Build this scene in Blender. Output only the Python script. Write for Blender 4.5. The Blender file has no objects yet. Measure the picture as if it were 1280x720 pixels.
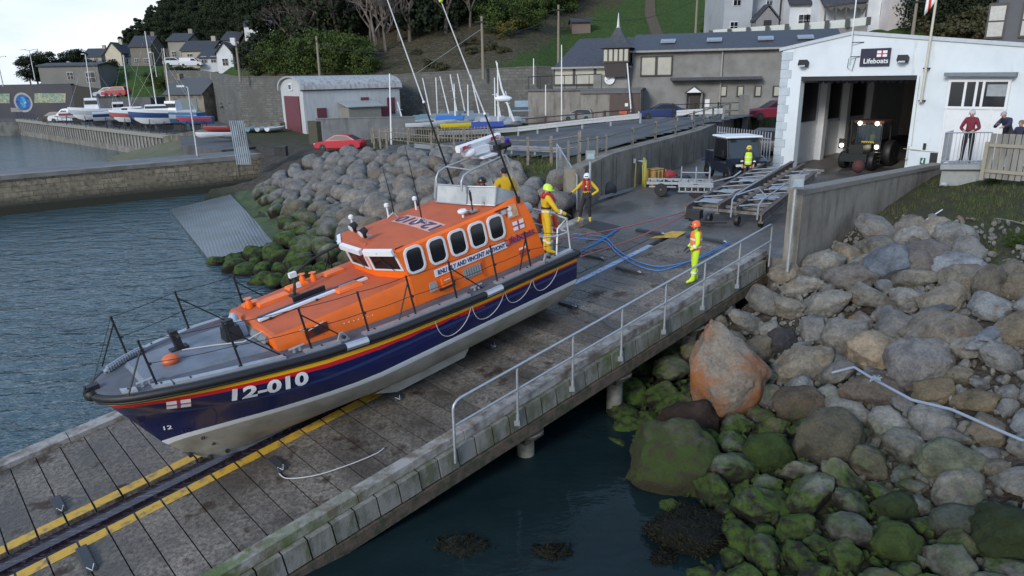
import bpy, bmesh, math, random
from mathutils import Vector, Matrix, noise, kdtree
from math import sin, cos, pi, radians as R, sqrt, atan2, hypot
random.seed(7)
SC = bpy.context.scene
COL = SC.collection
# ------------------------------------------------------------------ camera
CAMZ = 8.2
FPX = 885.69
BX = Vector((0.99983, -0.0052849, -0.017665)); BU = Vector((0.0184386, 0.2865721, 0.9578812)); BF = Vector((0, 0.9580441, -0.2866208))
cd = bpy.data.cameras.new('camera'); cam = bpy.data.objects.new('camera', cd); COL.objects.link(cam)
cam.matrix_world = Matrix(((BX.x, BU.x, -BF.x, 0), (BX.y, BU.y, -BF.y, 0), (BX.z, BU.z, -BF.z, CAMZ), (0, 0, 0, 1)))
cd.sensor_width = 36; cd.lens = FPX/1280*36; cd.clip_start = .05; cd.clip_end = 6000
SC.camera = cam
# ------------------------------------------------------------------ world, sun, exposure
SUN_EL, SUN_AZ = R(24), R(215)          # azimuth clockwise from +Y
wd = bpy.data.worlds.new('World'); SC.world = wd; wd.use_nodes = True
nt = wd.node_tree; nt.nodes.clear()
out = nt.nodes.new('ShaderNodeOutputWorld'); bg = nt.nodes.new('ShaderNodeBackground')
sky = nt.nodes.new('ShaderNodeTexSky'); sky.sky_type = 'NISHITA'; sky.sun_disc = False
sky.sun_elevation = SUN_EL; sky.sun_rotation = SUN_AZ; sky.air_density = 1.0; sky.dust_density = 2.0
tc = nt.nodes.new('ShaderNodeTexCoord'); mp = nt.nodes.new('ShaderNodeMapping'); mp.inputs['Scale'].default_value = (1, 1, 3.2)
nz = nt.nodes.new('ShaderNodeTexNoise'); nz.inputs['Scale'].default_value = 2.2; nz.inputs['Detail'].default_value = 7; nz.inputs['Roughness'].default_value = .55
cr = nt.nodes.new('ShaderNodeValToRGB'); cr.color_ramp.elements[0].position = .30; cr.color_ramp.elements[0].color = (4.2, 5.1, 6.3, 1)
cr.color_ramp.elements[1].position = .66; cr.color_ramp.elements[1].color = (8.6, 8.9, 9.3, 1)
sp = nt.nodes.new('ShaderNodeSeparateXYZ'); mr = nt.nodes.new('ShaderNodeMapRange')
mr.inputs['From Min'].default_value = -.02; mr.inputs['From Max'].default_value = .55; mr.inputs['To Min'].default_value = 1.0; mr.inputs['To Max'].default_value = 0
hz = nt.nodes.new('ShaderNodeMix'); hz.data_type = 'RGBA'; hz.blend_type = 'MULTIPLY'; hz.inputs[0].default_value = 1
mx = nt.nodes.new('ShaderNodeMix'); mx.data_type = 'RGBA'; mx.inputs[0].default_value = .86
L = nt.links.new
L(tc.outputs['Generated'], mp.inputs['Vector']); L(mp.outputs[0], nz.inputs['Vector']); L(nz.outputs['Fac'], cr.inputs[0])
L(tc.outputs['Generated'], sp.inputs[0]); L(sp.outputs['Z'], mr.inputs['Value'])
zt = nt.nodes.new('ShaderNodeMix'); zt.data_type = 'RGBA'; zt.inputs[6].default_value = (.40, .56, .80, 1); zt.inputs[7].default_value = (1, 1, 1, 1)
L(cr.outputs[0], hz.inputs[6]); L(mr.outputs[0], zt.inputs[0]); L(zt.outputs[2], hz.inputs[7])
L(sky.outputs[0], mx.inputs[6]); L(hz.outputs[2], mx.inputs[7]); L(mx.outputs[2], bg.inputs['Color'])
bg.inputs['Strength'].default_value = .115
L(bg.outputs[0], out.inputs[0])
sd = bpy.data.lights.new('sun', 'SUN'); sun = bpy.data.objects.new('sun', sd); COL.objects.link(sun)
sd.energy = 1.7; sd.angle = R(14); sd.color = (1, .95, .88)
sv = Vector((sin(SUN_AZ)*cos(SUN_EL), cos(SUN_AZ)*cos(SUN_EL), sin(SUN_EL)))
sun.rotation_euler = (-sv).to_track_quat('-Z', 'Y').to_euler(); sun.location = (0, 0, 60)
SC.view_settings.view_transform = 'Standard'; SC.view_settings.look = 'None'; SC.view_settings.exposure = 0.5; SC.view_settings.gamma = 1
SC.view_settings.use_curve_mapping = False

# ------------------------------------------------------------------ helpers
def ray(px, py): return BF + BX*((px-640)/FPX) - BU*((py-360)/FPX)
def W(px, py, z):                       # where a line of sight meets the level z
    D = ray(px, py); return Vector((0, 0, CAMZ)) + D*((z-CAMZ)/D.z)
def WD(px, py, d): return Vector((0, 0, CAMZ))+ray(px, py)*d      # at depth d
def WY(px, py, Y):
    D = ray(px, py); return Vector((0, 0, CAMZ)) + D*(Y/D.y)
def PX(P):
    q = Vector(P)-Vector((0, 0, CAMZ)); k = q.dot(BF); return 640+FPX*q.dot(BX)/k, 360-FPX*q.dot(BU)/k
# slipway frame: v up the slope, u to the right, h off the deck
SO = Vector((-8.30489, 10.67048, .2)); SD = Vector((.740462, .655729, .14743)); SU = Vector((.662973, -.748643, 0)); SN = Vector((-.110372, -.097742, .989073))
def SL(v, u, h=0): return SO+SD*v+SU*u+SN*h
def lerp(a, b, t): return a+(b-a)*t
def interp(x, pts):
    if x <= pts[0][0]: return pts[0][1]
    for (a, b), (c, d) in zip(pts, pts[1:]):
        if x <= c: return b+(d-b)*(x-a)/(c-a)
    return pts[-1][1]
def rnd(a, b): return random.uniform(a, b)

# ---- materials
def nodes(name):
    m = bpy.data.materials.new(name); m.use_nodes = True; t = m.node_tree; b = t.nodes['Principled BSDF']
    return m, t, b
def N(t, kind, **k):
    n = t.nodes.new(kind)
    for a, v in k.items():
        if a in n.inputs: n.inputs[a].default_value = v
        else: setattr(n, a, v)
    return n
def noise_fac(t, scale, detail=5, rough=.6, lo=.35, hi=.65, coord='Object', stretch=None, dist=0):
    c = t.nodes.new('ShaderNodeTexCoord') if coord != 'World' else t.nodes.new('ShaderNodeNewGeometry')
    src = c.outputs['Position'] if coord == 'World' else c.outputs[coord]
    if stretch:
        mpn = t.nodes.new('ShaderNodeMapping'); mpn.inputs['Scale'].default_value = stretch; t.links.new(src, mpn.inputs[0]); src = mpn.outputs[0]
    n = N(t, 'ShaderNodeTexNoise', Scale=scale, Detail=detail, Roughness=rough, Distortion=dist); t.links.new(src, n.inputs['Vector'])
    r = N(t, 'ShaderNodeMapRange'); r.inputs['From Min'].default_value = lo; r.inputs['From Max'].default_value = hi
    t.links.new(n.outputs['Fac'], r.inputs[0]); return r.outputs[0]
def mixc(t, f, a, b, mode='MIX'):
    m = N(t, 'ShaderNodeMix'); m.data_type = 'RGBA'; m.blend_type = mode
    for s, v in ((0, f), (6, a), (7, b)):
        if hasattr(v, 'is_output') or hasattr(v, 'links'): t.links.new(v, m.inputs[s])
        else: m.inputs[s].default_value = v if s == 0 else (*v[:3], 1)
    return m.outputs[2]
def bump(t, b, h, strength=.3, dist=.02):
    n = N(t, 'ShaderNodeBump', Strength=strength, Distance=dist); t.links.new(h, n.inputs['Height']); t.links.new(n.outputs[0], b.inputs['Normal'])
MC = {}
def mat(name, col, rough=.6, metal=0, col2=None, scale=6, amt=.5, lo=.4, hi=.65, bmp=0, bscale=40, spec=.5, stretch=None, coord='World', emit=None, estr=0, coat=0, alpha=None):
    if name in MC: return MC[name]
    m, t, b = nodes(name)
    b.inputs['Roughness'].default_value = rough; b.inputs['Metallic'].default_value = metal; b.inputs['Specular IOR Level'].default_value = spec
    b.inputs['Base Color'].default_value = (*col, 1)
    c2 = col2 or tuple(x*(1-amt*.6) for x in col)
    f = noise_fac(t, scale, lo=lo, hi=hi, coord=coord, stretch=stretch)
    c = mixc(t, f, col, c2)
    if not col2:
        f2 = noise_fac(t, scale*7.3, lo=.3, hi=.75, coord=coord, detail=3); c = mixc(t, f2, c, tuple(x*(1-amt*.35) for x in col))
    t.links.new(c, b.inputs['Base Color'])
    if bmp: bump(t, b, noise_fac(t, bscale, lo=0, hi=1, coord=coord, stretch=stretch), bmp, .02)
    if emit: b.inputs['Emission Color'].default_value = (*emit, 1); b.inputs['Emission Strength'].default_value = estr
    if coat: b.inputs['Coat Weight'].default_value = coat
    if alpha is not None: b.inputs['Alpha'].default_value = alpha
    MC[name] = m; return m

# ---- mesh builder
class MB:
    def __init__(s, M=None): s.v = []; s.f = []; s.mi = []; s.M = M or Matrix.Identity(4); s.m = 0
    def add(s, vs, fs, m=None, M=None):
        k = len(s.v); Q = s.M @ M if M is not None else s.M
        s.v += [Q @ Vector(p) for p in vs]; s.f += [tuple(k+i for i in f) for f in fs]; s.mi += [s.m if m is None else m]*len(fs); return s
    def box(s, c, d, rz=0, M=None, m=None, taper=1):
        x, y, z = d[0]/2, d[1]/2, d[2]/2; T = Matrix.Translation(Vector(c)) @ Matrix.Rotation(rz, 4, 'Z')
        if M is not None: T = T @ M
        vs = [(-x, -y, -z), (x, -y, -z), (x, y, -z), (-x, y, -z), (-x*taper, -y*taper, z), (x*taper, -y*taper, z), (x*taper, y*taper, z), (-x*taper, y*taper, z)]
        return s.add(vs, [(0, 3, 2, 1), (4, 5, 6, 7), (0, 1, 5, 4), (1, 2, 6, 5), (2, 3, 7, 6), (3, 0, 4, 7)], m, T)
    def boxf(s, a, ax, ay, az, m=None):   # box from corner and three edge vectors
        a = Vector(a); ax = Vector(ax); ay = Vector(ay); az = Vector(az)
        vs = [a, a+ax, a+ax+ay, a+ay, a+az, a+ax+az, a+ax+ay+az, a+ay+az]
        fs = [(0, 3, 2, 1), (4, 5, 6, 7), (0, 1, 5, 4), (1, 2, 6, 5), (2, 3, 7, 6), (3, 0, 4, 7)]
        if ax.cross(ay).dot(az) < 0: fs = [tuple(reversed(f)) for f in fs]
        return s.add(vs, fs, m)
    def prism(s, poly, off, m=None):      # polygon (3-D points) pushed along off
        n = len(poly); poly = [Vector(p) for p in poly]; off = Vector(off); nn = Vector()
        for i in range(n): nn += poly[i].cross(poly[(i+1) % n])
        fs = [tuple(range(n-1, -1, -1)), tuple(range(n, 2*n))]+[(i, (i+1) % n, n+(i+1) % n, n+i) for i in range(n)]
        if nn.dot(off) < 0: fs = [tuple(reversed(f)) for f in fs]
        return s.add(poly+[p+off for p in poly], fs, m)
    def tube(s, pts, r, n=6, m=None, caps=True, closed=False):
        pts = [Vector(p) for p in pts]; K = len(pts); rs = r if isinstance(r, (list, tuple)) else [r]*K
        vs = []; up = None
        for i, p in enumerate(pts):
            if closed: d = pts[(i+1) % K]-pts[i-1]
            else: d = pts[min(i+1, K-1)]-pts[max(i-1, 0)]
            if d.length < 1e-9: d = Vector((0, 0, 1))
            d.normalize()
            if up is None: up = Vector((0, 0, 1)) if abs(d.z) < .9 else Vector((1, 0, 0))
            a = d.cross(up)
            if a.length < 1e-4: a = d.cross(Vector((1, .3, .2)))
            a.normalize(); b = a.cross(d); up = b
            for k in range(n):
                t = 2*pi*k/n; vs.append(p+(a*cos(t)+b*sin(t))*rs[i])
        fs = []
        for i in range(K if closed else K-1):
            j = (i+1) % K
            for k in range(n): fs.append((i*n+k, i*n+(k+1) % n, j*n+(k+1) % n, j*n+k))
        if caps and not closed: fs += [tuple(range(n-1, -1, -1)), tuple((K-1)*n+k for k in range(n))]
        return s.add(vs, fs, m)
    def cyl(s, a, b, r, r2=None, n=12, m=None): return s.tube([a, b], [r, r if r2 is None else r2], n, m)
    def lathe(s, prof, n=16, m=None, M=None):   # (r, z) profile about z
        vs = [(r*cos(2*pi*k/n), r*sin(2*pi*k/n), z) for r, z in prof for k in range(n)]
        fs = [(i*n+k, i*n+(k+1) % n, (i+1)*n+(k+1) % n, (i+1)*n+k) for i in range(len(prof)-1) for k in range(n)]
        fs += [tuple(range(n-1, -1, -1)), tuple((len(prof)-1)*n+k for k in range(n))]
        return s.add(vs, fs, m, M)
    def ball(s, c, r, n=12, k=8, m=None, M=None):
        r = Vector((r, r, r)) if not hasattr(r, '__len__') else Vector(r)
        vs = []; 
        for i in range(1, k):
            t = pi*i/k
            for j in range(n): vs.append((sin(t)*cos(2*pi*j/n)*r.x, sin(t)*sin(2*pi*j/n)*r.y, cos(t)*r.z))
        T = len(vs); vs += [(0, 0, r.z), (0, 0, -r.z)]
        fs = [((i)*n+j, (i+1)*n+j, (i+1)*n+(j+1) % n, i*n+(j+1) % n) for i in range(k-2) for j in range(n)]
        fs += [(T, j, (j+1) % n) for j in range(n)]+[(T+1, (k-2)*n+(j+1) % n, (k-2)*n+j) for j in range(n)]
        Q = Matrix.Translation(Vector(c)); Q = Q @ M if M is not None else Q
        return s.add(vs, fs, m, Q)
    def quad(s, *p, m=None): return s.add(p, [tuple(range(len(p)))], m)
    def grid(s, rows, m=None, fn=None):
        K = len(rows[0]); vs = [p for r in rows for p in r]
        k0 = len(s.v); s.v += [s.M @ Vector(p) for p in vs]
        for i in range(len(rows)-1):
            for j in range(K-1):
                s.f.append((k0+i*K+j, k0+i*K+j+1, k0+(i+1)*K+j+1, k0+(i+1)*K+j)); s.mi.append(fn(i, j) if fn else (s.m if m is None else m))
        return s
    def mesh(s, name, mats, smooth=30, root=None, recalc=False):
        me = bpy.data.meshes.new(name); vs = s.v
        if root is not None: I = root.matrix_basis.inverted(); vs = [I @ p for p in vs]
        me.from_pydata([tuple(p) for p in vs], [], s.f)
        mats = mats if isinstance(mats, (list, tuple)) else [mats]
        for q in mats: me.materials.append(q)
        if len(mats) > 1: me.polygons.foreach_set('material_index', s.mi)
        if recalc:
            bm = bmesh.new(); bm.from_mesh(me); bmesh.ops.recalc_face_normals(bm, faces=bm.faces); bm.to_mesh(me); bm.free()
        if smooth:
            me.shade_smooth(); me.set_sharp_from_angle(angle=R(smooth))
        me.update(); return me
    def build(s, name, mats, parent=None, world=False, smooth=30, label=None, recalc=False):
        me = s.mesh(name, mats, smooth, parent if (world and parent is not None) else None, recalc)
        o = bpy.data.objects.new(name, me); COL.objects.link(o)
        if parent is not None: o.parent = parent
        if label: o['label'] = label
        return o
def tag(o, label=None, cat=None, group=None, kind=None):
    for k, v in (('label', label), ('category', cat), ('group', group), ('kind', kind)):
        if v: o[k] = v
    return o
def thing(name, label, cat, loc=(0, 0, 0), rz=0, group=None, M=None):
    o = bpy.data.objects.new(name, None); COL.objects.link(o); o.empty_display_size = .2
    if M is not None: o.matrix_basis = M
    else: o.location = loc; o.rotation_euler = (0, 0, rz)
    if M is None: o.matrix_basis = Matrix.Translation(Vector(loc)) @ Matrix.Rotation(rz, 4, 'Z')
    return tag(o, label, cat, group)
def kids(o): return [c for c in bpy.data.objects if c.parent == o]
def copy_tree(o, loc=None, rz=None, label=None, scale=None, parent=None, cache={}):
    c = o.copy(); COL.objects.link(c)
    if parent is not None: c.parent = parent
    if loc is not None: c.location = loc
    if rz is not None: c.rotation_euler = (0, 0, rz)
    if scale is not None: c.scale = (scale,)*3 if not hasattr(scale, '__len__') else scale
    if label: c['label'] = label
    if o.name not in cache: cache[o.name] = [k for k in kids(o)]
    for ch in cache[o.name]: copy_tree(ch, parent=c)
    return c
def frame(o, ex, ey, ez):
    return Matrix(((ex[0], ey[0], ez[0], o[0]), (ex[1], ey[1], ez[1], o[1]), (ex[2], ey[2], ez[2], o[2]), (0, 0, 0, 1)))
def text(s, size, M, m, parent=None, name='lettering', ext=.004, bold=0, shear=0, world=False, width=None, spacing=1):
    cu = bpy.data.curves.new(name, 'FONT'); cu.body = s; cu.size = size; cu.extrude = ext; cu.align_x = 'CENTER'; cu.align_y = 'CENTER'
    cu.offset = bold; cu.shear = shear; cu.space_character = spacing; cu.resolution_u = 3
    t = bpy.data.objects.new('tmp', cu); COL.objects.link(t); dg = bpy.context.evaluated_depsgraph_get(); dg.update()
    me = bpy.data.meshes.new_from_object(t.evaluated_get(dg)); bpy.data.objects.remove(t); bpy.data.curves.remove(cu)
    if width:
        xs = [v.co.x for v in me.vertices]; k = width/(max(xs)-min(xs)); me.transform(Matrix.Scale(k, 4, (1, 0, 0)))
    me.transform(M if not world or parent is None else parent.matrix_basis.inverted() @ M)
    me.name = name; me.materials.clear(); me.materials.append(m)
    o = bpy.data.objects.new(name, me); COL.objects.link(o)
    if parent is not None: o.parent = parent
    return o
def flag_mark(M, w, parent, name='flag_mark', world=False, th=.004):   # white and blue house flag: four quarters and a red cross
    mb = MB(M); h = w*.62
    for sx in (-1, 1):
        for sy in (-1, 1): mb.box((sx*w*.29, sy*h*.29, 0), (w*.42, h*.42, th), m=0)
    mb.box((0, 0, .001), (w*.13, h, th+.002), m=1); mb.box((0, 0, .002), (w, h*.16, th+.002), m=1)
    mb.box((0, 0, .004), (w*.16, h*.2, th), m=2)
    return mb.build(name, [M_white, M_red, M_blue], parent, world, 0)
M_white = mat('white_paint', (.72, .74, .76), .45, amt=.12, scale=3)
M_red = mat('red_paint', (.55, .02, .02), .4, amt=.15)
M_blue = mat('blue_paint', (.02, .05, .3), .4, amt=.15)
M_black = mat('black_rubber', (.012, .012, .014), .55, amt=.3)
M_galv = mat('galvanised_steel', (.42, .45, .48), .42, .55, amt=.35, scale=9)
M_steel = mat('silver_metal', (.55, .57, .6), .35, .7, amt=.2, scale=9)
M_glass = mat('dark_glass', (.010, .012, .015), .06, amt=.1, spec=.6)
M_dark = mat('dark_shadowed_fittings', (.02, .02, .022), .7, amt=.3)  # one even near-black colour for small parts, rails and slab
M_yellow = mat('yellow_paint', (.62, .33, .02), .5, amt=.2)
M_rope = mat('pale_rope', (.5, .5, .5), .9, amt=.3, scale=60)
M_conc = mat('concrete', (.20, .19, .175), .85, col2=(.12, .115, .105), scale=.9, lo=.38, hi=.7, bmp=.25, bscale=30)
M_wood = mat('weathered_timber', (.24, .21, .17), .85, col2=(.13, .12, .10), scale=5, bmp=.3, bscale=30)
# ------------------------------------------------------------------ water
def water_material():
    m, t, b = nodes('sea_water')
    b.inputs['Base Color'].default_value = (.012, .034, .042, 1); b.inputs['Roughness'].default_value = .07; b.inputs['IOR'].default_value = 1.333
    g = N(t, 'ShaderNodeNewGeometry'); hs = None
    mpn = N(t, 'ShaderNodeMapping'); mpn.inputs['Scale'].default_value = (.75, 1.5, 1); mpn.inputs['Rotation'].default_value = (0, 0, R(-14)); t.links.new(g.outputs['Position'], mpn.inputs[0])
    n1 = N(t, 'ShaderNodeTexNoise', Scale=.85, Detail=4, Roughness=.5, Distortion=.4); t.links.new(mpn.outputs[0], n1.inputs['Vector'])
    n2 = N(t, 'ShaderNodeTexNoise', Scale=3.2, Detail=3, Roughness=.5, Distortion=.5); t.links.new(mpn.outputs[0], n2.inputs['Vector'])
    # calmer in the lee of the slipway, patches of breeze further out
    sx = N(t, 'ShaderNodeSeparateXYZ'); t.links.new(g.outputs['Position'], sx.inputs[0])
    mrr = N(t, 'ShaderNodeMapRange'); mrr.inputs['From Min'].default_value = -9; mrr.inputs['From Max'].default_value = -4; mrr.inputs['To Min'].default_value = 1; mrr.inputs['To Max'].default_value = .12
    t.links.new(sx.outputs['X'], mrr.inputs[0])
    a = N(t, 'ShaderNodeMath', operation='MULTIPLY_ADD'); t.links.new(n2.outputs['Fac'], a.inputs[0]); a.inputs[1].default_value = .32; t.links.new(n1.outputs['Fac'], a.inputs[2])
    bp = N(t, 'ShaderNodeBump', Distance=.28); t.links.new(mrr.outputs[0], bp.inputs['Strength']); t.links.new(a.outputs[0], bp.inputs['Height']); t.links.new(bp.outputs[0], b.inputs['Normal'])
    # reflected sky put into the base colour: paler outside, near black in the lee
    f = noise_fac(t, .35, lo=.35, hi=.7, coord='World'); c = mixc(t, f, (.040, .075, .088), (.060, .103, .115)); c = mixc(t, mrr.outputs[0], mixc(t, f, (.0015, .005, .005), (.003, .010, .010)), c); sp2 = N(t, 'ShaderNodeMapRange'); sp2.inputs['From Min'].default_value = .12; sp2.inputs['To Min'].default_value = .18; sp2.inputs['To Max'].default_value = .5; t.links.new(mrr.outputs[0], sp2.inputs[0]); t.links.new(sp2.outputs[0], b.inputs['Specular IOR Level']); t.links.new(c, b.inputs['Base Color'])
    return m
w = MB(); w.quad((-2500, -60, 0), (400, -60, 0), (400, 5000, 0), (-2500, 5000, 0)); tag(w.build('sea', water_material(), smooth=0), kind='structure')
s = MB(); s.quad((-600, -80, -2.6), (600, -80, -2.6), (600, 900, -2.6), (-600, 900, -2.6)); tag(s.build('seabed', mat('seabed', (.03, .04, .035), .9), smooth=0), kind='structure')

# ------------------------------------------------------------------ slipway
U0, U1, UK0, UK1 = -4.12, 2.89, -.81, 0.0      # deck edges and the keelway between the yellow lines
VA, VB, DV = -6.0, 18.7, .4918
def plank_material():
    m, t, b = nodes('slipway_planks'); b.inputs['Roughness'].default_value = .62; b.inputs['Specular IOR Level'].default_value = .35
    f1 = noise_fac(t, .8, lo=.38, hi=.62, coord='World', detail=8); f2 = noise_fac(t, 14, lo=.35, hi=.7, coord='World', detail=6)
    c = mixc(t, f1, (.095, .080, .065), (.235, .208, .175)); c = mixc(t, f2, c, (.05, .046, .042))
    f3 = noise_fac(t, 1.6, lo=.57, hi=.68, coord='World', detail=4); c = mixc(t, f3, c, (.045, .03, .022))   # rust brown water stains
    a = N(t, 'ShaderNodeAttribute', attribute_name='tone'); mm = N(t, 'ShaderNodeMix'); mm.data_type = 'RGBA'; mm.blend_type = 'MULTIPLY'; mm.inputs[0].default_value = 1
    t.links.new(c, mm.inputs[6]); t.links.new(a.outputs['Color'], mm.inputs[7]); c = mm.outputs[2]
    t.links.new(c, b.inputs['Base Color']); r = N(t, 'ShaderNodeMapRange'); r.inputs['To Min'].default_value = .42; r.inputs['To Max'].default_value = .85; t.links.new(f1, r.inputs[0]); t.links.new(r.outputs[0], b.inputs['Roughness'])
    bump(t, b, f2, .45, .02); return m
slip = thing('slipway', 'long sloping plank slipway with pale kerbs and yellow keelway lines under the lifeboat', 'slipway', loc=SL(6, 0))
mb = MB(); tones = []
i = 0; v = VA+DV*.0
k0 = math.floor(VA/DV)
for k in range(k0, int(VB/DV)+1):
    for (ua, ub) in ((U0, UK0), (UK1, U1)):
        va, vb = k*DV+.011, (k+1)*DV-.011
        if vb > VB: continue
        dz = rnd(-.006, .006); mb.boxf(SL(va, ua, -.09+dz), SD*(vb-va), SU*(ub-ua), SN*.09); tones += [rnd(.72, 1.15)]*8
o = mb.build('planking', plank_material(), slip, True, 0)
at = o.data.color_attributes.new('tone', 'FLOAT_COLOR', 'POINT')
for i_, q in enumerate(tones): at.data[i_].color = (q, q*rnd(.98, 1.0), q*.98, 1)
mb = MB(); mb.boxf(SL(VA, U0-.42, -.62), SD*(VB-VA-.05), SU*(U1-U0+.6), SN*.5)
mb.build('deck_slab', M_dark, slip, True, 0)
# keelway: dark greasy channel with a steel strip
def keel_material():
    m, t, b = nodes('wet_keelway'); b.inputs['Roughness'].default_value = .22
    c1 = N(t, 'ShaderNodeTexCoord'); mpn = N(t, 'ShaderNodeMapping'); mpn.inputs['Rotation'].default_value = (0, 0, -R(41.5)); mpn.inputs['Scale'].default_value = (.6, 9, 9)
    g = N(t, 'ShaderNodeNewGeometry'); t.links.new(g.outputs['Position'], mpn.inputs[0])
    n = N(t, 'ShaderNodeTexNoise', Scale=2.2, Detail=6, Roughness=.7); t.links.new(mpn.outputs[0], n.inputs['Vector'])
    r = N(t, 'ShaderNodeMapRange'); r.inputs['From Min'].default_value = .52; r.inputs['From Max'].default_value = .72; t.links.new(n.outputs['Fac'], r.inputs[0])
    c = mixc(t, r.outputs[0], (.02, .013, .016), (.13, .12, .17)); t.links.new(c, b.inputs['Base Color'])  # glossy streaks put into the colour as paler purple
    bump(t, b, n.outputs['Fac'], .6, .02); return m
KM = keel_material()
mb = MB(); mb.boxf(SL(VA, UK0, -.115), SD*(VB-VA), SU*(UK1-UK0), SN*.03); mb.build('keelway_channel', KM, slip, True, 0)
mb = MB(); mb.boxf(SL(VA, -.52, -.084), SD*(9.9-VA), SU*.22, SN*.07); mb.build('keel_strip', KM, slip, True, 0)
mb = MB(); mb.boxf(SL(9.9, UK0+.016, -.09), SD*(VB-9.9), SU*.27, SN*.08); mb.boxf(SL(9.9, -.27, -.09), SD*(VB-9.9), SU*.254, SN*.08); mb.build('channel_infill', mat('infill_boards', (.12, .11, .10), .8, col2=(.07, .062, .056), scale=2, bmp=.4), slip, True, 0)
mb = MB(); mb.boxf(SL(9.9, -.52, -.084), SD*(17.75-9.9), SU*.22, SN*.080); mb.build('keel_strip', mat('wet_steel_strip', (.34, .42, .54), .35, .2, col2=(.12, .15, .19), scale=9, bmp=.6, bscale=12), slip, True, 0, label='pale bluish upper length of the keel strip')  # sky reflected in the wet channel, put into the strip as pale blue
# yellow lines, broken at every plank joint
def yellow_material():
    m, t, b = nodes('worn_yellow_line'); f = noise_fac(t, 6, lo=.50, hi=.72, coord='World', detail=8); c = mixc(t, f, (.50, .30, .03), (.12, .10, .07))
    t.links.new(c, b.inputs['Base Color']); b.inputs['Roughness'].default_value = .6; return m
YM = yellow_material()
for ua, ub, vmax in ((UK0-.28, UK0-.01, 6.9), (.01, .28, 7.1)):
    mb = MB()
    for k in range(k0, int(vmax/DV)+1):
        a_, b_ = k*DV+.02, (k+1)*DV-.02; mb.boxf(SL(a_, ua+rnd(-.006, .006), .004), SD*(b_-a_), SU*(ub-ua), SN*.006)
    mb.build('yellow_line', YM, slip, True, 0)
def SLP(px, py):
    D = ray(px, py); P = D*((SO-Vector((0, 0, CAMZ))).dot(SN)/D.dot(SN))+Vector((0, 0, CAMZ)); return P+SN*.004
mb = MB(); mb.prism([SLP(812, 298), SLP(840, 289), SLP(858, 290), SLP(846, 297)], SN*.005); mb.build('yellow_patch', YM, slip, True, 0)
# kerbs: timber whaling over concrete facing blocks
def kerb_material(green):
    m, t, b = nodes('kerb_timber'+('_green' if green else '')); b.inputs['Roughness'].default_value = .8
    f = noise_fac(t, 3.0, lo=.42, hi=.62, coord='World', detail=8); c = mixc(t, f, (.29, .28, .265), (.13, .105, .08))
    g = N(t, 'ShaderNodeNewGeometry'); s_ = N(t, 'ShaderNodeSeparateXYZ'); t.links.new(g.outputs['Position'], s_.inputs[0])
    r = N(t, 'ShaderNodeMapRange'); r.inputs['From Min'].default_value = .5; r.inputs['From Max'].default_value = 1.15; r.inputs['To Min'].default_value = 1.05; r.inputs['To Max'].default_value = 0; t.links.new(s_.outputs['Z'], r.inputs[0])
    f2 = noise_fac(t, 2.2, lo=.40, hi=.55, coord='World', detail=6); mu = N(t, 'ShaderNodeMath', operation='MULTIPLY'); t.links.new(r.outputs[0], mu.inputs[0]); t.links.new(f2, mu.inputs[1]); mu.use_clamp = True
    c = mixc(t, mu.outputs[0], c, (.06, .10, .015)) if green else c; t.links.new(c, b.inputs['Base Color']); bump(t, b, f, .4, .03); return m
KB = kerb_material(True)
mb = MB()
vv = VA
while vv < VB:
    ln = min(rnd(2.2, 3.4), VB-vv); mb.boxf(SL(vv+.008, U1+.01, -.06), SD*(ln-.016), SU*rnd(.27, .3), SN*rnd(.175, .19)); vv += ln
mb.build('near_kerb', KB, slip, True, 0, label='pale weathered kerb with green algae at its lower end')
mb = MB(); vv = VA
while vv < VB:
    ln = min(rnd(2.2, 3.4), VB-vv); mb.boxf(SL(vv+.008, U0-.44, -.06), SD*(ln-.016), SU*.43, SN*rnd(.15, .17)); vv += ln
mb.build('far_kerb', kerb_material(False), slip, True, 0)
def block_material():
    m, t, b = nodes('facing_blocks'); b.inputs['Roughness'].default_value = .85
    f = noise_fac(t, 2.6, lo=.4, hi=.62, coord='World', detail=7, stretch=(1, 1, .5)); c = mixc(t, f, (.20, .195, .18), (.09, .095, .06))
    g = N(t, 'ShaderNodeNewGeometry'); s_ = N(t, 'ShaderNodeSeparateXYZ'); t.links.new(g.outputs['Position'], s_.inputs[0])
    f2 = noise_fac(t, 1.1, lo=.58, hi=.70, coord='World', detail=5); c = mixc(t, f2, c, (.07, .09, .025))
    t.links.new(c, b.inputs['Base Color']); bump(t, b, f, .4, .03); return m
mb = MB(); k = 0; vv = VA
while vv < VB-.3:
    mb.boxf(SL(vv+.015, U1+.24+rnd(-.012, .012), -.50), SD*.44, SU*.16, SN*.425); vv += .47
mb.build('facing_blocks', block_material(), slip, True, 0)
mb = MB(); mb.boxf(SL(VA, U1+.1, -.80), SD*(VB-VA), SU*.34, SN*.26)
for vx in (3.1, 8.75, 11.85, 15.0): mb.boxf(SL(vx-.28, -4.5, -1.05), SD*.56, SU*7.75, SN*.28)
mb.build('edge_beam', mat('mussel_crusted_beam', (.10, .07, .055), .9, col2=(.03, .04, .02), scale=5, bmp=.8, bscale=25), slip, True, 0)
PM = mat('weathered_pile', (.22, .215, .19), .8, col2=(.09, .09, .06), scale=3, bmp=.4)
for vx in (3.1, 8.75, 11.85, 15.0):
    for ux in (2.95, -.6, -4.2):
        p = SL(vx, ux, -1.0); mb = MB(); mb.cyl((p.x, p.y, -2.5), (p.x, p.y, p.z+.12), .20, .20, 14); mb.cyl((p.x, p.y, p.z-.10), (p.x, p.y, p.z+.1), .22, .42, 14)
        mb.build('pile', PM, slip, True, 40)
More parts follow.
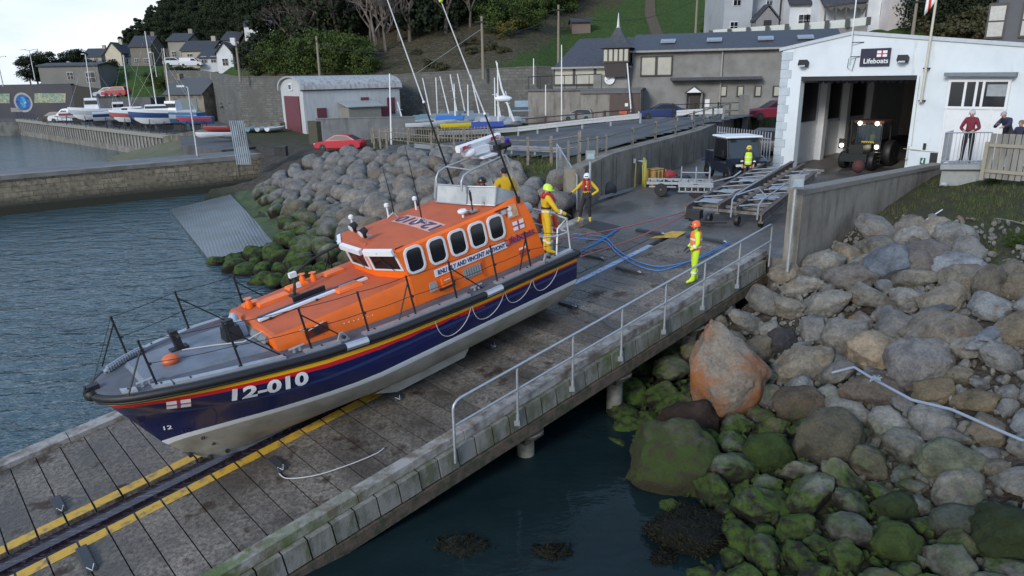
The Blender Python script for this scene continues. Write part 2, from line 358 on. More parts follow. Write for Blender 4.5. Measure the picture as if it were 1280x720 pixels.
# handrail
rail = thing('slipway_handrail', 'galvanised two bar handrail along the near kerb of the slipway', 'handrail', loc=SL(12, U1+.42))
UR = U1+.45
posts = [6.62+(18.55-6.62)*q/7 for q in (0, 1, 2, 3, 4, 5, 6, 7)]
RH = 1.0
def rp(v, z): q = SL(v, UR, 0); return Vector((q.x, q.y, q.z+z))
t_ = [rp(posts[0], -.33), rp(posts[0], RH-.16)]+[rp(posts[0]+.2*(1-cos(a)), RH-.16+.16*sin(a)) for a in (R(30), R(60), R(90))]
t_ += [rp(p, RH) for p in posts[1:-1]]+[rp(posts[-1]-.12, RH), rp(posts[-1]-.03, RH-.03), rp(posts[-1], RH-.12), rp(posts[-1], -.3)]
MB().tube(t_, .030, 8).build('top_rail', M_galv, rail, True) if False else None
mb = MB(); mb.tube(t_, .030, 8); mb.build('top_rail', M_galv, rail, True, 60)
mb = MB(); mb.tube([rp(posts[0], .48), rp(posts[-1], .48)], .026, 8); mb.build('mid_rail', M_galv, rail, True, 60)
for p in posts[1:-1]:
    mb = MB(); mb.tube([rp(p, -.34), rp(p, RH)], .028, 8); mb.cyl(rp(p, -.36), rp(p, -.1), .04, n=8); mb.box(rp(p, -.3)-SU*.03, (.12, .12, .12)); mb.build('post', M_galv, rail, True, 60)
# ------------------------------------------------------------------ lifeboat (v along the slipway, w to the near side, h off the deck)
UC = -.4046; VM = 7.0
BM = frame(SL(VM, UC), SD, -SU, SN)
boat = thing('lifeboat', 'orange and navy lifeboat 12-010 with crew aboard hauled out on the slipway', 'lifeboat', M=BM)
def bp(v, w, h): return Vector((v-VM, -w, h))
def HS(v): return interp(v, [(1.6, 2.46), (2.5, 2.45), (3.3, 2.40), (4, 2.34), (5.3, 2.18), (6.6, 2.06), (9, 1.96), (12.4, 1.93)])
def BD(v): return interp(v, [(1.60, .06), (1.68, .30), (1.8, .52), (2.03, .76), (2.3, .95), (2.58, 1.11), (3.0, 1.30), (3.3, 1.41), (3.9, 1.58), (4.6, 1.70), (5.3, 1.78), (7, 1.87), (9, 1.92), (12.5, 1.92)])
def VS(h): return interp(h, [(-.02, 3.75), (.08, 3.2), (.13, 3.08), (.5, 2.72), (.92, 2.40), (1.5, 2.10), (2.04, 1.80), (2.30, 1.64), (2.46, 1.58)])
def BMX(h): return interp(h, [(0, .30), (.12, .62), (.3, 1.08), (.55, 1.45), (.85, 1.70), (1.1, 1.83), (1.6, 1.89), (1.96, 1.92)])
def LE(h): return interp(h, [(0, 4.2), (.3, 5.0), (.7, 4.8), (1.2, 4.4), (1.6, 4.2), (2.46, 4.0)])
def BH(v, h):
    hs = HS(v); t = max(0, min(1, (v-VS(min(h, 2.46)))/LE(h))); e = interp(h, [(0, 1.5), (1.2, 1.75), (1.9, 2.3)])
    b = BMX(h)*(1-(1-t)**e)
    if h > hs-.75:                       # blend into the flared deck line
        k = (h-(hs-.75))/.75; b = b*(1-k)+BD(v)*k if v > 1.6 else b
    return max(b, .012)
def BOOT(v): return interp(v, [(2.3, .93), (2.8, 1.03), (3.6, 1.12), (5, 1.19), (7, 1.2), (12.5, 1.14)])
vs_ = [1.585, 1.62, 1.68, 1.75, 1.85, 1.95, 2.1, 2.25, 2.4, 2.6, 2.8, 3.0, 3.2, 3.45, 3.7, 4, 4.4, 4.8, 5.3, 5.8, 6.4, 7, 7.7, 8.5, 9.3, 10.2, 11, 11.7, 12.36]
def levels(v):
    hs = HS(v); bt = BOOT(v); kn = interp(v, [(1.6, 1.95), (2.6, 1.72), (4, 1.62), (6, 1.58), (12.5, 1.5)])
    return [0.0, .08, .2, .35, .55, .8, bt-.13, bt, (bt+kn)/2, kn-.035, kn+.03, (kn+hs)/2-.1, hs-.36, hs-.275, hs-.15, hs-.13, hs]
ZM = [1, 1, 1, 1, 1, 1, 2, 0, 0, 3, 0, 0, 4, 5, 6, 6]
H_navy = mat('navy_hull_paint', (.006, .010, .072), .25, col2=(.012, .016, .055), scale=2, spec=.5, coat=.3)
H_anti = mat('antifouling_bottom', (.33, .315, .27), .6, col2=(.19, .18, .145), scale=1.6, lo=.4, hi=.7)
H_boot = mat('white_boot_line', (.66, .68, .70), .4, amt=.15)
H_knuc = mat('navy_spray_rail', (.025, .04, .13), .3, amt=.1)
H_red = mat('red_hull_line', (.52, .012, .02), .35, amt=.12)
H_yel = mat('yellow_hull_line', (.72, .36, .01), .35, amt=.12)
HM = [H_navy, H_anti, H_boot, H_knuc, H_red, H_yel, M_black]
mb = MB()
for sgn in (1, -1):
    rows = []
    for v in vs_:
        row = []
        for h in levels(v):
            vv = max(v, VS(min(h, 2.46))); b = BH(max(vv, v), h) if vv <= v+1e-6 else .012
            if h < .2 and v > 9.5: h2 = h
            row.append(bp(vv if v < 4 else v, sgn*b, h))
        rows.append(row)
    mb.grid(rows if sgn == 1 else [list(r) for r in rows], fn=lambda i, j: ZM[j])
rw = levels(12.36); a = [bp(12.36, BH(12.36, h), h) for h in rw]; b_ = [bp(12.36, -BH(12.36, h), h) for h in rw]
mb.grid([a, b_], fn=lambda i, j: ZM[j])
hull = mb.build('hull', HM, boat, recalc=True, smooth=38)
# belting: rubber strake along the deck edge with a steel joint plate
for sgn in (1, -1):
    pts = [bp(v, sgn*(BD(v)+.035), HS(v)-.065) for v in vs_ if v > 1.6]+[bp(12.42, sgn*1.95, 1.87)]
    mb = MB(); mb.tube(pts, .075, 8); mb.tube([p+Vector((0, 0, -.085)) for p in pts], .035, 6); mb.build('belting', M_black, boat, smooth=50)
for v0 in (5.75, 9.3):
    mb = MB(); pts = [bp(v0+q*.12, BD(v0+q*.12)+.04, HS(v0+q*.12)-.065) for q in range(5)]; mb.tube(pts, .085, 8); mb.build('belting_joint', M_steel, boat)
mb = MB(); mb.tube([bp(12.40, -1.9, 1.85), bp(12.40, 1.9, 1.85)], .07, 8); mb.build('stern_belting', M_black, boat)
mb = MB(); mb.ball(bp(1.60, .0, 2.40), (.13, .16, .13)); mb.box(bp(1.66, 0, 2.52), (.2, .16, .1)); mb.tube([bp(1.56, -.1, 2.55), bp(1.50, 0, 2.45), bp(1.56, .1, 2.55)], .03); mb.cyl(bp(1.62, -.2, 2.44), bp(1.62, .2, 2.44), .05); mb.build('bow_fairlead', M_black, boat)
# bilge keel plate and skeg
mb = MB(); mb.prism([bp(6.6, .86, .22), bp(9.4, .86, .22), bp(9.1, .98, .06), bp(7.1, .98, .06)], Vector((0, .03, 0))); mb.build('bilge_keel', H_anti, boat, smooth=0)
mb = MB(); mb.prism([bp(3.3, .09, .10), bp(12.2, .09, .12), bp(12.3, .09, -.03), bp(3.8, .09, -.03)], Vector((0, .18, 0))); mb.build('keel', mat('steel_keel_shoe', (.30, .31, .33), .4, .4, amt=.4), boat, smooth=0)
mb = MB()
for v, h in ((3.12, .18), (3.45, .16), (2.78, .42)): mb.cyl(bp(v, .14 if h < .3 else .1, h), bp(v, -.14, h), .045)
mb.build('keel_bolt', M_dark, boat)
# deck
D_grey = mat('grey_nonslip_deck', (.10, .105, .125), .72, col2=(.075, .08, .09), scale=3, bmp=.2, bscale=120)
D_light = mat('pale_grey_foredeck', (.17, .195, .23), .5, col2=(.11, .125, .15), scale=1.5)
mb = MB(); rows = []
for v in [x for x in vs_ if x > 1.6]:
    b = BD(v)-.01; rows.append([bp(v, b*q, HS(v)-.005+.03*(1-q*q)) for q in (-1, -.66, -.33, 0, .33, .66, 1)])
mb.grid(rows); deck = mb.build('deck', D_grey, boat, recalc=True)
mb = MB(); rows = []
for v in (2.4, 2.8, 3.2, 3.7, 4.2, 4.6): rows.append([bp(v, BD(v)*.55*q, HS(v)+.075+.02*(1-q*q)) for q in (-1, -.5, 0, .5, 1)])
mb.grid(rows); n0 = len(mb.v)
for sgn in (-1, 1): mb.grid([[bp(v, BD(v)*.55*sgn, HS(v)+.075) for v in (2.4, 2.8, 3.2, 3.7, 4.2, 4.6)], [bp(v, BD(v)*.62*sgn, HS(v)) for v in (2.4, 2.8, 3.2, 3.7, 4.2, 4.6)]])
mb.grid([[bp(2.4, BD(2.4)*.55*q, HS(2.4)+.075+.02*(1-q*q)) for q in (-1, 0, 1)], [bp(2.3, BD(2.4)*.55*q, HS(2.4)) for q in (-1, 0, 1)]])
mb.build('raised_foredeck', D_light, boat, recalc=True)
# toe rail plates, silver, along both sides
for sgn in (1, -1):
    for (va, vb) in ((1.98, 2.20), (2.42, 2.72), (2.75, 4.62), (5.0, 5.72), (6.25, 8.95), (9.75, 11.3), (11.45, 12.3)):
        n_ = max(2, int((vb-va)/.25)); mb = MB(); rr = []
        for q in range(n_+1):
            v = lerp(va, vb, q/n_); b = BD(v)-.07; rr.append(v)
        A = [bp(v, sgn*(BD(v)-.05), HS(v)+.0) for v in rr]; B = [bp(v, sgn*(BD(v)-.055), HS(v)+.055) for v in rr]; C = [bp(v, sgn*(BD(v)-.20), HS(v)+.055) for v in rr]; D = [bp(v, sgn*(BD(v)-.205), HS(v)+.0) for v in rr]
        mb.grid([A, B, C, D]); mb.quad(A[0], B[0], C[0], D[0]); mb.quad(A[-1], B[-1], C[-1], D[-1])
        for q in range(1, len(rr), 3): mb.box(bp(rr[q], sgn*(BD(rr[q])-.13), HS(rr[q])+.06), (.03, .05, .02), m=1)
        mb.build('toe_rail', [M_galv, M_black], boat, recalc=True, smooth=20)
for v in (5.8, 11.45):
    for sgn in (1, -1):
        mb = MB(); mb.prism([bp(v-.15, sgn*(BD(v)-.1), HS(v)), bp(v+.15, sgn*(BD(v)-.1), HS(v)), bp(v+.04, sgn*(BD(v)-.1), HS(v)+.2), bp(v-.04, sgn*(BD(v)-.1), HS(v)+.2)], Vector((0, .05, 0))); mb.cyl(bp(v, sgn*(BD(v)-.16), HS(v)+.12), bp(v, sgn*(BD(v)-.02), HS(v)+.12), .035, m=1); mb.build('lifting_lug', [M_galv, M_dark], boat, smooth=0)
# orange superstructure
O_side = mat('orange_paint', (.86, .155, .010), .38, col2=(.80, .14, .012), scale=2.5, spec=.45)
O_roof = mat('orange_nonslip', (.50, .105, .035), .75, col2=(.42, .09, .032), scale=2.2, bmp=.25, bscale=150)
def sym(rows_fn): pass
def CW(v): return interp(v, [(4.6, 1.14), (5.5, 1.21), (7.8, 1.25), (12, 1.25)])
# long forward casing
rows = []
for v in (4.66, 4.72, 5.2, 5.8, 6.4, 7.0, 7.6, 8.1):
    w = CW(v); hd = HS(v)-.02; ht = 2.60+.02*(v-4.7)
    k = -.05 if v < 4.7 else 0
    rows.append([bp(v, w+.06, hd), bp(v, w+.02, ht-.10), bp(v, w-.02, ht-.02+k), bp(v, w-.09, ht+k), bp(v, w*.5, ht+.035+k), bp(v, 0, ht+.05+k), bp(v, -w*.5, ht+.035+k), bp(v, -w+.09, ht+k), bp(v, -w+.02, ht-.02+k), bp(v, -w-.02, ht-.10), bp(v, -w-.06, hd)])
mb = MB(); mb.grid(rows, fn=lambda i, j: 1 if 2 <= j <= 7 else 0)
r0 = rows[0]; mb.quad(*r0, m=0)
cas = mb.build('forward_casing', [O_side, O_roof], boat, recalc=True, smooth=32)
mb = MB(); mb.prism([bp(4.63, .80, 2.50), bp(4.63, -.55, 2.52), bp(4.55, -.6, 2.40), bp(4.55, .85, 2.38)], Vector((0.04, 0, -.0))); mb.box(bp(4.64, .1, 2.45), (.05, 1.5, .12)); mb.build('front_locker', mat('grey_locker_front', (.22, .23, .24), .5, amt=.4), cas, smooth=0)
for v, w, a, b, c_ in ((6.75, .45, .62, .34, .05), (5.45, -.55, .75, .3, .06), (6.15, -.80, .5, .28, .05), (7.05, -.75, .5, .3, .05), (5.05, -.8, .35, .22, .06)): mb = MB(); mb.box(bp(v, w, 2.665+.02*(v-4.7)), (a, b, c_), taper=.9); mb.build('hatch', O_side, cas, smooth=0)
mb = MB(); mb.tube([bp(6.55, .45, 2.75), bp(6.55, .45, 2.78), bp(6.95, .45, 2.78), bp(6.95, .45, 2.75)], .012); mb.build('hatch_handle', M_galv, cas)
for v, w in ((4.95, -.62), (6.35, -.9), (6.55, -.75)): mb = MB(); mb.lathe([(.07, 0), (.07, .12), (.03, .2), (.09, .22)], 10, M=Matrix.Translation(bp(v, w, 2.65))); mb.build('vent', O_side, cas, smooth=30)
# recessed filler on the near side of the casing
mb = MB(); mb.box(bp(5.5, CW(5.5)+.045, 2.39), (.5, .02, .20), m=0); mb.box(bp(5.5, CW(5.5)+.06, 2.39), (.10, .04, .14), m=1); mb.box(bp(5.66, CW(5.5)+.06, 2.40), (.05, .05, .05), m=1); mb.build('filler_recess', [mat('deep_red_recess', (.16, .02, .01), .6), M_dark], cas, smooth=0)
# boat hook / boom lying on the casing
mb = MB(); mb.box(bp(6.0, .385, 2.705), (2.55, .09, .05), m=0); mb.box(bp(6.0, .30, 2.71), (2.5, .08, .07), m=1); mb.box(bp(6.0, .12, 2.75), (.75, .06, .12), m=2)
for q in (4.95, 6.0, 7.05): mb.box(bp(q, .34, 2.68), (.05, .26, .04), m=2)
mb.build('stowed_boom', [M_white, mat('navy_boom', (.015, .018, .06), .4), M_black], cas, smooth=0)
# wheelhouse
def WB(v): return 1.26
RH_ = [(7.65, 3.42), (9.0, 3.45), (10.6, 3.50), (11.3, 3.60), (11.45, 3.52)]
def side(h, v): return interp(h, [(1.9, 1.33), (2.6, 1.28), (3.35, 1.19), (3.5, 1.14)])
rows = []
for v, ht, hb, r_ in ((7.78, 3.38, 2.02, .0), (8.6, 3.41, 2.0, 0), (9.6, 3.44, 1.93, 0), (10.5, 3.47, 1.9, 0), (11.0, 3.54, 1.9, 0), (11.25, 3.58, 1.9, 0), (11.38, 3.55, 1.9, 0), (11.44, 3.42, 1.9, .0), (11.50, 3.1, 1.9, .0)):
    def P(h, w=None): return bp(v+((interp(h, [(1.9, .35), (3.5, 0)]) if v > 11.3 else 0)+(interp(h, [(2.5, .10), (3.4, -.12)]) if v < 8 else 0)), side(h, v) if w is None else w, h)
    hh = [hb, lerp(hb, ht, .35), lerp(hb, ht, .7), ht-.06, ht-.01]
    R_ = [P(h) for h in hh]; R_[3] = P(ht-.07, side(ht-.07, v)); R_[4] = P(ht-.015, side(ht, v)-.035)
    mid = [P(ht+.01, w_) for w_ in (1.0, .5, 0, -.5, -1.0)]; mid = [m_+Vector((0, 0, .05*(1-(w_/1.1)**2))) for m_, w_ in zip(mid, (1.0, .5, 0, -.5, -1.0))]
    L_ = [Vector((p.x, -p.y, p.z)) for p in reversed(R_)]
    rows.append(R_+mid+L_)
mb = MB(); mb.grid(rows, fn=lambda i, j: 1 if 4 <= j <= 9 else 0); mb.quad(*rows[-1], m=0)
# faceted front: centre panel pushed forward
def fr(h, k):   # k: 0 near corner, 1, 2, 3 far corner
    dv = interp(h, [(2.5, .10), (2.66, .08), (3.4, -.12)]); w = (side(h, 8)-.02, .46, -.46, -side(h, 8)+.02)[k]
    return bp(7.78+dv-(0 if k in (0, 3) else .36), w, h)
hs_ = [2.58, 2.80, 2.86, 3.30, 3.38]
G = [[fr(h, k) for k in range(4)] for h in hs_]
mb.grid(G, m=0)
top = [fr(3.38, k) for k in range(4)]
mb.quad(*([rows[0][4]]+[top[0], top[1], top[2], top[3]]+[rows[0][10]]), m=1)
mb.quad(top[1], bp(7.5, .3, 3.44), bp(7.5, -.3, 3.44), top[2], m=1)
wh = mb.build('wheelhouse', [O_side, O_roof], boat, recalc=True, smooth=32)
# roof cap forward of the window line
mb = MB(); e0 = [fr(3.40, k) for k in range(4)]; e1 = [bp(7.9, 1.14, 3.41), bp(7.9, .46, 3.455), bp(7.9, -.46, 3.455), bp(7.9, -1.14, 3.41)]
mb.grid([e0, e1], m=0); mb.grid([[p+Vector((0, 0, -.10)) for p in e0], e0], m=1); mb.build('roof_front', [O_roof, O_side], wh, recalc=True, smooth=30)
W_frame = mat('white_window_frame', (.68, .70, .72), .4, amt=.15)
def visor(k):
    a, b = fr(3.41, k), fr(3.41, k+1); ia, ib = fr(3.27, k), fr(3.27, k+1); d = (b-a).normalized(); o_ = Vector((-(b-a).y, (b-a).x, 0)).normalized()
    if o_.x > 0: o_ = -o_
    m_ = MB(); e = d*.03; m_.prism([a+e+o_*.02, a+e+o_*.11+Vector((0, 0, -.03)), ia+e+o_*.13, ia+e+o_*.04], (b-a)-e*2); m_.box((a+b)/2+o_*.12+Vector((0, 0, -.07)), (.02, .02, .03)); m_.build('blind_visor', W_frame, wh, smooth=0)
def pane(k):
    a, b, c_, d_ = fr(2.86, k), fr(2.86, k+1), fr(3.30, k+1), fr(3.30, k)
    def q(s_, t_): return a.lerp(b, s_).lerp(d_.lerp(c_, s_), t_)
    nrm = (b-a).cross(d_-a).normalized(); nrm = -nrm if nrm.x > 0 else nrm
    outer = [q(.04, .02), q(.96, .02), q(.96, 1), q(.04, 1)]; inner = [q(.10, .09), q(.90, .09), q(.90, .97), q(.10, .97)]
    m_ = MB()
    for i in range(4):
        j = (i+1) % 4; m_.prism([outer[i], outer[j], inner[j], inner[i]], nrm*.03)
    f = m_.build('windscreen', W_frame, wh, smooth=0); g = MB(); g.prism([p+nrm*.004 for p in inner], nrm*.01); g.build('pane', M_glass, f, smooth=0)
    g = MB(); g.tube([q(.3, .05)+nrm*.05, q(.55, .55)+nrm*.04, q(.6, .9)+nrm*.03], .008, 4); g.build('wiper', M_black, f)
for k in range(3): visor(k); pane(k)
# side windows: rounded, white frames
def rr_pts(cx, cz, w, h, r, n=4):
    P_ = []
    for (sx, sz, a0) in ((1, 1, 0), (-1, 1, 90), (-1, -1, 180), (1, -1, 270)):
        for q in range(n+1):
            a = R(a0+90*q/n); P_.append((cx+sx*(w/2-r)+r*cos(a), cz+sz*(h/2-r)+r*sin(a)))
    return P_
def sidept(v, h, sgn, off): 
    return bp(v, sgn*(side(h, v)+off), h)
WINV = (8.07, 8.69, 9.28, 9.87, 10.45)
for sgn in (1, -1):
    for v0 in WINV:
        o1 = rr_pts(v0, 3.04, .50, .60, .15); i1 = rr_pts(v0, 3.04, .40, .50, .11); m_ = MB(); K = len(o1)
        A = [sidept(x, z, sgn, -.01) for x, z in o1]; B = [sidept(x, z, sgn, .028) for x, z in o1]; C = [sidept(x, z, sgn, .032) for x, z in i1]; D = [sidept(x, z, sgn, .005) for x, z in i1]
        for i in range(K):
            j = (i+1) % K
            for P1, P2 in ((A, B), (B, C), (C, D)): m_.quad(P1[i], P1[j], P2[j], P2[i])
        f = m_.build('side_window', W_frame, wh, recalc=True, smooth=40)
        g = MB(); g.quad(*[sidept(x, z, sgn, .012) for x, z in i1]); g.build('pane', M_glass, f, recalc=False, smooth=0)
def sideM(v, h, rot=0, off=.012):   # a frame on the near side face: x towards the stern, y up, z out
    p = sidept(v, h, 1, off); ex = Vector((1, 0, 0)); up = (sidept(v, h+.1, 1, off)-p).normalized(); ez = ex.cross(up)
    return frame(p, ex, up, ez) @ Matrix.Rotation(rot, 4, 'Z')
M_navytxt = mat('navy_lettering', (.02, .02, .12), .5, amt=.05)
mb = MB(sideM(9.56, 2.56)); mb.box((0, 0, 0), (2.18, .165, .012)); nm = mb.build('name_board', M_white, wh, smooth=0)
text('RNLI LILY AND VINCENT ANTHONY', .15, sideM(9.56, 2.555, off=.022), M_navytxt, nm, width=2.05, bold=.003, shear=.15)
M_purple = mat('purple_lettering', (.10, .015, .16), .5, amt=.05)
text('Lifeboats', .27, sideM(11.10, 2.60, off=.014, rot=R(2)), M_purple, wh, width=.98)
flag_mark(sideM(11.14, 2.90, off=.012), .36, wh)
mb = MB(sideM(11.02, 3.30)); mb.box((0, -.02, 0), (.34, .3, .012), m=0); mb.box((-.08, -.07, .007), (.12, .12, .01), m=1); mb.box((.08, -.07, .007), (.12, .12, .01), m=2); mb.cyl((-.07, .06, 0), (-.07, .06, .03), .06, n=14, m=1); mb.build('sticker', [mat('peach_sticker', (.70, .34, .17), .5), M_white, mat('tan_sticker', (.5, .3, .18), .5)], wh, smooth=0)
mb = MB(sideM(11.12, 2.18)); mb.box((0, .13, .003), (.22, .045, .01), m=0); mb.box((0, 0, 0), (.22, .16, .006), m=1); mb.build('notice', [M_white, mat('dull_red_print', (.45, .07, .03), .5)], wh, smooth=0)
mb = MB(sideM(9.50, 2.27)); mb.box((0, 0, 0), (.52, .24, .03), m=0)
for q in range(7): mb.box((-.22+q*.073, 0, .02), (.03, .2, .02), m=1)
mb.build('side_vent', [mat('grey_vent', (.24, .25, .25), .5, amt=.3), M_galv], wh, smooth=0)
mb = MB(sideM(8.72, 2.30)); mb.box((0, .0, .03), (.28, .20, .07), m=0); mb.box((0, -.14, .02), (.42, .05, .05), m=1); mb.box((0, .05, .07), (.16, .02, .01), m=2); mb.box((-.36, 0, .01), (.2, .2, .03), m=3); mb.build('emergency_box', [O_side, M_dark, M_white, mat('grey_cap', (.35, .35, .34), .5)], wh, smooth=0)
mb = MB(sideM(9.82, 2.2)); mb.box((0, 0.05, .01), (.03, .42, .02)); mb.build('door_frame', mat('orange_seam', (.62, .10, .01), .5), wh, smooth=0)
mb = MB(sideM(10.72, 3.34)); mb.box((0, 0.06, .02), (.42, .03, .03), m=0); mb.box((.02, -.02, .02), (.14, .1, .03), m=1); mb.build('lamp_bracket', [M_dark, M_galv], wh, smooth=0)
mb = MB()
for q in range(14): mb.box(bp(6.1+q*.11, CW(6)+.05, 2.30-.012*q), (.02, .02, .02))
mb.build('rivet_line', M_white, cas, smooth=0)
# roof number, read from astern
def rfz(v, w): return interp(v, [(8.6, 3.41), (9.6, 3.44)])+.012+.05*(1-(w/1.1)**2)
mb = MB(); mb.grid([[bp(v, w/10, rfz(v, w/10)+.004) for w in (-5.5, -4, -2, 0, 2, 4, 6, 8, 10)] for v in (8.7, 8.95, 9.2)]); rp_ = mb.build('roof_panel', mat('faded_pink_panel', (.62, .36, .30), .6, col2=(.55, .26, .2), scale=5), wh, smooth=0)
text('12-010', .50, frame(bp(8.95, .28, 3.515), (0, 1, 0), (-1, 0, 0), (0, 0, 1)), mat('dark_roof_number', (.06, .05, .12), .6), rp_, width=1.5, bold=.01); rt_ = [c for c in bpy.data.objects if c.parent == rp_][0]
for q in rt_.data.vertices: q.co.z += rfz(q.co.x+VM, -q.co.y)-3.503
# roof fittings
def deckitem(name, mb, mats, par=wh, smooth=40): return mb.build(name, mats, par, smooth=smooth)
for v, w in ((7.72, -.52), (7.6, .12)):
    m_ = MB(); q = bp(v, w, 3.5); m_.cyl(q, q+Vector((0, 0, .12)), .03); m_.cyl(q+Vector((-.10, .0, .13)), q+Vector((.05, 0, .2)), .10, .07, m=0); m_.cyl(q+Vector((-.115, .0, .124)), q+Vector((-.10, 0, .13)), .085, .085, m=1); m_.box(q+Vector((.08, 0, .03)), (.12, .1, .04), m=2); deckitem('roof_floodlight', m_, [M_black, M_white, M_galv])
for v, w, hgt in ((9.0, .35, 2.0), (8.95, -.75, 1.3)):
    m_ = MB(); q = bp(v, w, 3.48); m_.tube([q+Vector((-.15, .1, 0)), q+Vector((0, 0, .12)), q+Vector((.15, .1, 0))], .012, 5, m=1); m_.tube([q+Vector((0, -.15, 0)), q+Vector((0, 0, .12))], .012, 5, m=1); m_.tube([q+Vector((0, 0, .1)), q+Vector((0, 0, .5)), q+Vector((-.05*hgt, 0, hgt))], [.018, .014, .005], 5, m=0); deckitem('whip_aerial', m_, [M_black, M_galv])
for v, w in ((9.75, .95),):
    m_ = MB(); q = bp(v, w, 3.46); m_.lathe([(.03, 0), (.03, .10), (.11, .12), (.12, .16), (.09, .19)], 14, M=Matrix.Translation(q)); deckitem('satnav_dome', m_, M_white)
for v, w in ((9.6, -.75), (8.9, -.95), (7.9, -.95)):
    m_ = MB(); q = bp(v, w, 3.46); m_.lathe([(.025, 0), (.02, .25), (.06, .27), (.06, .33), (.02, .36)], 10, M=Matrix.Translation(q)); deckitem('small_aerial', m_, M_white)
m_ = MB(); q = bp(10.05, .95, 3.48); m_.cyl(q, q+Vector((0, 0, .55)), .018, m=0); m_.box(q+Vector((0, 0, .05)), (.2, .16, .04), m=1); m_.cyl(q+Vector((0, 0, .3)), q+Vector((0, 0, .5)), .03, m=0); deckitem('roof_post', m_, [M_dark, M_galv])
# upper steering position: screen, seats well, hoops
S_glass = mat('scratched_screen', (.42, .46, .47), .3, col2=(.30, .34, .36), scale=2.5, spec=.5)
scr = [bp(11.15, 1.16, 3.58), bp(10.50, 1.10, 3.52), bp(10.20, .38, 3.55), bp(10.20, -.38, 3.55), bp(10.45, -1.05, 3.52)]
scr = [bp(10.62, 1.10, 3.52), bp(10.30, .42, 3.55), bp(10.12, -.60, 3.55), bp(10.45, -1.12, 3.53)]
for i in range(len(scr)-1):
    a, b = scr[i], scr[i+1]; up = Vector((.12, 0, .42)); d = (b-a); nrm = d.cross(up).normalized()
    m_ = MB()
    for p1, p2 in ((a, b), (b, b+up), (b+up, a+up), (a+up, a)): m_.tube([p1, p2], .02, 6)
    f = m_.build('steering_screen', M_galv, wh, smooth=40); g = MB(); g.prism([a, b, b+up, a+up], nrm*.012); g.build('screen_panel', S_glass, f, smooth=0)
mb = MB(); mb.prism([scr[0], scr[0]+Vector((.12, 0, .42)), scr[0]+Vector((.75, 0, .12)), scr[0]+Vector((.75, 0, .02))], Vector((0, .02, 0))); mb.build('screen_cheek', S_glass, wh, smooth=0)
mb = MB(); mb.box(bp(10.95, 0, 3.56), (.9, 1.7, .08), m=0); mb.box(bp(10.62, 0, 3.68), (.2, 1.2, .26), m=1); mb.build('steering_console', [O_roof, M_dark], wh, smooth=30)
T_ = mat('grey_tube', (.40, .42, .43), .4, .5, amt=.3)
mb = MB()
for w in (-.60, .42):
    a = bp(10.22, w, 3.9); mb.tube([a, a+Vector((.02, 0, .22)), a+Vector((.12, 0, .36)), a+Vector((.35, 0, .42)), bp(11.3, w*.9, 4.38), bp(11.75, w*.8, 4.42)], .028, 8)
for v, h in ((10.6, 4.33), (11.35, 4.38), (11.75, 4.42)): mb.tube([bp(v, -.58, h), bp(v, .40, h)], .022, 8)
for w in (-.5, .5): mb.tube([bp(11.75, w*.8, 4.42), bp(12.0, w, 3.4), bp(12.1, w, 1.95)], .028, 8)
mb.build('radar_gantry', T_, wh, smooth=60)
RZ = 4.80
ra, rb = bp(10.58, .02, RZ), bp(12.02, -.10, RZ+.02)
mb = MB(); d = (rb-ra).normalized(); sd_ = Vector((-d.y, d.x, 0)); prof = [(-.06, -.075), (.06, -.075), (.085, -.03), (.085, .05), (.05, .085), (-.05, .085), (-.085, .05), (-.085, -.03)]
mb.prism([ra+sd_*x+Vector((0, 0, z)) for x, z in prof], rb-ra)
mb.box((ra+rb)/2+Vector((-.05, 0, -.16)), (.5, .3, .18)); mb.ball((ra+rb)/2+Vector((-.35, 0, -.17)), (.2, .18, .13)); mb.cyl((ra+rb)/2+Vector((0, 0, -.1)), (ra+rb)/2+Vector((0, 0, 0)), .07)
mb.box(bp(11.4, .0, RZ-.33), (.45, .45, .05)); rad = mb.build('radar_scanner', M_white, wh, recalc=True, smooth=40)
nearv = Vector((0, -1, 0)) if sd_.y > 0 else Vector((0, -1, 0))
for t_ in (.16, .84):
    p = ra.lerp(rb, t_)+Vector((0, -.096, .01)); text('JRC', .115, frame(p, d, (0, 0, 1), d.cross(Vector((0, 0, 1)))), M_red, rad, bold=.004, width=.30)
mb = MB(); q = bp(11.75, .22, 4.62); mb.box(q, (.34, .14, .14), m=0); mb.cyl(q+Vector((-.05, -.1, .02)), q+Vector((.25, -.1, .02)), .07, m=0); mb.cyl(q+Vector((.28, .08, 0)), q+Vector((.33, .08, 0)), .05, m=1); mb.tube([bp(11.7, .2, 4.38), q], .03); mb.build('searchlight', [M_black, M_galv], wh)
mb = MB(); q = bp(11.95, .3, 4.62); mb.tube([bp(11.8, .25, 4.4), q], .02, m=1); mb.lathe([(.05, 0), (.06, .03), (.06, .15), (.03, .19)], 12, m=0, M=Matrix.Translation(q)); mb.build('blue_beacon', [mat('violet_lamp', (.04, .01, .25), .2, amt=.1), M_dark], wh)
# tall whip aerials, white above black
for (v, w, h0, v1, h1) in ((11.30, 1.17, 3.50, 9.90, 8.15), (11.10, -1.10, 3.60, 9.86, 9.4)):
    a, b = bp(v, w, h0), bp(v1, w, h1); mb = MB(); k = .47 if w > 0 else .40
    mb.tube([a, a.lerp(b, k)], [.028, .020], 8, m=0); mb.tube([a.lerp(b, k), b], [.017, .010], 8, m=1); mb.ball(a.lerp(b, k), .035, m=1); mb.cyl(a+Vector((0, 0, -.1)), a+Vector((0, 0, .05)), .05, m=0)
    if w > 0: mb.ball(b, .045, m=2)
    mb.build('tall_aerial', [M_black, M_white, mat('tennis_yellow', (.55, .65, .08), .6)], boat)
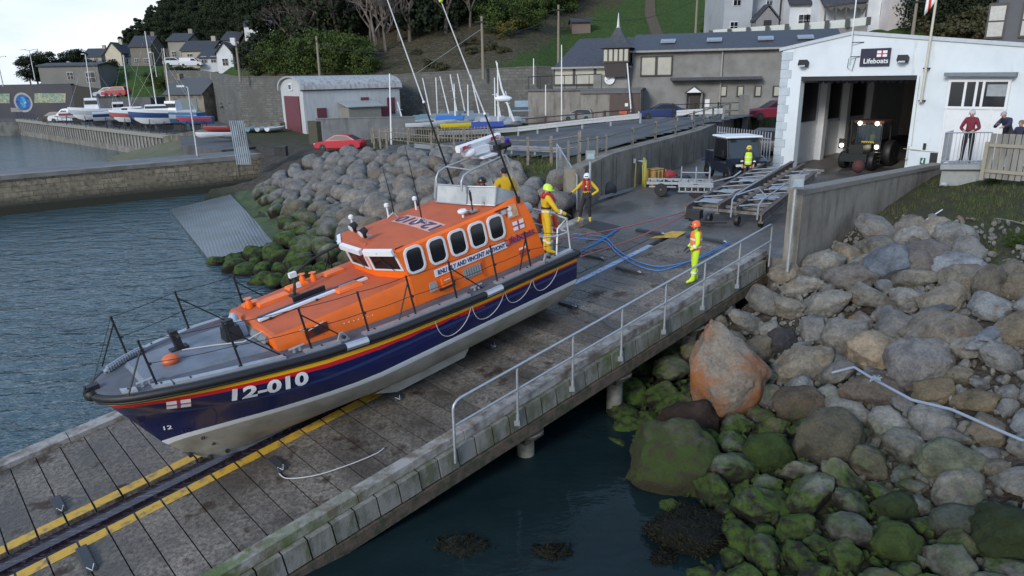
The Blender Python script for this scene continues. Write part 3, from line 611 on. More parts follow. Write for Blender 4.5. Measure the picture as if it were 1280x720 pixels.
# folded mast on the foredeck with cameras
mb = MB(); a = bp(5.85, -.35, 2.65); mb.tube([a, bp(6.02, -.40, 3.1), bp(6.5, -.5, 3.25), bp(7.5, -.55, 3.38)], [.035, .035, .03, .025], 8, m=0); mb.box(bp(5.93, -.34, 3.12), (.16, .10, .11), m=1); mb.box(bp(6.0, -.33, 2.85), (.09, .06, .1), m=1); mb.box(a, (.2, .16, .06), m=0); mb.build('lamp_mast', [M_black, M_white], cas)
# guard rails
def stan(v, sgn, brace, hgt=.92, lean=0):
    w = sgn*(BD(v)-.13); a = bp(v, w, HS(v)+.02); b = bp(v-.04, w-sgn*.03, HS(v)+hgt); m_ = MB(); m_.tube([a, b], .022, 6); m_.ball(a, .045, 8, 5); m_.ball(b, .03, 8, 5); m_.cyl(a+Vector((0, 0, .42)), a+Vector((0, 0, .46)), .035)
    if brace: m_.tube([a.lerp(b, .85), bp(v+brace, w-sgn*.02, HS(v+brace)+.03)], .016, 6)
    m_.build('stanchion', M_black, boat, smooth=60); return b, a.lerp(b, .5)
PL = [(2.5, -.48), (3.85, .75), (5.15, .75), (6.38, 0), (7.52, -.42), (8.62, .75), (9.82, 0), (10.9, -.35)]
for sgn in (1, -1):
    tops = [stan(v, sgn, br) for v, br in PL]
    for q in (0, 1):
        pts = []
        for (a, b) in zip(tops, tops[1:]):
            A, B = a[q], b[q]; pts += [A, A.lerp(B, .33)+Vector((0, 0, -.02)), A.lerp(B, .66)+Vector((0, 0, -.02))]
        pts.append(tops[-1][q]); end = bp(12.0, sgn*1.8, HS(12)+(.55 if q == 0 else .3)); pts.append(end)
        mb = MB(); mb.tube(pts, .0075, 5); mb.build('guard_wire', M_black, boat)
    a, b = tops[0]; mb = MB(); mb.tube([a, bp(1.75, sgn*.25, HS(1.7)+.1)], .007, 5) if sgn < 0 else None
    if mb.v: mb.build('guard_wire', M_black, boat)
# stern rails: silver tube with bars
for sgn in (1, -1):
    mb = MB(); w = sgn*1.76
    mb.tube([bp(11.82, w, 1.96), bp(11.95, w, 2.62), bp(12.3, w, 2.78), bp(12.34, w*.55, 2.85), bp(12.34, sgn*.35, 2.85)], .025, 8)
    mb.tube([bp(11.45, w, 2.55), bp(11.9, w, 2.45), bp(12.32, w, 2.42), bp(12.36, w*.5, 2.45), bp(12.34, sgn*.35, 2.45)], .022, 8)
    mb.tube([bp(12.32, w, 1.96), bp(12.3, w, 2.78)], .022, 8); mb.tube([bp(12.34, w*.55, 1.96), bp(12.34, w*.55, 2.85)], .022, 8); mb.tube([bp(12.34, sgn*.35, 1.96), bp(12.34, sgn*.35, 2.85)], .022, 8)
    mb.build('stern_rail', mat('white_rail', (.6, .62, .64), .35, .3, amt=.2), boat, smooth=60)
# aft well fittings
mb = MB(); mb.lathe([(.13, -.25), (.16, -.2), (.16, .2), (.13, .25)], 16, M=Matrix.Translation(bp(11.93, .55, 2.95)) @ Matrix.Rotation(pi/2, 4, 'Y')); mb.tube([bp(11.75, .35, 2.6), bp(11.75, .35, 3.2), bp(12.0, .40, 3.3), bp(12.15, .4, 3.1), bp(12.15, .4, 2.0)], .022, 8, m=1); mb.build('liferaft_drum', [mat('grey_drum', (.45, .46, .46), .4, amt=.2), M_galv], boat)
for v, w in ((12.02, 1.35), (12.18, 1.10)):
    mb = MB(); q = bp(v, w, 1.96); mb.lathe([(.07, 0), (.075, .18), (.10, .2), (.10, .24)], 12, M=Matrix.Translation(q)); mb.build('bollard', mat('grey_bollard', (.4, .42, .43), .4, amt=.2), boat)
mb = MB()
for k, (v, w, a, b, c_) in enumerate(((11.95, .3, .35, .4, .5), (12.0, -.5, .5, .7, .35), (11.9, .95, .3, .3, .3))): mb.box(bp(v, w, 1.95+c_/2), (a, b, c_), taper=.9)
mb.build('aft_locker', mat('grey_aft_locker', (.12, .13, .14), .5, amt=.4), boat)
lb = thing('lifebuoy', 'orange red lifebuoy hung on the stern rail of the lifeboat', 'lifebuoy', M=BM @ Matrix.Translation(bp(12.42, .95, 2.55)))
mb = MB(); mb.tube([Vector((0, .0, 0))+Vector((.0, cos(a)*.27, sin(a)*.36)) for a in [2*pi*k/28 for k in range(28)]], .065, 10, closed=True); mb.build('ring', mat('lifebuoy_orange', (.68, .06, .015), .45, amt=.15), lb, smooth=60)
for a in (45, 135, 225, 315):
    mb = MB(); mb.tube([Vector((0, cos(R(a+q))*.27, sin(R(a+q))*.36)) for q in (-9, 0, 9)], .069, 10); mb.build('band', M_white, lb, smooth=60)
# foredeck fittings
mb = MB(); q = bp(3.30, -.30, HS(3.3)+.08); mb.box(q+Vector((0, 0, .02)), (.34, .2, .06), m=0); mb.prism([q+Vector((-.05, -.09, 0)), q+Vector((.09, -.09, 0)), q+Vector((.05, -.09, .42)), q+Vector((-.09, -.09, .42))], (0, .18, 0), m=0); mb.cyl(q+Vector((0, -.32, .34)), q+Vector((0, .32, .34)), .028, m=0); mb.build('tow_post', M_black, boat)
mb = MB(); q = bp(2.98, .28, HS(3)+.07); mb.ball(q+Vector((0, 0, .09)), (.17, .15, .11), 14, 8); mb.build('deck_buoy', mat('orange_buoy', (.62, .13, .04), .5, amt=.3), boat)
mb = MB(); q = bp(4.25, .02, HS(4.2)+.09); mb.box(q+Vector((0, 0, .14)), (.36, .34, .28), m=0, taper=.8); mb.box(q+Vector((-.02, -.02, .34)), (.2, .12, .16), m=0); mb.ball(q+Vector((.22, .32, .26)), (.1, .12, .14), m=1); mb.box(q+Vector((.2, .15, .1)), (.25, .4, .3), m=1, taper=.8); mb.build('anchor_winch', [M_black, mat('bluish_cover', (.32, .40, .48), .6, amt=.3)], boat)
mb = MB()
for t_ in range(16): v = 2.05+t_*.052; mb.box(bp(v, -(BD(v)-.22), HS(v)+.07), (.035, .13, .09))
mb.tube([bp(v, -(BD(v)-.2), HS(v)+.12) for v in (2.05, 2.4, 2.8)], .02); mb.build('anchor', M_galv, boat)
for v in (2.32, 4.85, 9.2):
    mb = MB(); q = bp(v, BD(v)-.22, HS(v)+.02); mb.cyl(q, q+Vector((0, 0, .09)), .035, m=0); mb.cyl(q+Vector((.12, 0, 0)), q+Vector((.12, 0, .09)), .035, m=0); mb.tube([q+Vector((-.1, 0, .09)), q+Vector((.22, 0, .09))], .025, m=0); mb.build('deck_cleat', M_galv, boat)
# mooring line looped on the deck and grab lines along the side
mb = MB(); mb.tube([bp(3.3, -.1, HS(3.3)+.12), bp(3.8, .15, HS(3.8)+.12), bp(4.3, .45, HS(4.3)+.12), bp(4.75, .6, 2.55), bp(5.3, 1.35, 2.5), bp(5.6, 1.45, 2.6)], .014, 5); mb.build('deck_line', M_rope, boat)
def seg(v0, v1, dip):
    P_ = []
    for q in range(13):
        t = q/12; v = lerp(v0, v1, t); h = lerp(HS(v0), HS(v1), t)-.20-dip*sin(pi*t)**.75; P_.append(bp(v+.30*dip*sin(2*pi*t)*-.3-.1*sin(pi*t), BH(v, h)+.03, h))
    return P_
for v0, v1, dp in ((7.85, 8.85, .50), (8.87, 9.85, .46), (9.87, 10.75, .40), (10.77, 11.65, .42)):
    mb = MB(); mb.tube(seg(v0, v1, dp), .0085, 5); mb.build('grab_line', M_rope, boat)
# hull numbers and marks
def hullM(v, h, off=.012, tilt=0):
    p = Vector(bp(v, BH(v, h)+off, h)); e = .2; ex = (bp(v+e, BH(v+e, h), h)-bp(v-e, BH(v-e, h), h)).normalized(); up = (bp(v, BH(v, h+e), h+e)-bp(v, BH(v, h-e), h-e)).normalized(); up = (up-ex*up.dot(ex)).normalized(); ez = ex.cross(up)
    return frame(p, ex, up, ez) @ Matrix.Rotation(tilt, 4, 'Z')
def hulltext(s, size, v, h, m, width, tilt, bold):
    o = text(s, size, Matrix.Identity(4), m, hull, 'hull_number', width=width, bold=bold, ext=.003)
    for vt in o.data.vertices:
        x, y = vt.co.x*cos(tilt)-vt.co.y*sin(tilt), vt.co.x*sin(tilt)+vt.co.y*cos(tilt); vv, hh = v+x, h+y
        vt.co = bp(vv, BH(vv, hh)+.026+vt.co.z, hh)
    return o
hulltext('12-010', .40, 4.17, 1.83, M_white, 1.34, R(-5), .014)
M_dk = mat('draught_figures', (.6, .6, .6), .5)
hulltext('12', .15, 2.52, 1.28, M_white, .13, 0, .002); hulltext('10', .15, 2.78, 1.10, M_navytxt, .12, 0, .002); hulltext('8', .13, 3.05, .78, M_dark, .07, 0, .002); hulltext('6', .13, 3.22, .52, M_dark, .07, 0, .002)
fm = flag_mark(Matrix.Identity(4), .36, hull)
for vt in fm.data.vertices: vv, hh = 2.72+vt.co.x, 1.98-.1*vt.co.x+vt.co.y; vt.co = bp(vv, BH(vv, hh)+.026+vt.co.z, hh)
mb = MB(); mb.box(bp(12.37, 0, 1.6), (.02, 1.5, .5)); mb.build('stern_plate', H_navy, hull, smooth=0)
mb = MB()
for w in (-.6, .6): mb.box(bp(12.55, w, .75), (.35, .06, .5)); mb.cyl(bp(12.2, w, .5), bp(12.5, w, .42), .05); mb.box(bp(12.42, w*2.6, .98), (.28, .2, .06))
mb.build('rudder', H_anti, hull)
import numpy as np
# ------------------------------------------------------------------ lie of the land
def tps(pts):
    P = np.array([[p[0], p[1]] for p in pts], float); z = np.array([p[2] for p in pts], float); n = len(P)
    def U(r2): return np.where(r2 < 1e-9, 0, r2*np.log(np.maximum(r2, 1e-9)))
    K = U(((P[:, None]-P[None])**2).sum(-1))+np.eye(n)*6.0; Q = np.hstack([np.ones((n, 1)), P]); A = np.block([[K, Q], [Q.T, np.zeros((3, 3))]])
    c = np.linalg.solve(A, np.concatenate([z, np.zeros(3)]))
    def f(x, y):
        r2 = (P[:, 0]-x)**2+(P[:, 1]-y)**2; return float(U(r2) @ c[:n]+c[n]+c[n+1]*x+c[n+2]*y)
    return f
def inpoly(x, y, poly):
    k = False; j = len(poly)-1
    for i in range(len(poly)):
        a, b = poly[i], poly[j]
        if (a[1] > y) != (b[1] > y) and x < (b[0]-a[0])*(y-a[1])/(b[1]-a[1])+a[0]: k = not k
        j = i
    return k
# station facade frame: s along the front to the right, t inwards, z up
FA = Vector((13.11, 35.46, 0)); FR = Vector((sin(R(137)), cos(R(137)), 0)); FI = Vector((sin(R(47)), cos(R(47)), 0))
def FB(s, t, z): return FA+FR*s+FI*t+Vector((0, 0, z))
TOP = SL(18.7, 0)
def AZ_(x, y): return 2.955+.040*max(-2, ((x-TOP.x)*SD.x+(y-TOP.y)*SD.y)/.989)
LW = [W(722, 262, 3.03), Vector((4.4, 30.6, 0)), Vector((10.6, 40.2, 0)), Vector((14.2, 45.8, 0))]   # left retaining wall line
WR0, WR1 = Vector((7.92, 20.05, 0)), Vector((17.6, 29.6, 0))
apron_poly = [SL(18.68, U0-.44), SL(18.68, U1+.30), Vector((7.7, 20.2, 0)), WR0, WR1, FB(6.4, .3, 0), FB(6.2, 16, 0), FB(-3, 16, 0), LW[3], LW[2], LW[1], LW[0]]
apron_poly = [(p.x, p.y) for p in apron_poly]
LP = [(300, 333, 0), (350, 352, 0), (292, 243, .5), (330, 241, .9), (287, 250, .15), (345, 305, .2), (320, 275, .45), (345, 225, 1.6), (385, 203, 2.6), (400, 194, 3.1), (450, 188, 3.25), (560, 191, 3.35), (640, 205, 3.5), (690, 212, 3.5),
      (370, 178, 3.2), (300, 190, 2.8), (500, 183, 3.4), (560, 172, 3.45), (640, 182, 3.9), (700, 178, 4.3), (780, 178, 4.7), (870, 166, 5.0), (955, 155, 5.3), (880, 148, 4.5), (785, 151, 4.25), (730, 152, 4.1)]
LPw = [tuple(W(*p)) for p in LP]+[(-7, 25.5, 0), (-3.4, 21.2, .2), (-1, 23.5, 1.2), (1.6, 27.6, 2.9), (-3, 27, 1.3), (-7, 30, 1.1), (-25, 75, 3.8), (0, 62, 3.95), (-45, 110, 3.6), (-60, 120, 3.6), (-30, 62, 3.3), (14, 62, 4.6), (25, 60, 5.0), (-42, 95, 3.4), (-12, 20, -1.6), (-18, 28, -1.5), (2.2, 33.6, 4.3), (12, 44, 5.35)]
ZL = tps(LPw)
RP = [(990, 338, 2.65), (1020, 325, 2.85), (1100, 285, 3.3), (1180, 238, 3.95), (1240, 230, 4.2), (1280, 238, 4.3), (1150, 262, 3.6), (1280, 300, 3.9), (1200, 300, 3.4), (1100, 330, 2.7), (1000, 372, 2.2), (1280, 400, 3.0), (1150, 400, 2.2), (1000, 430, 1.45), (905, 420, 1.2), (860, 450, .75),
      (1280, 500, 2.0), (1120, 500, 1.25), (1000, 520, .8), (900, 500, .5), (825, 500, .15), (800, 570, -.05), (1280, 620, 1.25), (1100, 620, .6), (950, 620, .3), (850, 640, .0), (1280, 720, .85), (1100, 720, .4), (940, 720, .1), (830, 720, -.35), (765, 600, -.7), (750, 500, -.5), (640, 600, -1.2), (640, 720, -1.5)]
RPw = [tuple(W(*p)) for p in RP]+[(20, 10, 2.6), (14, 4, 1.2), (30, 24, 5.2), (8, 2, .4), (2, 12, -1.4), (1, 17, -.8), (4, 20, .3), (24, 30, 4.8)]
ZR = tps(RPw)
def ZRc(x, y): return ZR(x, y)
def su(x, y): return (x-SO.x)*SU.x+(y-SO.y)*SU.y
G_soil = None
def ground_material(name, grassy):
    m, t, b = nodes(name); b.inputs['Roughness'].default_value = .95; b.inputs['Specular IOR Level'].default_value = .2
    g = N(t, 'ShaderNodeNewGeometry'); s_ = N(t, 'ShaderNodeSeparateXYZ'); t.links.new(g.outputs['Position'], s_.inputs[0])
    f = noise_fac(t, 1.3, lo=.4, hi=.65, coord='World', detail=9); f2 = noise_fac(t, 9, lo=.35, hi=.7, coord='World', detail=7)
    soil = mixc(t, f, (.075, .062, .048), (.12, .11, .10)); soil = mixc(t, f2, soil, (.035, .03, .024))
    grass = mixc(t, f2, (.040, .058, .018), (.075, .07, .035)); grass = mixc(t, f, grass, (.05, .045, .028))
    r = N(t, 'ShaderNodeMapRange'); r.inputs['From Min'].default_value = grassy; r.inputs['From Max'].default_value = grassy+.7; t.links.new(s_.outputs['Z'], r.inputs[0])
    c = mixc(t, r.outputs[0], soil, grass)
    r2 = N(t, 'ShaderNodeMapRange'); r2.inputs['From Min'].default_value = .9; r2.inputs['From Max'].default_value = .1; t.links.new(s_.outputs['Z'], r2.inputs[0]); mu = N(t, 'ShaderNodeMath', operation='MULTIPLY'); t.links.new(r2.outputs[0], mu.inputs[0]); t.links.new(f, mu.inputs[1])
    c = mixc(t, r2.outputs[0], c, (.022, .028, .016)); c = mixc(t, mu.outputs[0], c, (.035, .055, .012))
    t.links.new(c, b.inputs['Base Color']); bump(t, b, f2, .8, .08); return m
def sheet(name, f, x0, x1, y0, y1, st, m, keep=None, rough=0, label=None):
    nx, ny = int((x1-x0)/st)+1, int((y1-y0)/st)+1; mb = MB(); idx = {}
    for i in range(nx):
        for j in range(ny):
            x, y = x0+i*st, y0+j*st
            if keep and not keep(x, y): continue
            z = f(x, y)+(rough*noise.noise(Vector((x*1.3, y*1.3, 0))) if rough else 0); idx[i, j] = len(mb.v); mb.v.append(Vector((x, y, z)))
    for (i, j), a in idx.items():
        if (i+1, j) in idx and (i+1, j+1) in idx and (i, j+1) in idx: mb.f.append((a, idx[i+1, j], idx[i+1, j+1], idx[i, j+1])); mb.mi.append(0)
    o = mb.build(name, m, smooth=180); return tag(o, kind='structure')
def behindwall(x, y):     # on the road side of the left retaining wall
    for a, b in zip(LW, LW[1:]):
        if a.y <= y <= b.y: return x < a.x+(b.x-a.x)*(y-a.y)/(b.y-a.y)
    return x < LW[0].x if y < LW[0].y else x < LW[3].x+(y-LW[3].y)*.64
def fl(x, y):
    z = ZL(x, y)
    if su(x, y) > -4.9 and y < 31 and not behindwall(x, y): z = min(z, SL(0, 0).z+((x-SO.x)*SD.x+(y-SO.y)*SD.y)*.149-1.0)
    if inpoly(x, y, apron_poly) or (not behindwall(x+.36, y) and y > 26): z = min(z, 2.3)
    return z
GL = ground_material('grass_and_soil_bank', 2.9)
def lkeep(x, y):
    if y > 56: return x > -19.5-(y-56)*.52
    if y > 46: return x > -19.5+(56-y)*.25 or (y < 52 and x > -22)
    return x > -22 and (su(x, y) < -2.0 or y > 26)
sheet('ground', fl, -34, 22, 18, 76.2, .27, GL, keep=lkeep, rough=.06)
def fr_(x, y):
    z = ZR(x, y); u_ = su(x, y)
    if u_ < 3.3 and y < 24: z = min(z, SL(0, 0).z+((x-SO.x)*SD.x+(y-SO.y)*SD.y)*.149-1.15)
    return z
def rkeep(x, y):
    if y < -2: return False
    a = (WR1-WR0); k = (x-WR0.x)*a.y-(y-WR0.y)*a.x
    if k < -0.6 and y > 19.5 and x > 5: return False
    return su(x, y) > -1.0
sheet('foreshore', fr_, -2, 36, -2, 40, .35, ground_material('foreshore_soil', 3.1), keep=rkeep, rough=.10)

# ------------------------------------------------------------------ apron, walls
def apron_material():
    m, t, b = nodes('wet_apron_concrete')
    f = noise_fac(t, .45, lo=.42, hi=.6, coord='World', detail=8); f2 = noise_fac(t, 7, lo=.3, hi=.75, coord='World', detail=6)
    c = mixc(t, f, (.13, .125, .12), (.055, .05, .046)); c = mixc(t, f2, c, (.08, .07, .06)); t.links.new(c, b.inputs['Base Color'])
    r = N(t, 'ShaderNodeMapRange'); r.inputs['To Min'].default_value = .75; r.inputs['To Max'].default_value = .28; t.links.new(f, r.inputs[0]); t.links.new(r.outputs[0], b.inputs['Roughness']); bump(t, b, f2, .25, .01); return m
mb = MB(); n_ = len(apron_poly); tp = [Vector((x, y, AZ_(x, y))) for x, y in apron_poly]; mb.v = tp+[Vector((p.x, p.y, 1.2)) for p in tp]
mb.f = [tuple(range(n_))]+[(i, n_+i, n_+(i+1) % n_, (i+1) % n_) for i in range(n_)]; mb.mi = [0]*len(mb.f)
apr = mb.build('apron', apron_material(), smooth=0, recalc=True); bm = bmesh.new(); bm.from_mesh(apr.data); bmesh.ops.triangulate(bm, faces=bm.faces); bm.to_mesh(apr.data); bm.free(); tag(apr, kind='structure')
def wall_run(mb, pts, z0, tops, th, cap=0, capm=1):      # vertical wall through ground points, sloping top
    for i in range(len(pts)-1):
        a, b = Vector(pts[i][:2]+(0,)) if isinstance(pts[i], tuple) else Vector((pts[i].x, pts[i].y, 0)), Vector((pts[i+1].x, pts[i+1].y, 0)); d = (b-a); nn = Vector((-d.y, d.x, 0)).normalized()*th
        vs = [a+Vector((0, 0, z0)), b+Vector((0, 0, z0)), b+nn+Vector((0, 0, z0)), a+nn+Vector((0, 0, z0)), a+Vector((0, 0, tops[i])), b+Vector((0, 0, tops[i+1])), b+nn+Vector((0, 0, tops[i+1])), a+nn+Vector((0, 0, tops[i]))]
        mb.add(vs, [(0, 3, 2, 1), (4, 5, 6, 7), (0, 1, 5, 4), (1, 2, 6, 5), (2, 3, 7, 6), (3, 0, 4, 7)])
        if cap:
            c = [p+Vector((0, 0, .002)) for p in vs[4:]]; e = nn.normalized()*.04; c = [c[0]-e, c[1]-e, c[2]+e, c[3]+e]
            mb.add(c+[p+Vector((0, 0, cap)) for p in c], [(0, 3, 2, 1), (4, 5, 6, 7), (0, 1, 5, 4), (1, 2, 6, 5), (2, 3, 7, 6), (3, 0, 4, 7)], capm)
def wall_material(name, a, b_, streak=(.07, .065, .055), bs=9):
    m, t, b = nodes(name); b.inputs['Roughness'].default_value = .88
    f = noise_fac(t, .8, lo=.4, hi=.65, coord='World', detail=8); f2 = noise_fac(t, 2.2, lo=.52, hi=.75, coord='World', detail=6, stretch=(1, 1, .22)); f3 = noise_fac(t, bs, lo=.3, hi=.75, coord='World')
    c = mixc(t, f, a, b_); c = mixc(t, f2, c, streak); t.links.new(c, b.inputs['Base Color']); bump(t, b, f3, .35, .03); return m
M_wallc = wall_material('stained_concrete', (.235, .215, .18), (.15, .135, .11))
lw = thing('retaining_wall', 'long stained concrete retaining wall between the apron and the upper road', 'wall', loc=(LW[1].x, LW[1].y, 3))
ltop = [4.62, 4.95, 5.12, 5.55]
mb = MB(); wall_run(mb, LW, 2.6, ltop, .62); mb.build('wall_face', M_wallc, lw, True, 0)
mb = MB(); wall_run(mb, [LW[0]+Vector((-.08, -.02, 0)), LW[0]+Vector((-.5, .9, 0))], 2.2, [4.64, 4.66], -.4) ; mb.v = mb.v
mb.build('wall_end', M_wallc, lw, True, 0)
mb = MB()
for k in range(9):
    t_ = (k+.5)/9; seg = 0 if t_ < .25 else 1; a, b = LW[seg], LW[seg+1]; q = a.lerp(b, t_/.25 if seg == 0 else (t_-.25)/.75); n__ = Vector((b.y-a.y, a.x-b.x, 0)).normalized()
    mb.box((q.x+n__.x*.006, q.y+n__.y*.006, 3.95), (.02, .02, 1.55), rz=atan2(n__.y, n__.x))
mb.build('joint', mat('dark_joint', (.07, .065, .06), .9), lw, True, 0)
rw_ = thing('sea_wall', 'low sloping concrete wall between the apron and the boulder bank', 'wall', loc=(WR0.x, WR0.y, 2.7))
mb = MB(); wall_run(mb, [WR0, WR1], 1.4, [4.86, 4.30], .0001-.42, cap=.14); mb.build('wall_face', [M_wallc, mat('wall_coping', (.20, .185, .16), .85, amt=.4)], rw_, True, 0)
# ------------------------------------------------------------------ lifeboat station
def wallw_material():
    m, t, b = nodes('white_render'); b.inputs['Roughness'].default_value = .8
    f = noise_fac(t, .7, lo=.45, hi=.8, coord='World', detail=8); f2 = noise_fac(t, 3.0, lo=.62, hi=.8, coord='World', detail=6, stretch=(1, 1, .15))
    c = mixc(t, f, (.60, .66, .70), (.50, .56, .60)); c = mixc(t, f2, c, (.38, .40, .40)); t.links.new(c, b.inputs['Base Color']); bump(t, b, noise_fac(t, 25, lo=.2, hi=.8, coord='World'), .3, .01); return m
M_rend = wallw_material()
st = thing('lifeboat_station', 'white gabled boathouse with wide open doorway and quoined corner', 'boathouse', M=frame(FB(0, 0, 3.4), FR, FI, (0, 0, 1)))
def fz(s): return interp(s, [(-.1, 9.12), (3.21, 9.71), (14.0, 8.42)])-3.4
def P_(s, t, z): return Vector((s, t, z-3.4))
DS0, DS1, DZ = 1.0, 6.03, 7.93
mb = MB(); th = .42
def slab(s0, s1, z0, z1a, z1b, t0=0, t1=th):
    mb.prism([(s0, t0, z0-3.4), (s1, t0, z0-3.4), (s1, t0, z1b), (s0, t0, z1a)], (0, t1-t0, 0))
slab(0, DS0, 2.4, fz(0), fz(DS0)); slab(DS0, 3.21, DZ, fz(DS0), fz(3.21)); slab(3.21, DS1, DZ, fz(3.21), fz(DS1)); slab(DS1, 14, 2.4, fz(DS1), fz(14))
mb.build('front_wall', M_rend, st, smooth=0, recalc=True)
M_int = mat('interior_wall', (.32, .29, .26), .9, amt=.3); M_intw = mat('interior_white_dado', (.78, .82, .84), .7, amt=.25)
mb = MB(); mb.box((.10, 8.2, 2.2), (.2, 15.6, 7.2)); mb.build('side_wall', M_rend, st, smooth=0)
mb = MB(); mb.box((7.2, 16.2, 2.2), (14.2, .3, 7.2)); mb.build('back_wall', M_int, st, smooth=0)
mb = MB(); mb.box((6.14, 8.3, 2.2), (.2, 15.6, 7.2)); mb.build('inner_partition', M_int, st, smooth=0)
mb = MB(); mb.prism([(-.1, .05, fz(-.1)-.02), (3.21, .05, fz(3.21)-.02), (14, .05, fz(14)-.02), (14, .05, fz(14)-.2), (3.21, .05, fz(3.21)-.2), (-.1, .05, fz(-.1)-.2)], (0, 16.2, 0)); mb.build('roof', mat('pale_roof_sheet', (.32, .34, .36), .6, amt=.3), st, smooth=0)
mb = MB()
for a, b in ((-.16, 3.21), (3.21, 14.0)):
    mb.prism([(a, -.07, fz(a)-.02), (b, -.07, fz(b)-.02), (b, -.07, fz(b)+.13), (a, -.07, fz(a)+.13)], (0, .55, 0))
mb.build('verge', mat('verge_trim', (.46, .51, .55), .6, amt=.3), st, smooth=0)
# quoins on the corner, alternating long and short
mb = MB()
for k in range(14):
    z0 = .02+k*.405; w = .52 if k % 2 else .36; mb.box((w/2-.012, -.02, z0+.19-.9+.9), (w, .045, .375)); mb.box((-.02, .25 if k % 2 else .18, z0+.19), (.045, .5 if k % 2 else .36, .375))
mb.build('quoins', mat('quoin_blocks', (.44, .50, .54), .8, col2=(.36, .42, .47), scale=2.5), st, smooth=0)
# left interior wall: white dado, dark glazed upper part, pillars
mb = MB(); mb.box((.225, 2.7, 1.0), (.05, 4.4, 2.3)); mb.box((.225, 8.3, 1.0), (.05, 6, 2.3)); mb.box((.24, 2.6, 2.2), (.10, 4.4, .10)); mb.build('dado', M_intw, st, smooth=0)
mb = MB(); mb.box((.23, 2.2, 3.25), (.06, 2.9, 1.9)); mb.box((.23, 5.6, 3.25), (.06, 1.8, 1.9)); mb.box((.23, 8.6, 3.25), (.06, 2.4, 1.9)); mb.build('side_window', mat('dark_interior_window', (.006, .007, .012), .5, amt=.2), st, smooth=0)
for t_ in (4.1, 6.9, 10.2):
    mb = MB(); mb.box((.42, t_, 2.2), (.35, .4, 4.6)); mb.build('pillar', mat('interior_pillar', (.62, .64, .66), .8, amt=.2), st, smooth=0)
mb = MB(); mb.box((.27, .95, 1.0), (.05, .35, 2.0)); mb.build('blue_door', mat('blue_door', (.02, .05, .13), .5), st, smooth=0)
mb = MB()
for k, (x, z, a) in enumerate(((4.2, 2.9, 35), (4.2, 2.9, -35))): mb.box((x, 15.95, z), (4.6, .08, .14), M=Matrix.Rotation(R(a), 4, 'Y'))
for x in (3.2, 5.0): mb.box((x, 13.0, 1.6), (.14, .14, 3.4)); mb.box((x, 13, 3.1), (.9, .1, .1))
mb.build('interior_frame', M_dark, st, smooth=0)
mb = MB(); mb.box((3.5, .14, DZ-3.4-.10), (4.98, .2, .18)); mb.build('shutter_box', M_dark, st, smooth=0)
mb = MB()
for k in range(17): mb.ball((1.4+k*.28, 1.2, 4.34), (.14, .1, .16), 8, 5)
mb.build('shutter_curtain', mat('grey_curtain_edge', (.05, .055, .065), .8), st, smooth=60)
# bay window and white boarding to the right
WS0, WS1, WZ0, WZ1 = 7.33, 9.40, 6.64, 7.70
mb = MB(); mb.box(((WS0+WS1)/2, -.03, (WZ0+WZ1)/2-3.4), (WS1-WS0, .04, WZ1-WZ0)); win = mb.build('window', M_glass, st, smooth=0)
mb = MB()
for s_ in (WS0, WS0+.58, WS0+.98, WS0+1.22, WS1): mb.box((s_, -.06, (WZ0+WZ1)/2-3.4), (.09, .08, WZ1-WZ0+.1))
for z in (WZ0, WZ1): mb.box(((WS0+WS1)/2, -.06, z-3.4), (WS1-WS0+.12, .085, .10))
mb.build('frame', W_frame, win, smooth=0)
mb = MB(); mb.box((WS0+1.72, -.055, 3.92), (.75, .02, .45)); mb.build('blind', mat('pale_blind', (.30, .33, .36), .7), win, smooth=0)
mb = MB(); mb.box(((WS0+WS1)/2, -.03, (4.2+WZ0)/2-3.4), (WS1-WS0, .06, WZ0-4.25)); 
for s_ in (WS0, WS0+.9, WS0+1.6, WS1): mb.box((s_, -.05, (4.2+WZ0)/2-3.4), (.08, .07, WZ0-4.2))
mb.build('white_boarding', W_frame, st, smooth=0)
mb = MB(); mb.prism([(WS0-.18, -.05, WZ1+.18-3.4), (WS1+.22, -.05, WZ1+.14-3.4), (WS1+.22, -.05, WZ1+.30-3.4), (WS0-.18, -.05, WZ1+.32-3.4)], (0, -.35, 0)); mb.build('window_hood', mat('grey_lead_hood', (.17, .20, .22), .7, amt=.3), st, smooth=0)
mb = MB(); mb.box((7.22, .0, 4.4-3.4), (.5, .03, .75)); mb.build('basement_opening', M_dark, st, smooth=0)
# sign
sg = MB(frame((4.26, -.06, 8.70-3.4), (1, 0, 0), (0, 0, 1), (0, -1, 0))); sg.box((0, 0, 0), (1.24, .74, .05)); sgo = sg.build('sign_board', mat('dark_navy_sign', (.018, .02, .045), .5), st, smooth=0)
text('Lifeboats', .29, frame((4.31, -.09, 8.54-3.4), (1, 0, 0), (0, 0, 1), (0, -1, 0)), M_white, sgo, width=1.02, bold=.004)
flag_mark(frame((4.54, -.09, 8.84-3.4), (1, 0, 0), (0, 0, 1), (0, -1, 0)), .42, sgo)
for s_, z in ((1.16, 8.52), (5.46, 8.60)):
    mb = MB(); mb.box((s_, -.24, z-3.4), (.40, .26, .24), M=Matrix.Rotation(R(-25), 4, 'X')); mb.box((s_, -.06, z-3.4), (.1, .2, .1)); f = mb.build('floodlight', M_black, st, smooth=0)
    mb = MB(); mb.box((s_, -.36, z-3.4-.10), (.28, .02, .10), M=Matrix.Rotation(R(-25), 4, 'X')); mb.build('lens', mat('lamp_lens', (.5, .55, .6), .2), f, smooth=0)
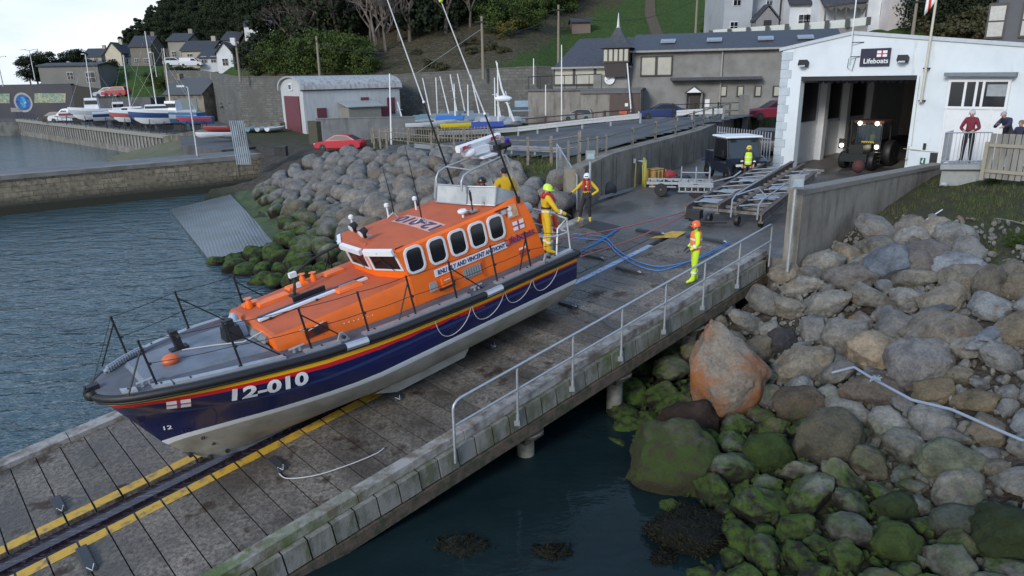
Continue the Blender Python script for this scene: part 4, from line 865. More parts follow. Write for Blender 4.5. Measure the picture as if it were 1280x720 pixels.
# wall aerial with bracket
mb = MB(); mb.tube([(3.25, -.25, 5.1), (3.25, -.25, 6.1), (3.25, -.25, 7.8)], [.022, .022, .03], 6, m=0); mb.tube([(3.25, -.25, 5.35), (3.6, -.02, 5.35)], .02, m=1); mb.tube([(3.25, -.25, 5.95), (3.7, -.02, 5.95)], .02, m=1); mb.tube([(3.2, -.2, 5.3), (3.15, -.15, 4.9), (3.35, -.1, 4.75), (3.45, -.1, 5.3)], .012, m=1); mb.build('wall_aerial', [W_frame, M_dark], st)
# safety sign and switch box
mb = MB(frame((6.72, -.02, 4.40-3.4), (1, 0, 0), (0, 0, 1), (0, -1, 0))); mb.box((0, 0, 0), (.20, .27, .02), m=0); mb.box((.0, -.02, .012), (.05, .13, .01), m=1); mb.box((.02, .08, .012), (.05, .05, .01), m=1); mb.box((-.03, -.02, .012), (.05, .04, .01), m=1); mb.build('safety_sign', [mat('green_sign', (.01, .13, .08), .5), M_white], st, smooth=0)
mb = MB(); mb.box((6.72, -.05, 5.02-3.4), (.10, .08, .26), m=0); mb.tube([(5.9, -.03, 4.88-3.4), (6.6, -.03, 4.85-3.4)], .012, m=1); mb.tube([(6.1, -.03, 4.2-3.4), (6.1, -.03, 5.0-3.4)], .012, m=1); mb.ball((6.08, -.05, 4.45-3.4), .06, m=1); mb.tube([(6.15, -.03, 7.9-3.4), (6.2, -.03, 5.0-3.4)], .012, m=1); mb.tube([(6.2, -.02, 4.83-3.4), (14, -.02, 4.7-3.4)], .012, m=1); mb.build('wall_cabling', [M_black, mat('pale_cable', (.42, .42, .33), .6)], st)
# flagpole
fp = thing('flagpole', 'cream flagpole with a white and red flag fixed to the boathouse front', 'flagpole', M=frame(FB(6.40, -.28, 6.85), FR, FI, (0, 0, 1)))
mb = MB(); mb.cyl((0, 0, 0), (0.05, 0, 6.5), .055, .04, 10); mb.build('pole', mat('cream_pole', (.52, .50, .40), .5, amt=.3), fp)
mb = MB(); mb.box((0, .14, .05), (.2, .3, .06)); mb.box((0, .14, 1.35), (.2, .3, .06)); mb.build('bracket', M_dark, fp, smooth=0)
mb = MB(); rows = [[Vector((.02-x*.34+.05*z, .10*sin(x*4+z*3)*x, 3.95+z*1.6-.55*x)) for x in (0, .25, .5, .75, 1)] for z in (0, .15, .3, .45, .6, .8, 1)]
mb.grid(rows, fn=lambda i, j: 1 if (j in (1, 2) and i < 7 and (i in (2, 3) or j == 2)) else 0); fl_ = mb.build('flag', [M_white, M_red], fp, smooth=60)
sm = fl_.modifiers.new('thickness', 'SOLIDIFY'); sm.thickness = .006
# ------------------------------------------------------------------ boulders
def rock_material(name, base, alt, stain, algae_z, grn=(.06, .105, .014), dark=(.018, .016, .012)):
    m, t, b = nodes(name); b.inputs['Roughness'].default_value = .82; b.inputs['Specular IOR Level'].default_value = .3
    oi = N(t, 'ShaderNodeObjectInfo'); g = N(t, 'ShaderNodeNewGeometry'); s_ = N(t, 'ShaderNodeSeparateXYZ'); t.links.new(g.outputs['Position'], s_.inputs[0])
    rr = N(t, 'ShaderNodeValToRGB'); e = rr.color_ramp.elements; e[0].position = 0; e[0].color = (*base, 1); e[1].position = 1; e[1].color = (*alt, 1)
    x = e.new(.35); x.color = (base[0]*.62, base[1]*.66, base[2]*.74, 1); x = e.new(.6); x.color = (alt[0]*.75, alt[1]*.72, alt[2]*.66, 1); x = e.new(.8); x.color = (base[0]*.8, base[1]*.88, base[2]*1.0, 1)
    t.links.new(oi.outputs['Random'], rr.inputs[0]); c = rr.outputs[0]
    f = noise_fac(t, 2.6, lo=.4, hi=.66, coord='World', detail=9, rough=.65); c = mixc(t, f, c, (.5, .5, .52), 'MULTIPLY')
    f2 = noise_fac(t, 16, lo=.45, hi=.8, coord='World', detail=6, rough=.7); c = mixc(t, f2, c, (.45, .43, .42), 'MULTIPLY')
    f3 = noise_fac(t, 1.9, lo=.60, hi=.72, coord='World', detail=5)
    if stain: c = mixc(t, f3, c, stain)
    fa = noise_fac(t, 1.6, lo=.3, hi=.7, coord='World', detail=5)                  # tide line: dark then green growth, uneven
    za = N(t, 'ShaderNodeMath', operation='MULTIPLY_ADD'); t.links.new(fa, za.inputs[0]); za.inputs[1].default_value = .9; t.links.new(s_.outputs['Z'], za.inputs[2])
    r = N(t, 'ShaderNodeMapRange'); r.inputs['From Min'].default_value = algae_z+.75; r.inputs['From Max'].default_value = algae_z-.05; t.links.new(za.outputs[0], r.inputs[0])
    nz_ = N(t, 'ShaderNodeSeparateXYZ'); t.links.new(g.outputs['Normal'], nz_.inputs[0]); up = N(t, 'ShaderNodeMapRange'); up.inputs['From Min'].default_value = -.1; up.inputs['From Max'].default_value = .55; t.links.new(nz_.outputs['Z'], up.inputs[0])
    fg = noise_fac(t, 4.5, lo=.36, hi=.56, coord='World', detail=7); gm = N(t, 'ShaderNodeMath', operation='MULTIPLY'); t.links.new(up.outputs[0], gm.inputs[0]); t.links.new(fg, gm.inputs[1])
    wet = mixc(t, gm.outputs[0], dark, grn); c = mixc(t, r.outputs[0], c, wet)
    t.links.new(c, b.inputs['Base Color']); bump(t, b, noise_fac(t, 11, lo=.25, hi=.8, coord='World', detail=10, rough=.75), 1.0, .07); return m
RK_L = rock_material('grey_tan_boulder', (.36, .33, .28), (.30, .26, .21), None, 1.5)
RK_R = rock_material('shore_boulder', (.40, .385, .335), (.33, .275, .185), (.24, .14, .06), 1.15)
def rock_mesh(seed, rx=1, ry=.82, rz=.66, flat=.25, sub=3, name='boulder', m=None, rough=.10):
    rs = random.Random(seed); bm = bmesh.new(); bmesh.ops.create_icosphere(bm, subdivisions=sub, radius=1)
    planes = [(Vector((rs.gauss(0, 1), rs.gauss(0, 1), rs.gauss(0, 1))).normalized(), rs.uniform(.62 if flat > .4 else .72, .93)) for _ in range(int(8*flat*4))]; o_ = Vector((rs.uniform(0, 99), rs.uniform(0, 99), rs.uniform(0, 99)))
    for v in bm.verts:
        p = v.co.copy(); p *= 1+.20*noise.noise(p*1.1+o_)
        for n_, d_ in planes:
            k = p.dot(n_)-d_
            if k > 0: p -= n_*k*.85
        p *= 1+rough*.6*noise.noise(p*3.2+o_)+rough*.35*noise.noise(p*7.5+o_)-rough*.5*max(0, .12-abs(noise.noise(p*2.1-o_)))*4
        v.co = Vector((p.x*rx, p.y*ry, p.z*rz))
    me = bpy.data.meshes.new(name); bm.to_mesh(me); bm.free(); me.materials.append(m); me.shade_smooth(); me.set_sharp_from_angle(angle=R(42)); return me
VL = [rock_mesh(s, 1, .84, .72, .34, m=RK_L) for s in range(10)]; VR = [rock_mesh(50+s, 1, .82, .62, (.8, .5, .65, .38)[s % 4], sub=4, m=RK_R, rough=.17) for s in range(12)]
PL_L = [(322, 238), (385, 202), (450, 189), (560, 195), (640, 214), (705, 226), (712, 268), (640, 300), (500, 400), (352, 362), (262, 330), (300, 323), (350, 308), (372, 295)]
PL_R = [(985, 334), (1020, 322), (1060, 305), (1110, 290), (1160, 281), (1215, 300), (1235, 330), (1320, 345), (1330, 800), (800, 800), (805, 640), (772, 600), (765, 520), (780, 470), (740, 470), (700, 450), (860, 385)]
cand = []; cells = {}
def far_enough(x, y, r, k):
    cx, cy = int(x//1.5), int(y//1.5)
    for i in range(cx-1, cx+2):
        for j in range(cy-1, cy+2):
            for (a, b, c_) in cells.get((i, j), ()):
                if (a-x)**2+(b-y)**2 < (k*(r+c_))**2: return False
    return True
def put(x, y, r): cells.setdefault((int(x//1.5), int(y//1.5)), []).append((x, y, r))
# the large boulders one can single out, placed where they lie
BIG = [(902, 487, 95, 128, .65, 'tall orange stained pale boulder leaning at the water edge beside the slipway', 61, (.42, .37, .30), (.36, .13, .035)),
       (838, 582, 122, 94, .45, 'big green algae topped boulder standing in the dark water below the slipway', 52, None, None),
       (958, 567, 66, 58, .4, 'vivid green rounded boulder between the orange boulder and the brown one', 53, (.055, .09, .015), None),
       (1030, 552, 82, 80, .4, 'square shouldered olive brown boulder right of the vivid green one', 54, (.13, .115, .075), None),
       (1144, 461, 72, 62, .4, 'smooth pale grey triangular boulder left of the frayed blue pipe', 55, (.36, .36, .36), None),
       (1175, 418, 82, 52, .4, 'broad tan boulder with rusty edge above the pale grey triangular boulder', 56, (.34, .29, .22), (.27, .14, .05)),
       (1092, 442, 64, 44, .4, 'cream and orange boulder behind the knot of the blue pipe', 57, (.36, .29, .2), (.3, .14, .05)),
       (1054, 425, 60, 46, .45, 'long tilted buff boulder left of the cream and orange one', 58, (.31, .27, .21), None),
       (1000, 510, 62, 52, .4, 'dark brown rounded boulder behind the vivid green one', 59, (.15, .11, .07), None),
       (866, 528, 76, 62, .4, 'dark reddish brown boulder under the orange stained tall one', 60, (.09, .06, .045), None),
       (976, 427, 42, 40, .4, 'blackish grey round boulder near the end of the slipway rail', 51, (.085, .085, .095), None),
       (1066, 348, 62, 36, .4, 'wide buff boulder below the end of the sea wall', 62, (.30, .27, .23), None),
       (1108, 336, 58, 50, .5, 'angular blue grey slab boulder near the grass bank', 63, (.20, .215, .225), None),
       (1158, 328, 62, 40, .4, 'large brown grey boulder under the two pale ones at the grass edge', 64, (.27, .24, .20), None),
       (1136, 304, 42, 33, .4, 'pale egg shaped boulder at the foot of the grass bank', 65, (.38, .35, .29), None),
       (1171, 295, 37, 34, .4, 'pale tan boulder next to the egg shaped one at the foot of the bank', 66, (.35, .31, .24), None),
       (1196, 338, 52, 34, .4, 'pale oval boulder lying right of the brown grey one', 67, (.35, .34, .32), None),
       (1242, 362, 40, 46, .4, 'upright grey brown boulder near the right edge of the picture', 68, (.25, .24, .21), None),
       (1182, 577, 80, 44, .35, 'low greenish grey boulder beneath the blue pipe', 69, (.16, .17, .11), None),
       (1121, 682, 62, 50, .35, 'bright green flat boulder at the bottom of the shore', 70, (.07, .11, .022), None),
       (1262, 668, 86, 66, .3, 'wide mossy boulder cut by the right edge of the picture', 71, (.05, .07, .02), None),
       (868, 664, 108, 62, .25, 'black seaweed covered boulder at the water edge', 72, (.010, .012, .008), None),
       (836, 708, 70, 50, .2, 'small black weed covered boulder below the larger one', 73, (.010, .011, .007), None),
       (1120, 636, 48, 44, .35, 'green rounded boulder above the bright flat one', 74, (.055, .08, .02), None),
       (1203, 652, 60, 38, .3, 'grey green slab shaped boulder near the lower right', 75, (.13, .14, .10), None),
       (1090, 490, 64, 42, .3, 'rust tinted boulder directly below the cream and orange one', 76, (.25, .20, .15), (.28, .11, .04))]
for (px, py, w, h, up, lab, seed, colr, st_) in BIG:
    # centre on the ground below the visible middle
    z = 1.0; 
    for _ in range(12): p = W(px, py+h*.18, z); z = max(-.3, ZR(p.x, p.y))*.6+z*.4
    D = (p-Vector((0, 0, CAMZ))).length; pxm = FPX/D; rx = w/pxm/2; rz = h/pxm/2
    m_ = RK_R
    if colr:
        colr = tuple(min(.6, q*1.3) for q in colr) if min(colr) > .05 else colr
        m_ = rock_material('boulder_stone', colr, tuple(q*.85 for q in colr), st_, .75 if min(colr) > .05 else -2.5, grn=(.045, .07, .014))
    if w == 122: m_ = rock_material('green_topped_stone', (.20, .18, .14), (.2, .18, .14), None, 1.55, grn=(.048, .078, .014), dark=(.05, .045, .025))
    if st_ and w > 90:
        for nd in m_.node_tree.nodes:
            if nd.type == 'MAP_RANGE' and abs(nd.inputs['From Min'].default_value-.60) < 1e-3: nd.inputs['From Min'].default_value = .44; nd.inputs['From Max'].default_value = .62; nd.inputs[0].links[0].from_node.inputs['Scale'].default_value = .9
    me = rock_mesh(seed, rx*1.08, rx*.92, rz*1.10, .6, sub=4, m=m_, rough=.19)
    if w == 95:
        for v_ in me.vertices: k_ = 1-.42*max(0, v_.co.z/rz); v_.co.x *= k_; v_.co.y *= k_; v_.co.z *= 1.06
    o = bpy.data.objects.new('boulder', me); COL.objects.link(o); o.location = (p.x, p.y, max(ZR(p.x, p.y), -.4)+rz*up); o.rotation_euler = (R(rnd(-8, 8)), R({902: -24, 1054: -18, 1062: 0}.get(px, rnd(-8, 8))), R(rnd(-20, 20)))
    tag(o, lab, 'boulder', 'boulders on the shore beside the slipway'); put(p.x, p.y, rx*.95)
def scatter(poly, zf, meshes, n, rlo, rhi, side, box, k, tries):
    res = []
    for layer in range(tries):
        rr = lerp(rhi, rlo, layer/tries)*rnd(.85, 1.15)
        for _ in range(n):
            x, y = rnd(box[0], box[1]), rnd(box[2], box[3]); z = zf(x, y)
            px, py = PX((x, y, z+.2))
            if not inpoly(px, py, poly): continue
            if side == 'L' and (su(x, y) > -4.9 and not (y > 28 and behindwall(x, y))): continue
            if side == 'L' and inpoly(x, y, apron_poly): continue
            if side == 'R' and (su(x, y) < 1.5 or (su(x, y) < 3.9 and z > 1.5) or z < -.55): continue
            if side == 'R' and x > 8 and y > 19.5 and ((x-WR0.x)*(WR1.y-WR0.y)-(y-WR0.y)*(WR1.x-WR0.x)) < .5*13: continue
            r = rr*rnd(.85, 1.2)
            if side == 'R': r *= interp(y, [(8, .62), (14, .8), (19, 1.05), (26, 1.1)])
            if far_enough(x, y, r, k): put(x, y, r); res.append((x, y, z, r))
    return res
RL = scatter(PL_L, ZL, VL, 2600, .34, .66, 'L', (-20, 6, 22, 52), .70, 7)
RR_ = scatter(PL_R, ZR, VR, 3400, .15, .70, 'R', (-1, 22, 3, 26), .69, 12)
allr = [(r/((Vector((x, y, z))-Vector((0, 0, CAMZ))).length), 'L', x, y, z, r) for x, y, z, r in RL]+[(r/((Vector((x, y, z))-Vector((0, 0, CAMZ))).length), 'R', x, y, z, r) for x, y, z, r in RR_]
allr.sort(reverse=True); rest = {'L': MB(), 'R': MB()}
print('boulders', len(RL), len(RR_))
for i, (q, sd_, x, y, z, r) in enumerate(allr):
    ms = VL if sd_ == 'L' else VR; me = ms[random.randrange(len(ms))]; rot = (R(rnd(-35, 35)), R(rnd(-35, 35)), rnd(0, 6.28)); loc = Vector((x, y, z+r*rnd(.18, .42))); sc = Vector((r*rnd(1.0, 1.22), r*rnd(.95, 1.15), r*rnd(.85, 1.2)))
    if i < 270:
        o = bpy.data.objects.new('boulder', me); COL.objects.link(o); o.location = loc; o.rotation_euler = rot; o.scale = sc
        if sd_ == 'L': tag(o, 'one of the rounded grey boulders piled in the rock slope behind the lifeboat', 'boulder', 'boulders piled behind the lifeboat')
        else: tag(o, 'one of the mixed grey and green boulders on the shore right of the slipway', 'boulder', 'smaller boulders on the shore right of the slipway')
    else:
        from mathutils import Euler
        M_ = Matrix.LocRotScale(loc, Euler(rot), sc); low = me; rest[sd_].add([v.co for v in low.vertices], [tuple(p.vertices) for p in low.polygons], 0, M_)
for k, nm, m_ in (('L', 'rock_fill', RK_L), ('R', 'rock_fill', RK_R)):
    if rest[k].v: tag(rest[k].build(nm, m_, smooth=42), 'smaller grey rocks filling the slope behind the lifeboat' if k == 'L' else 'small loose stones filling gaps between the shore boulders', 'rocks', kind='stuff')
# shingle between them
mb = MB(); lows = [rock_mesh(90+s, 1, .8, .6, .4, sub=1, m=RK_R) for s in range(5)]; dat = [([v.co.copy() for v in me.vertices], [tuple(p.vertices) for p in me.polygons]) for me in lows]
from mathutils import Euler
cnt = 0
for _ in range(16000):
    x, y = rnd(-1, 24), rnd(3, 28); z = ZR(x, y); px, py = PX((x, y, z))
    if not (690 < px < 1330 and 275 < py < 780) or z < -.45 or su(x, y) < 1.6 or (su(x, y) < 3.8 and z > 1.6): continue
    if z > 3.3 and random.random() > .3: continue
    if x > 8 and y > 19.5 and ((x-WR0.x)*(WR1.y-WR0.y)-(y-WR0.y)*(WR1.x-WR0.x)) < 6: continue
    r = rnd(.035, .13)*(1.4 if random.random() < .1 else 1); vs, fs = random.choice(dat); mb.add(vs, fs, 0, Matrix.LocRotScale(Vector((x, y, z+r*.5+.05)), Euler((rnd(0, 6), rnd(0, 6), rnd(0, 6))), Vector((r, r, r)))); cnt += 1
tag(mb.build('shingle', RK_R, smooth=42), 'loose shingle and broken stone among the boulders', 'shingle', kind='stuff')
# weed covered rocks just breaking the dark water
WEED = mat('bladder_wrack', (.006, .008, .004), .95, amt=.5, scale=12, bmp=1.0, bscale=30)
for (px, py, r, lab) in ((578, 682, .62, 'dark weed clump under the water left of the smaller one'), (692, 690, .42, 'smaller dark weed clump in the water at the bottom')):
    p = W(px, py, 0); me = rock_mesh(int(px), r, r*.7, .22, .1, m=WEED, rough=.5, name='seaweed_clump'); o = bpy.data.objects.new('seaweed_clump', me); COL.objects.link(o); o.location = (p.x, p.y, -.16); tag(o, lab, 'seaweed', 'seaweed clumps in the water')
# ------------------------------------------------------------------ hillside
def AZR(x, y): return math.degrees(atan2(x, y)), hypot(x, y)
def R0f(a): return interp(a, [(-60, 190), (-38, 175), (-31, 150), (-27, 138), (-23, 132), (-20.5, 126), (-19, 96), (-17, 88), (-10, 80), (-4, 75), (0, 72), (4, 76), (20, 75), (30, 64), (60, 60)])
def Z0f(a): return interp(a, [(-60, -2), (-36, -2), (-33, 3.3), (-28, 3.6), (-24, 4.2), (-20, 6.5), (-16, 8.2), (2, 8.4), (5, 7.0), (20, 7.0), (60, 7.4)])
def ECf(a): return interp(a, [(-60, -.03), (-36, -.03), (-33, -.004), (-31, .012), (-29.5, .019), (-27, .040), (-25, .072), (-23, .098), (-20, .15), (-16, .18), (-8, .24), (60, .25)])
RC = 240.0
def RCf(a): return interp(a, [(-60, 420), (-19, 420), (-10, 250), (60, 240)])
def ZH(x, y):
    a, r = AZR(x, y); RC = RCf(a); r0, z0, e = R0f(a), Z0f(a), ECf(a); zc = CAMZ+e*RC; t = (r-r0)/(RC-r0)
    if t < 0: return z0+t*6
    z = z0+(zc-z0)*min(t, 1.0)**1.12
    k = max(0, min(1, (a+33)/2.5))*max(0, min(1, (-18.5-a)/1.5)); z = lerp(z, max(z, interp(r-r0, [(0, z0), (5, 6.5), (14, 10.6), (60, 11.6)])), k)
    if t > 1: z = zc-(t-1)*18*(1 if a > -25 else .6)
    if a > 7: z = lerp(z, min(z, interp(r, [(56, 7), (76, 7.2), (80, 11.2), (84, 12.2), (100, 12.9), (130, 21), (240, 62), (700, 62)])), min(1, (a-7)/8))
    return z+1.2*noise.noise(Vector((x*.03, y*.03, 2)))*min(1, t*4)
mb = MB(); rows = []; cols = []
for i in range(131):
    a = R(-62+i*1.0); row = []
    for j in range(46):
        r = R0f(math.degrees(a))+(j/45)**1.4*560-.5; x, y = sin(a)*r, cos(a)*r; row.append(Vector((x, y, ZH(x, y))))
    rows.append(row)
mb.grid(rows)
def hill_material():
    m, t, b = nodes('hillside'); b.inputs['Roughness'].default_value = .95; b.inputs['Specular IOR Level'].default_value = .1
    at = N(t, 'ShaderNodeAttribute', attribute_name='cover'); f = noise_fac(t, .35, lo=.35, hi=.65, coord='World', detail=8); f2 = noise_fac(t, 2.5, lo=.3, hi=.7, coord='World', detail=8)
    g = mixc(t, f, (.055, .105, .022), (.085, .13, .034)); g = mixc(t, f2, g, (.035, .06, .018))
    s = mixc(t, f, (.15, .115, .08), (.09, .075, .048)); s = mixc(t, f2, s, (.035, .04, .02))
    sp_ = N(t, 'ShaderNodeSeparateXYZ'); t.links.new(at.outputs['Vector'], sp_.inputs[0]); c = mixc(t, sp_.outputs['X'], s, g); t.links.new(c, b.inputs['Base Color']); bump(t, b, f2, .8, .3); return m
hill = tag(mb.build('hillside', hill_material(), smooth=180, recalc=False), kind='structure')
ca = hill.data.color_attributes.new('cover', 'FLOAT_COLOR', 'POINT')
GREEN = [[(120, 140), (140, 80), (300, 78), (300, 140)], [(600, 92), (640, 74), (700, 44), (715, 60), (700, 95)], [(690, 60), (720, 30), (790, -10), (905, -60), (930, 60), (800, 75)], [(160, 95), (290, 78), (300, 95), (180, 105)], [(1140, 60), (1180, 20), (1260, 20), (1260, 80)], [(700, 95), (1300, 95), (1300, -200), (905, -200), (880, 0)]]
for i, v in enumerate(hill.data.vertices):
    px, py = PX(v.co); g = 1.0 if any(inpoly(px, py, P) for P in GREEN) else 0.0; ca.data[i].color = (g, g, g, 1)
# far headland beyond the left crest is sea; low quay land behind the basin
def flat(name, pts, z, m, thick=3.5, smooth=0):
    mb = MB(); mb.prism([(p[0], p[1], z) for p in pts], (0, 0, -thick)); return tag(mb.build(name, m, smooth=0, recalc=True), kind='structure')
M_asph = mat('worn_asphalt', (.085, .088, .092), .85, col2=(.05, .052, .056), scale=.6, bmp=.3, bscale=30)
QA, QB, QC = Vector((-83.2, 123.7, 0)), Vector((-36.0, 78.0, 0)), Vector((-98, 108, 0))
flat('quay_hardstanding', [(-82.9, 123.9), (-35.6, 78.2), (-30, 66), (-24, 60), (-10, 76), (-20, 128), (-50, 150), (-96, 176), (-150, 190), (-150, 130)], 2.72, M_asph)
M_quay = wall_material('quay_concrete', (.20, .20, .18), (.10, .10, .09), (.05, .05, .045), 5)
M_stone = None
def stone_material(name, a, b_, mort, sc=2.2, bsz=.45, row=.28, uvaz=0):
    m, t, b = nodes(name); b.inputs['Roughness'].default_value = .9
    g = N(t, 'ShaderNodeNewGeometry'); mp_ = N(t, 'ShaderNodeMapping'); mp_.inputs['Rotation'].default_value = (0, 0, -R(90-uvaz)); t.links.new(g.outputs['Position'], mp_.inputs[0])
    s_ = N(t, 'ShaderNodeSeparateXYZ'); t.links.new(mp_.outputs[0], s_.inputs[0]); cb = N(t, 'ShaderNodeCombineXYZ'); t.links.new(s_.outputs['X'], cb.inputs['X']); t.links.new(s_.outputs['Z'], cb.inputs['Y'])
    br = N(t, 'ShaderNodeTexBrick'); br.inputs['Scale'].default_value = 1; br.inputs['Brick Width'].default_value = bsz*2; br.inputs['Row Height'].default_value = row; br.inputs['Mortar Size'].default_value = .02; br.inputs['Color1'].default_value = (*a, 1); br.inputs['Color2'].default_value = (*b_, 1); br.inputs['Mortar'].default_value = (*mort, 1); br.offset = .37
    t.links.new(cb.outputs[0], br.inputs['Vector']); f = noise_fac(t, .5, lo=.42, hi=.6, coord='World', detail=7); c = mixc(t, f, br.outputs['Color'], tuple(q*.6 for q in a)); f2 = noise_fac(t, 4, lo=.45, hi=.8, coord='World', detail=6); c = mixc(t, f2, c, mort)
    z = N(t, 'ShaderNodeSeparateXYZ'); t.links.new(g.outputs['Position'], z.inputs[0]); r = N(t, 'ShaderNodeMapRange'); r.inputs['From Min'].default_value = 1.3; r.inputs['From Max'].default_value = .5; t.links.new(z.outputs['Z'], r.inputs[0])
    c = mixc(t, r.outputs[0], c, (.03, .032, .022)) if uvaz == 51 else c
    t.links.new(c, b.inputs['Base Color']); bump(t, b, br.outputs['Fac'], -.5, .04); return m
M_pier = stone_material('pier_masonry', (.36, .30, .20), (.22, .185, .135), (.05, .045, .04), bsz=.42, row=.36, uvaz=51)
def wallthing(name, label, runs, z0, tops, th, m, cap=0, capm=None, cat='wall', group=None):
    t = thing(name, label, cat, (runs[0].x, runs[0].y, z0), group=group); mb = MB(); wall_run(mb, runs, z0, tops, th, cap=cap); mb.build('wall_face', [m, capm or m], t, True, 0); return t
q = wallthing('far_quay_wall', 'long streaked concrete quay wall under the laid up boats across the basin', [QB, QA], -1.5, [2.74, 2.74], -.7, M_quay)
mb = MB(); d = (QA-QB).normalized(); nn = Vector((d.y, -d.x, 0)); nn = nn if nn.y < 0 else -nn
mb.boxf(QB+Vector((0, 0, 2.3))+nn*.06, (QA-QB), nn*.28, (0, 0, .42)); mb.build('quay_edge', mat('pale_quay_edge', (.24, .24, .22), .85, amt=.4), q, True, 0)
mb = MB()
for k in range(60): p = QB.lerp(QA, (k+.5)/60); mb.boxf(p+Vector((0, 0, .8))+nn*.05, d*.16, nn*.1, (0, 0, 1.6))
mb.build('fender_strips', mat('pale_weathered_fender', (.34, .34, .32), .8, amt=.5), q, True, 0)
for (a, b) in ((QB, QA),):
    r_ = thing('quay_railing', 'dark post and rail railing along the edge of the far quay', 'railing', (a.x, a.y, 2.74)); mb = MB(); L_ = (b-a).length
    for z in (.45, .95): mb.tube([a+Vector((0, 0, 2.74+z)), b+Vector((0, 0, 2.74+z))], .03, 4)
    mb.build('rail', M_dark, r_, True)
    for k in range(0, 32): p = a.lerp(b, k/31); m_ = MB(); m_.cyl(p+Vector((0, 0, 2.7)), p+Vector((0, 0, 3.7)), .035, n=5); m_.build('post', M_dark, r_, True)
wallthing('basin_end_wall', 'low dark quay wall at the left end of the basin', [QA, Vector((-135, 100, 0))], -1.5, [2.2, 2.2], -.7, M_quay)
# pier in front of the basin
PA, PB, PC = Vector((-62, 22.8, 0)), Vector((-25.9, 52.2, 0)), Vector((-16.4, 59.6, 0))
pier = thing('stone_pier', 'long old masonry pier wall across the water on the left', 'pier', (-33, 46, 0))
mb = MB(); wall_run(mb, [PA, PB, PC], -1.6, [2.52, 2.50, 2.62], 4.6); mb.build('masonry', M_pier, pier, True, 0)
mb = MB(); wall_run(mb, [PA+Vector((.2, -.24, 0)), PB+Vector((.05, -.07, 0)), PC], 2.30, [2.60, 2.58, 2.70], .9); mb.build('coping', mat('pier_coping', (.21, .20, .18), .8, col2=(.13, .125, .11), scale=.8), pier, True, 0)
mb = MB(); wall_run(mb, [PA+Vector((-.5, .65, 0)), PB+Vector((-.5, .65, 0)), PC+Vector((-.5, .65, 0))], 2.4, [2.56, 2.54, 2.66], 3.6); mb.build('pier_deck', mat('dark_wet_deck', (.07, .072, .07), .55, col2=(.11, .11, .105), scale=.7), pier, True, 0)
# boat ramp with ribbed surface, in the water by the pier
A_, B_, C_, D_ = W(288, 243, .55), W(345, 303, .42), W(262, 325, .22), W(212, 262, .04)
def ramp_material():
    m, t, b = nodes('ribbed_wet_ramp'); g = N(t, 'ShaderNodeNewGeometry'); mp_ = N(t, 'ShaderNodeMapping'); mp_.inputs['Rotation'].default_value = (0, 0, R(-25)); t.links.new(g.outputs['Position'], mp_.inputs[0])
    w_ = N(t, 'ShaderNodeTexWave', Scale=1.9, Distortion=1.2, Detail=2); w_.bands_direction = 'X'; t.links.new(mp_.outputs[0], w_.inputs['Vector']); r = N(t, 'ShaderNodeMapRange'); r.inputs['From Min'].default_value = .55; r.inputs['From Max'].default_value = .7; t.links.new(w_.outputs['Fac'], r.inputs[0])
    f = noise_fac(t, .5, lo=.45, hi=.6, coord='World'); c = mixc(t, r.outputs[0], (.055, .07, .078), (.095, .125, .145)); c = mixc(t, f, c, (.05, .065, .06)); t.links.new(c, b.inputs['Base Color']); b.inputs['Roughness'].default_value = .3; bump(t, b, w_.outputs['Fac'], .22, .03); return m
mb = MB(); mb.prism([A_, B_, C_, D_], (0, 0, -.9)); rampt = mb.build('boat_ramp', ramp_material(), smooth=0, recalc=True); tag(rampt, kind='structure')
M_alg = mat('algae_slope', (.045, .075, .014), .8, col2=(.02, .03, .012), scale=1.2, bmp=.5, bscale=14)
mb = MB(); mb.prism([W(286, 240, .42), W(330, 236, 1.25), W(352, 262, 1.0), W(378, 300, .7), W(345, 306, .45)], (0, 0, -1.2)); mb.build('algae_slope', M_alg, smooth=0, recalc=True)['kind'] = 'structure'
mb = MB(); G0, G1, G2, G3 = W(128, 199, .02), W(238, 169, 2.72), W(304, 176, 2.8), W(296, 197, 2.5); mb.prism([G0, G1, G2, G3], (0, 0, -1.5)); o = mb.build('grass_ramp', mat('ramp_grass', (.075, .09, .03), .9, col2=(.12, .11, .085), scale=.5, bmp=.5), smooth=0, recalc=True); bm = bmesh.new(); bm.from_mesh(o.data); bmesh.ops.triangulate(bm, faces=bm.faces); bm.to_mesh(o.data); bm.free(); tag(o, kind='structure')
wallthing('ramp_wall', 'mossy low wall along the grassy ramp behind the pier', [W(205, 180, 1.8), W(292, 171, 2.7), W(352, 172, 3.0)], .5, [2.6, 4.0, 4.4], .5, wall_material('mossy_wall', (.15, .145, .12), (.06, .06, .04), (.03, .035, .02), 5))
# tall stone retaining wall behind the yard
sw = [WY(296, 97, 86), WY(400, 96, 80), WY(480, 95, 76), WY(600, 88, 70), WY(672, 84, 67.5), WY(694, 85, 67.8)]
M_rub = stone_material('dark_rubble_wall', (.15, .15, .14), (.095, .10, .095), (.07, .07, .06), bsz=.34, row=.26, uvaz=93)
wallthing('tall_stone_wall', 'tall dark rubble stone wall behind the dinghy park', sw, 2.5, [p.z for p in sw], .6, M_rub, cap=.12)
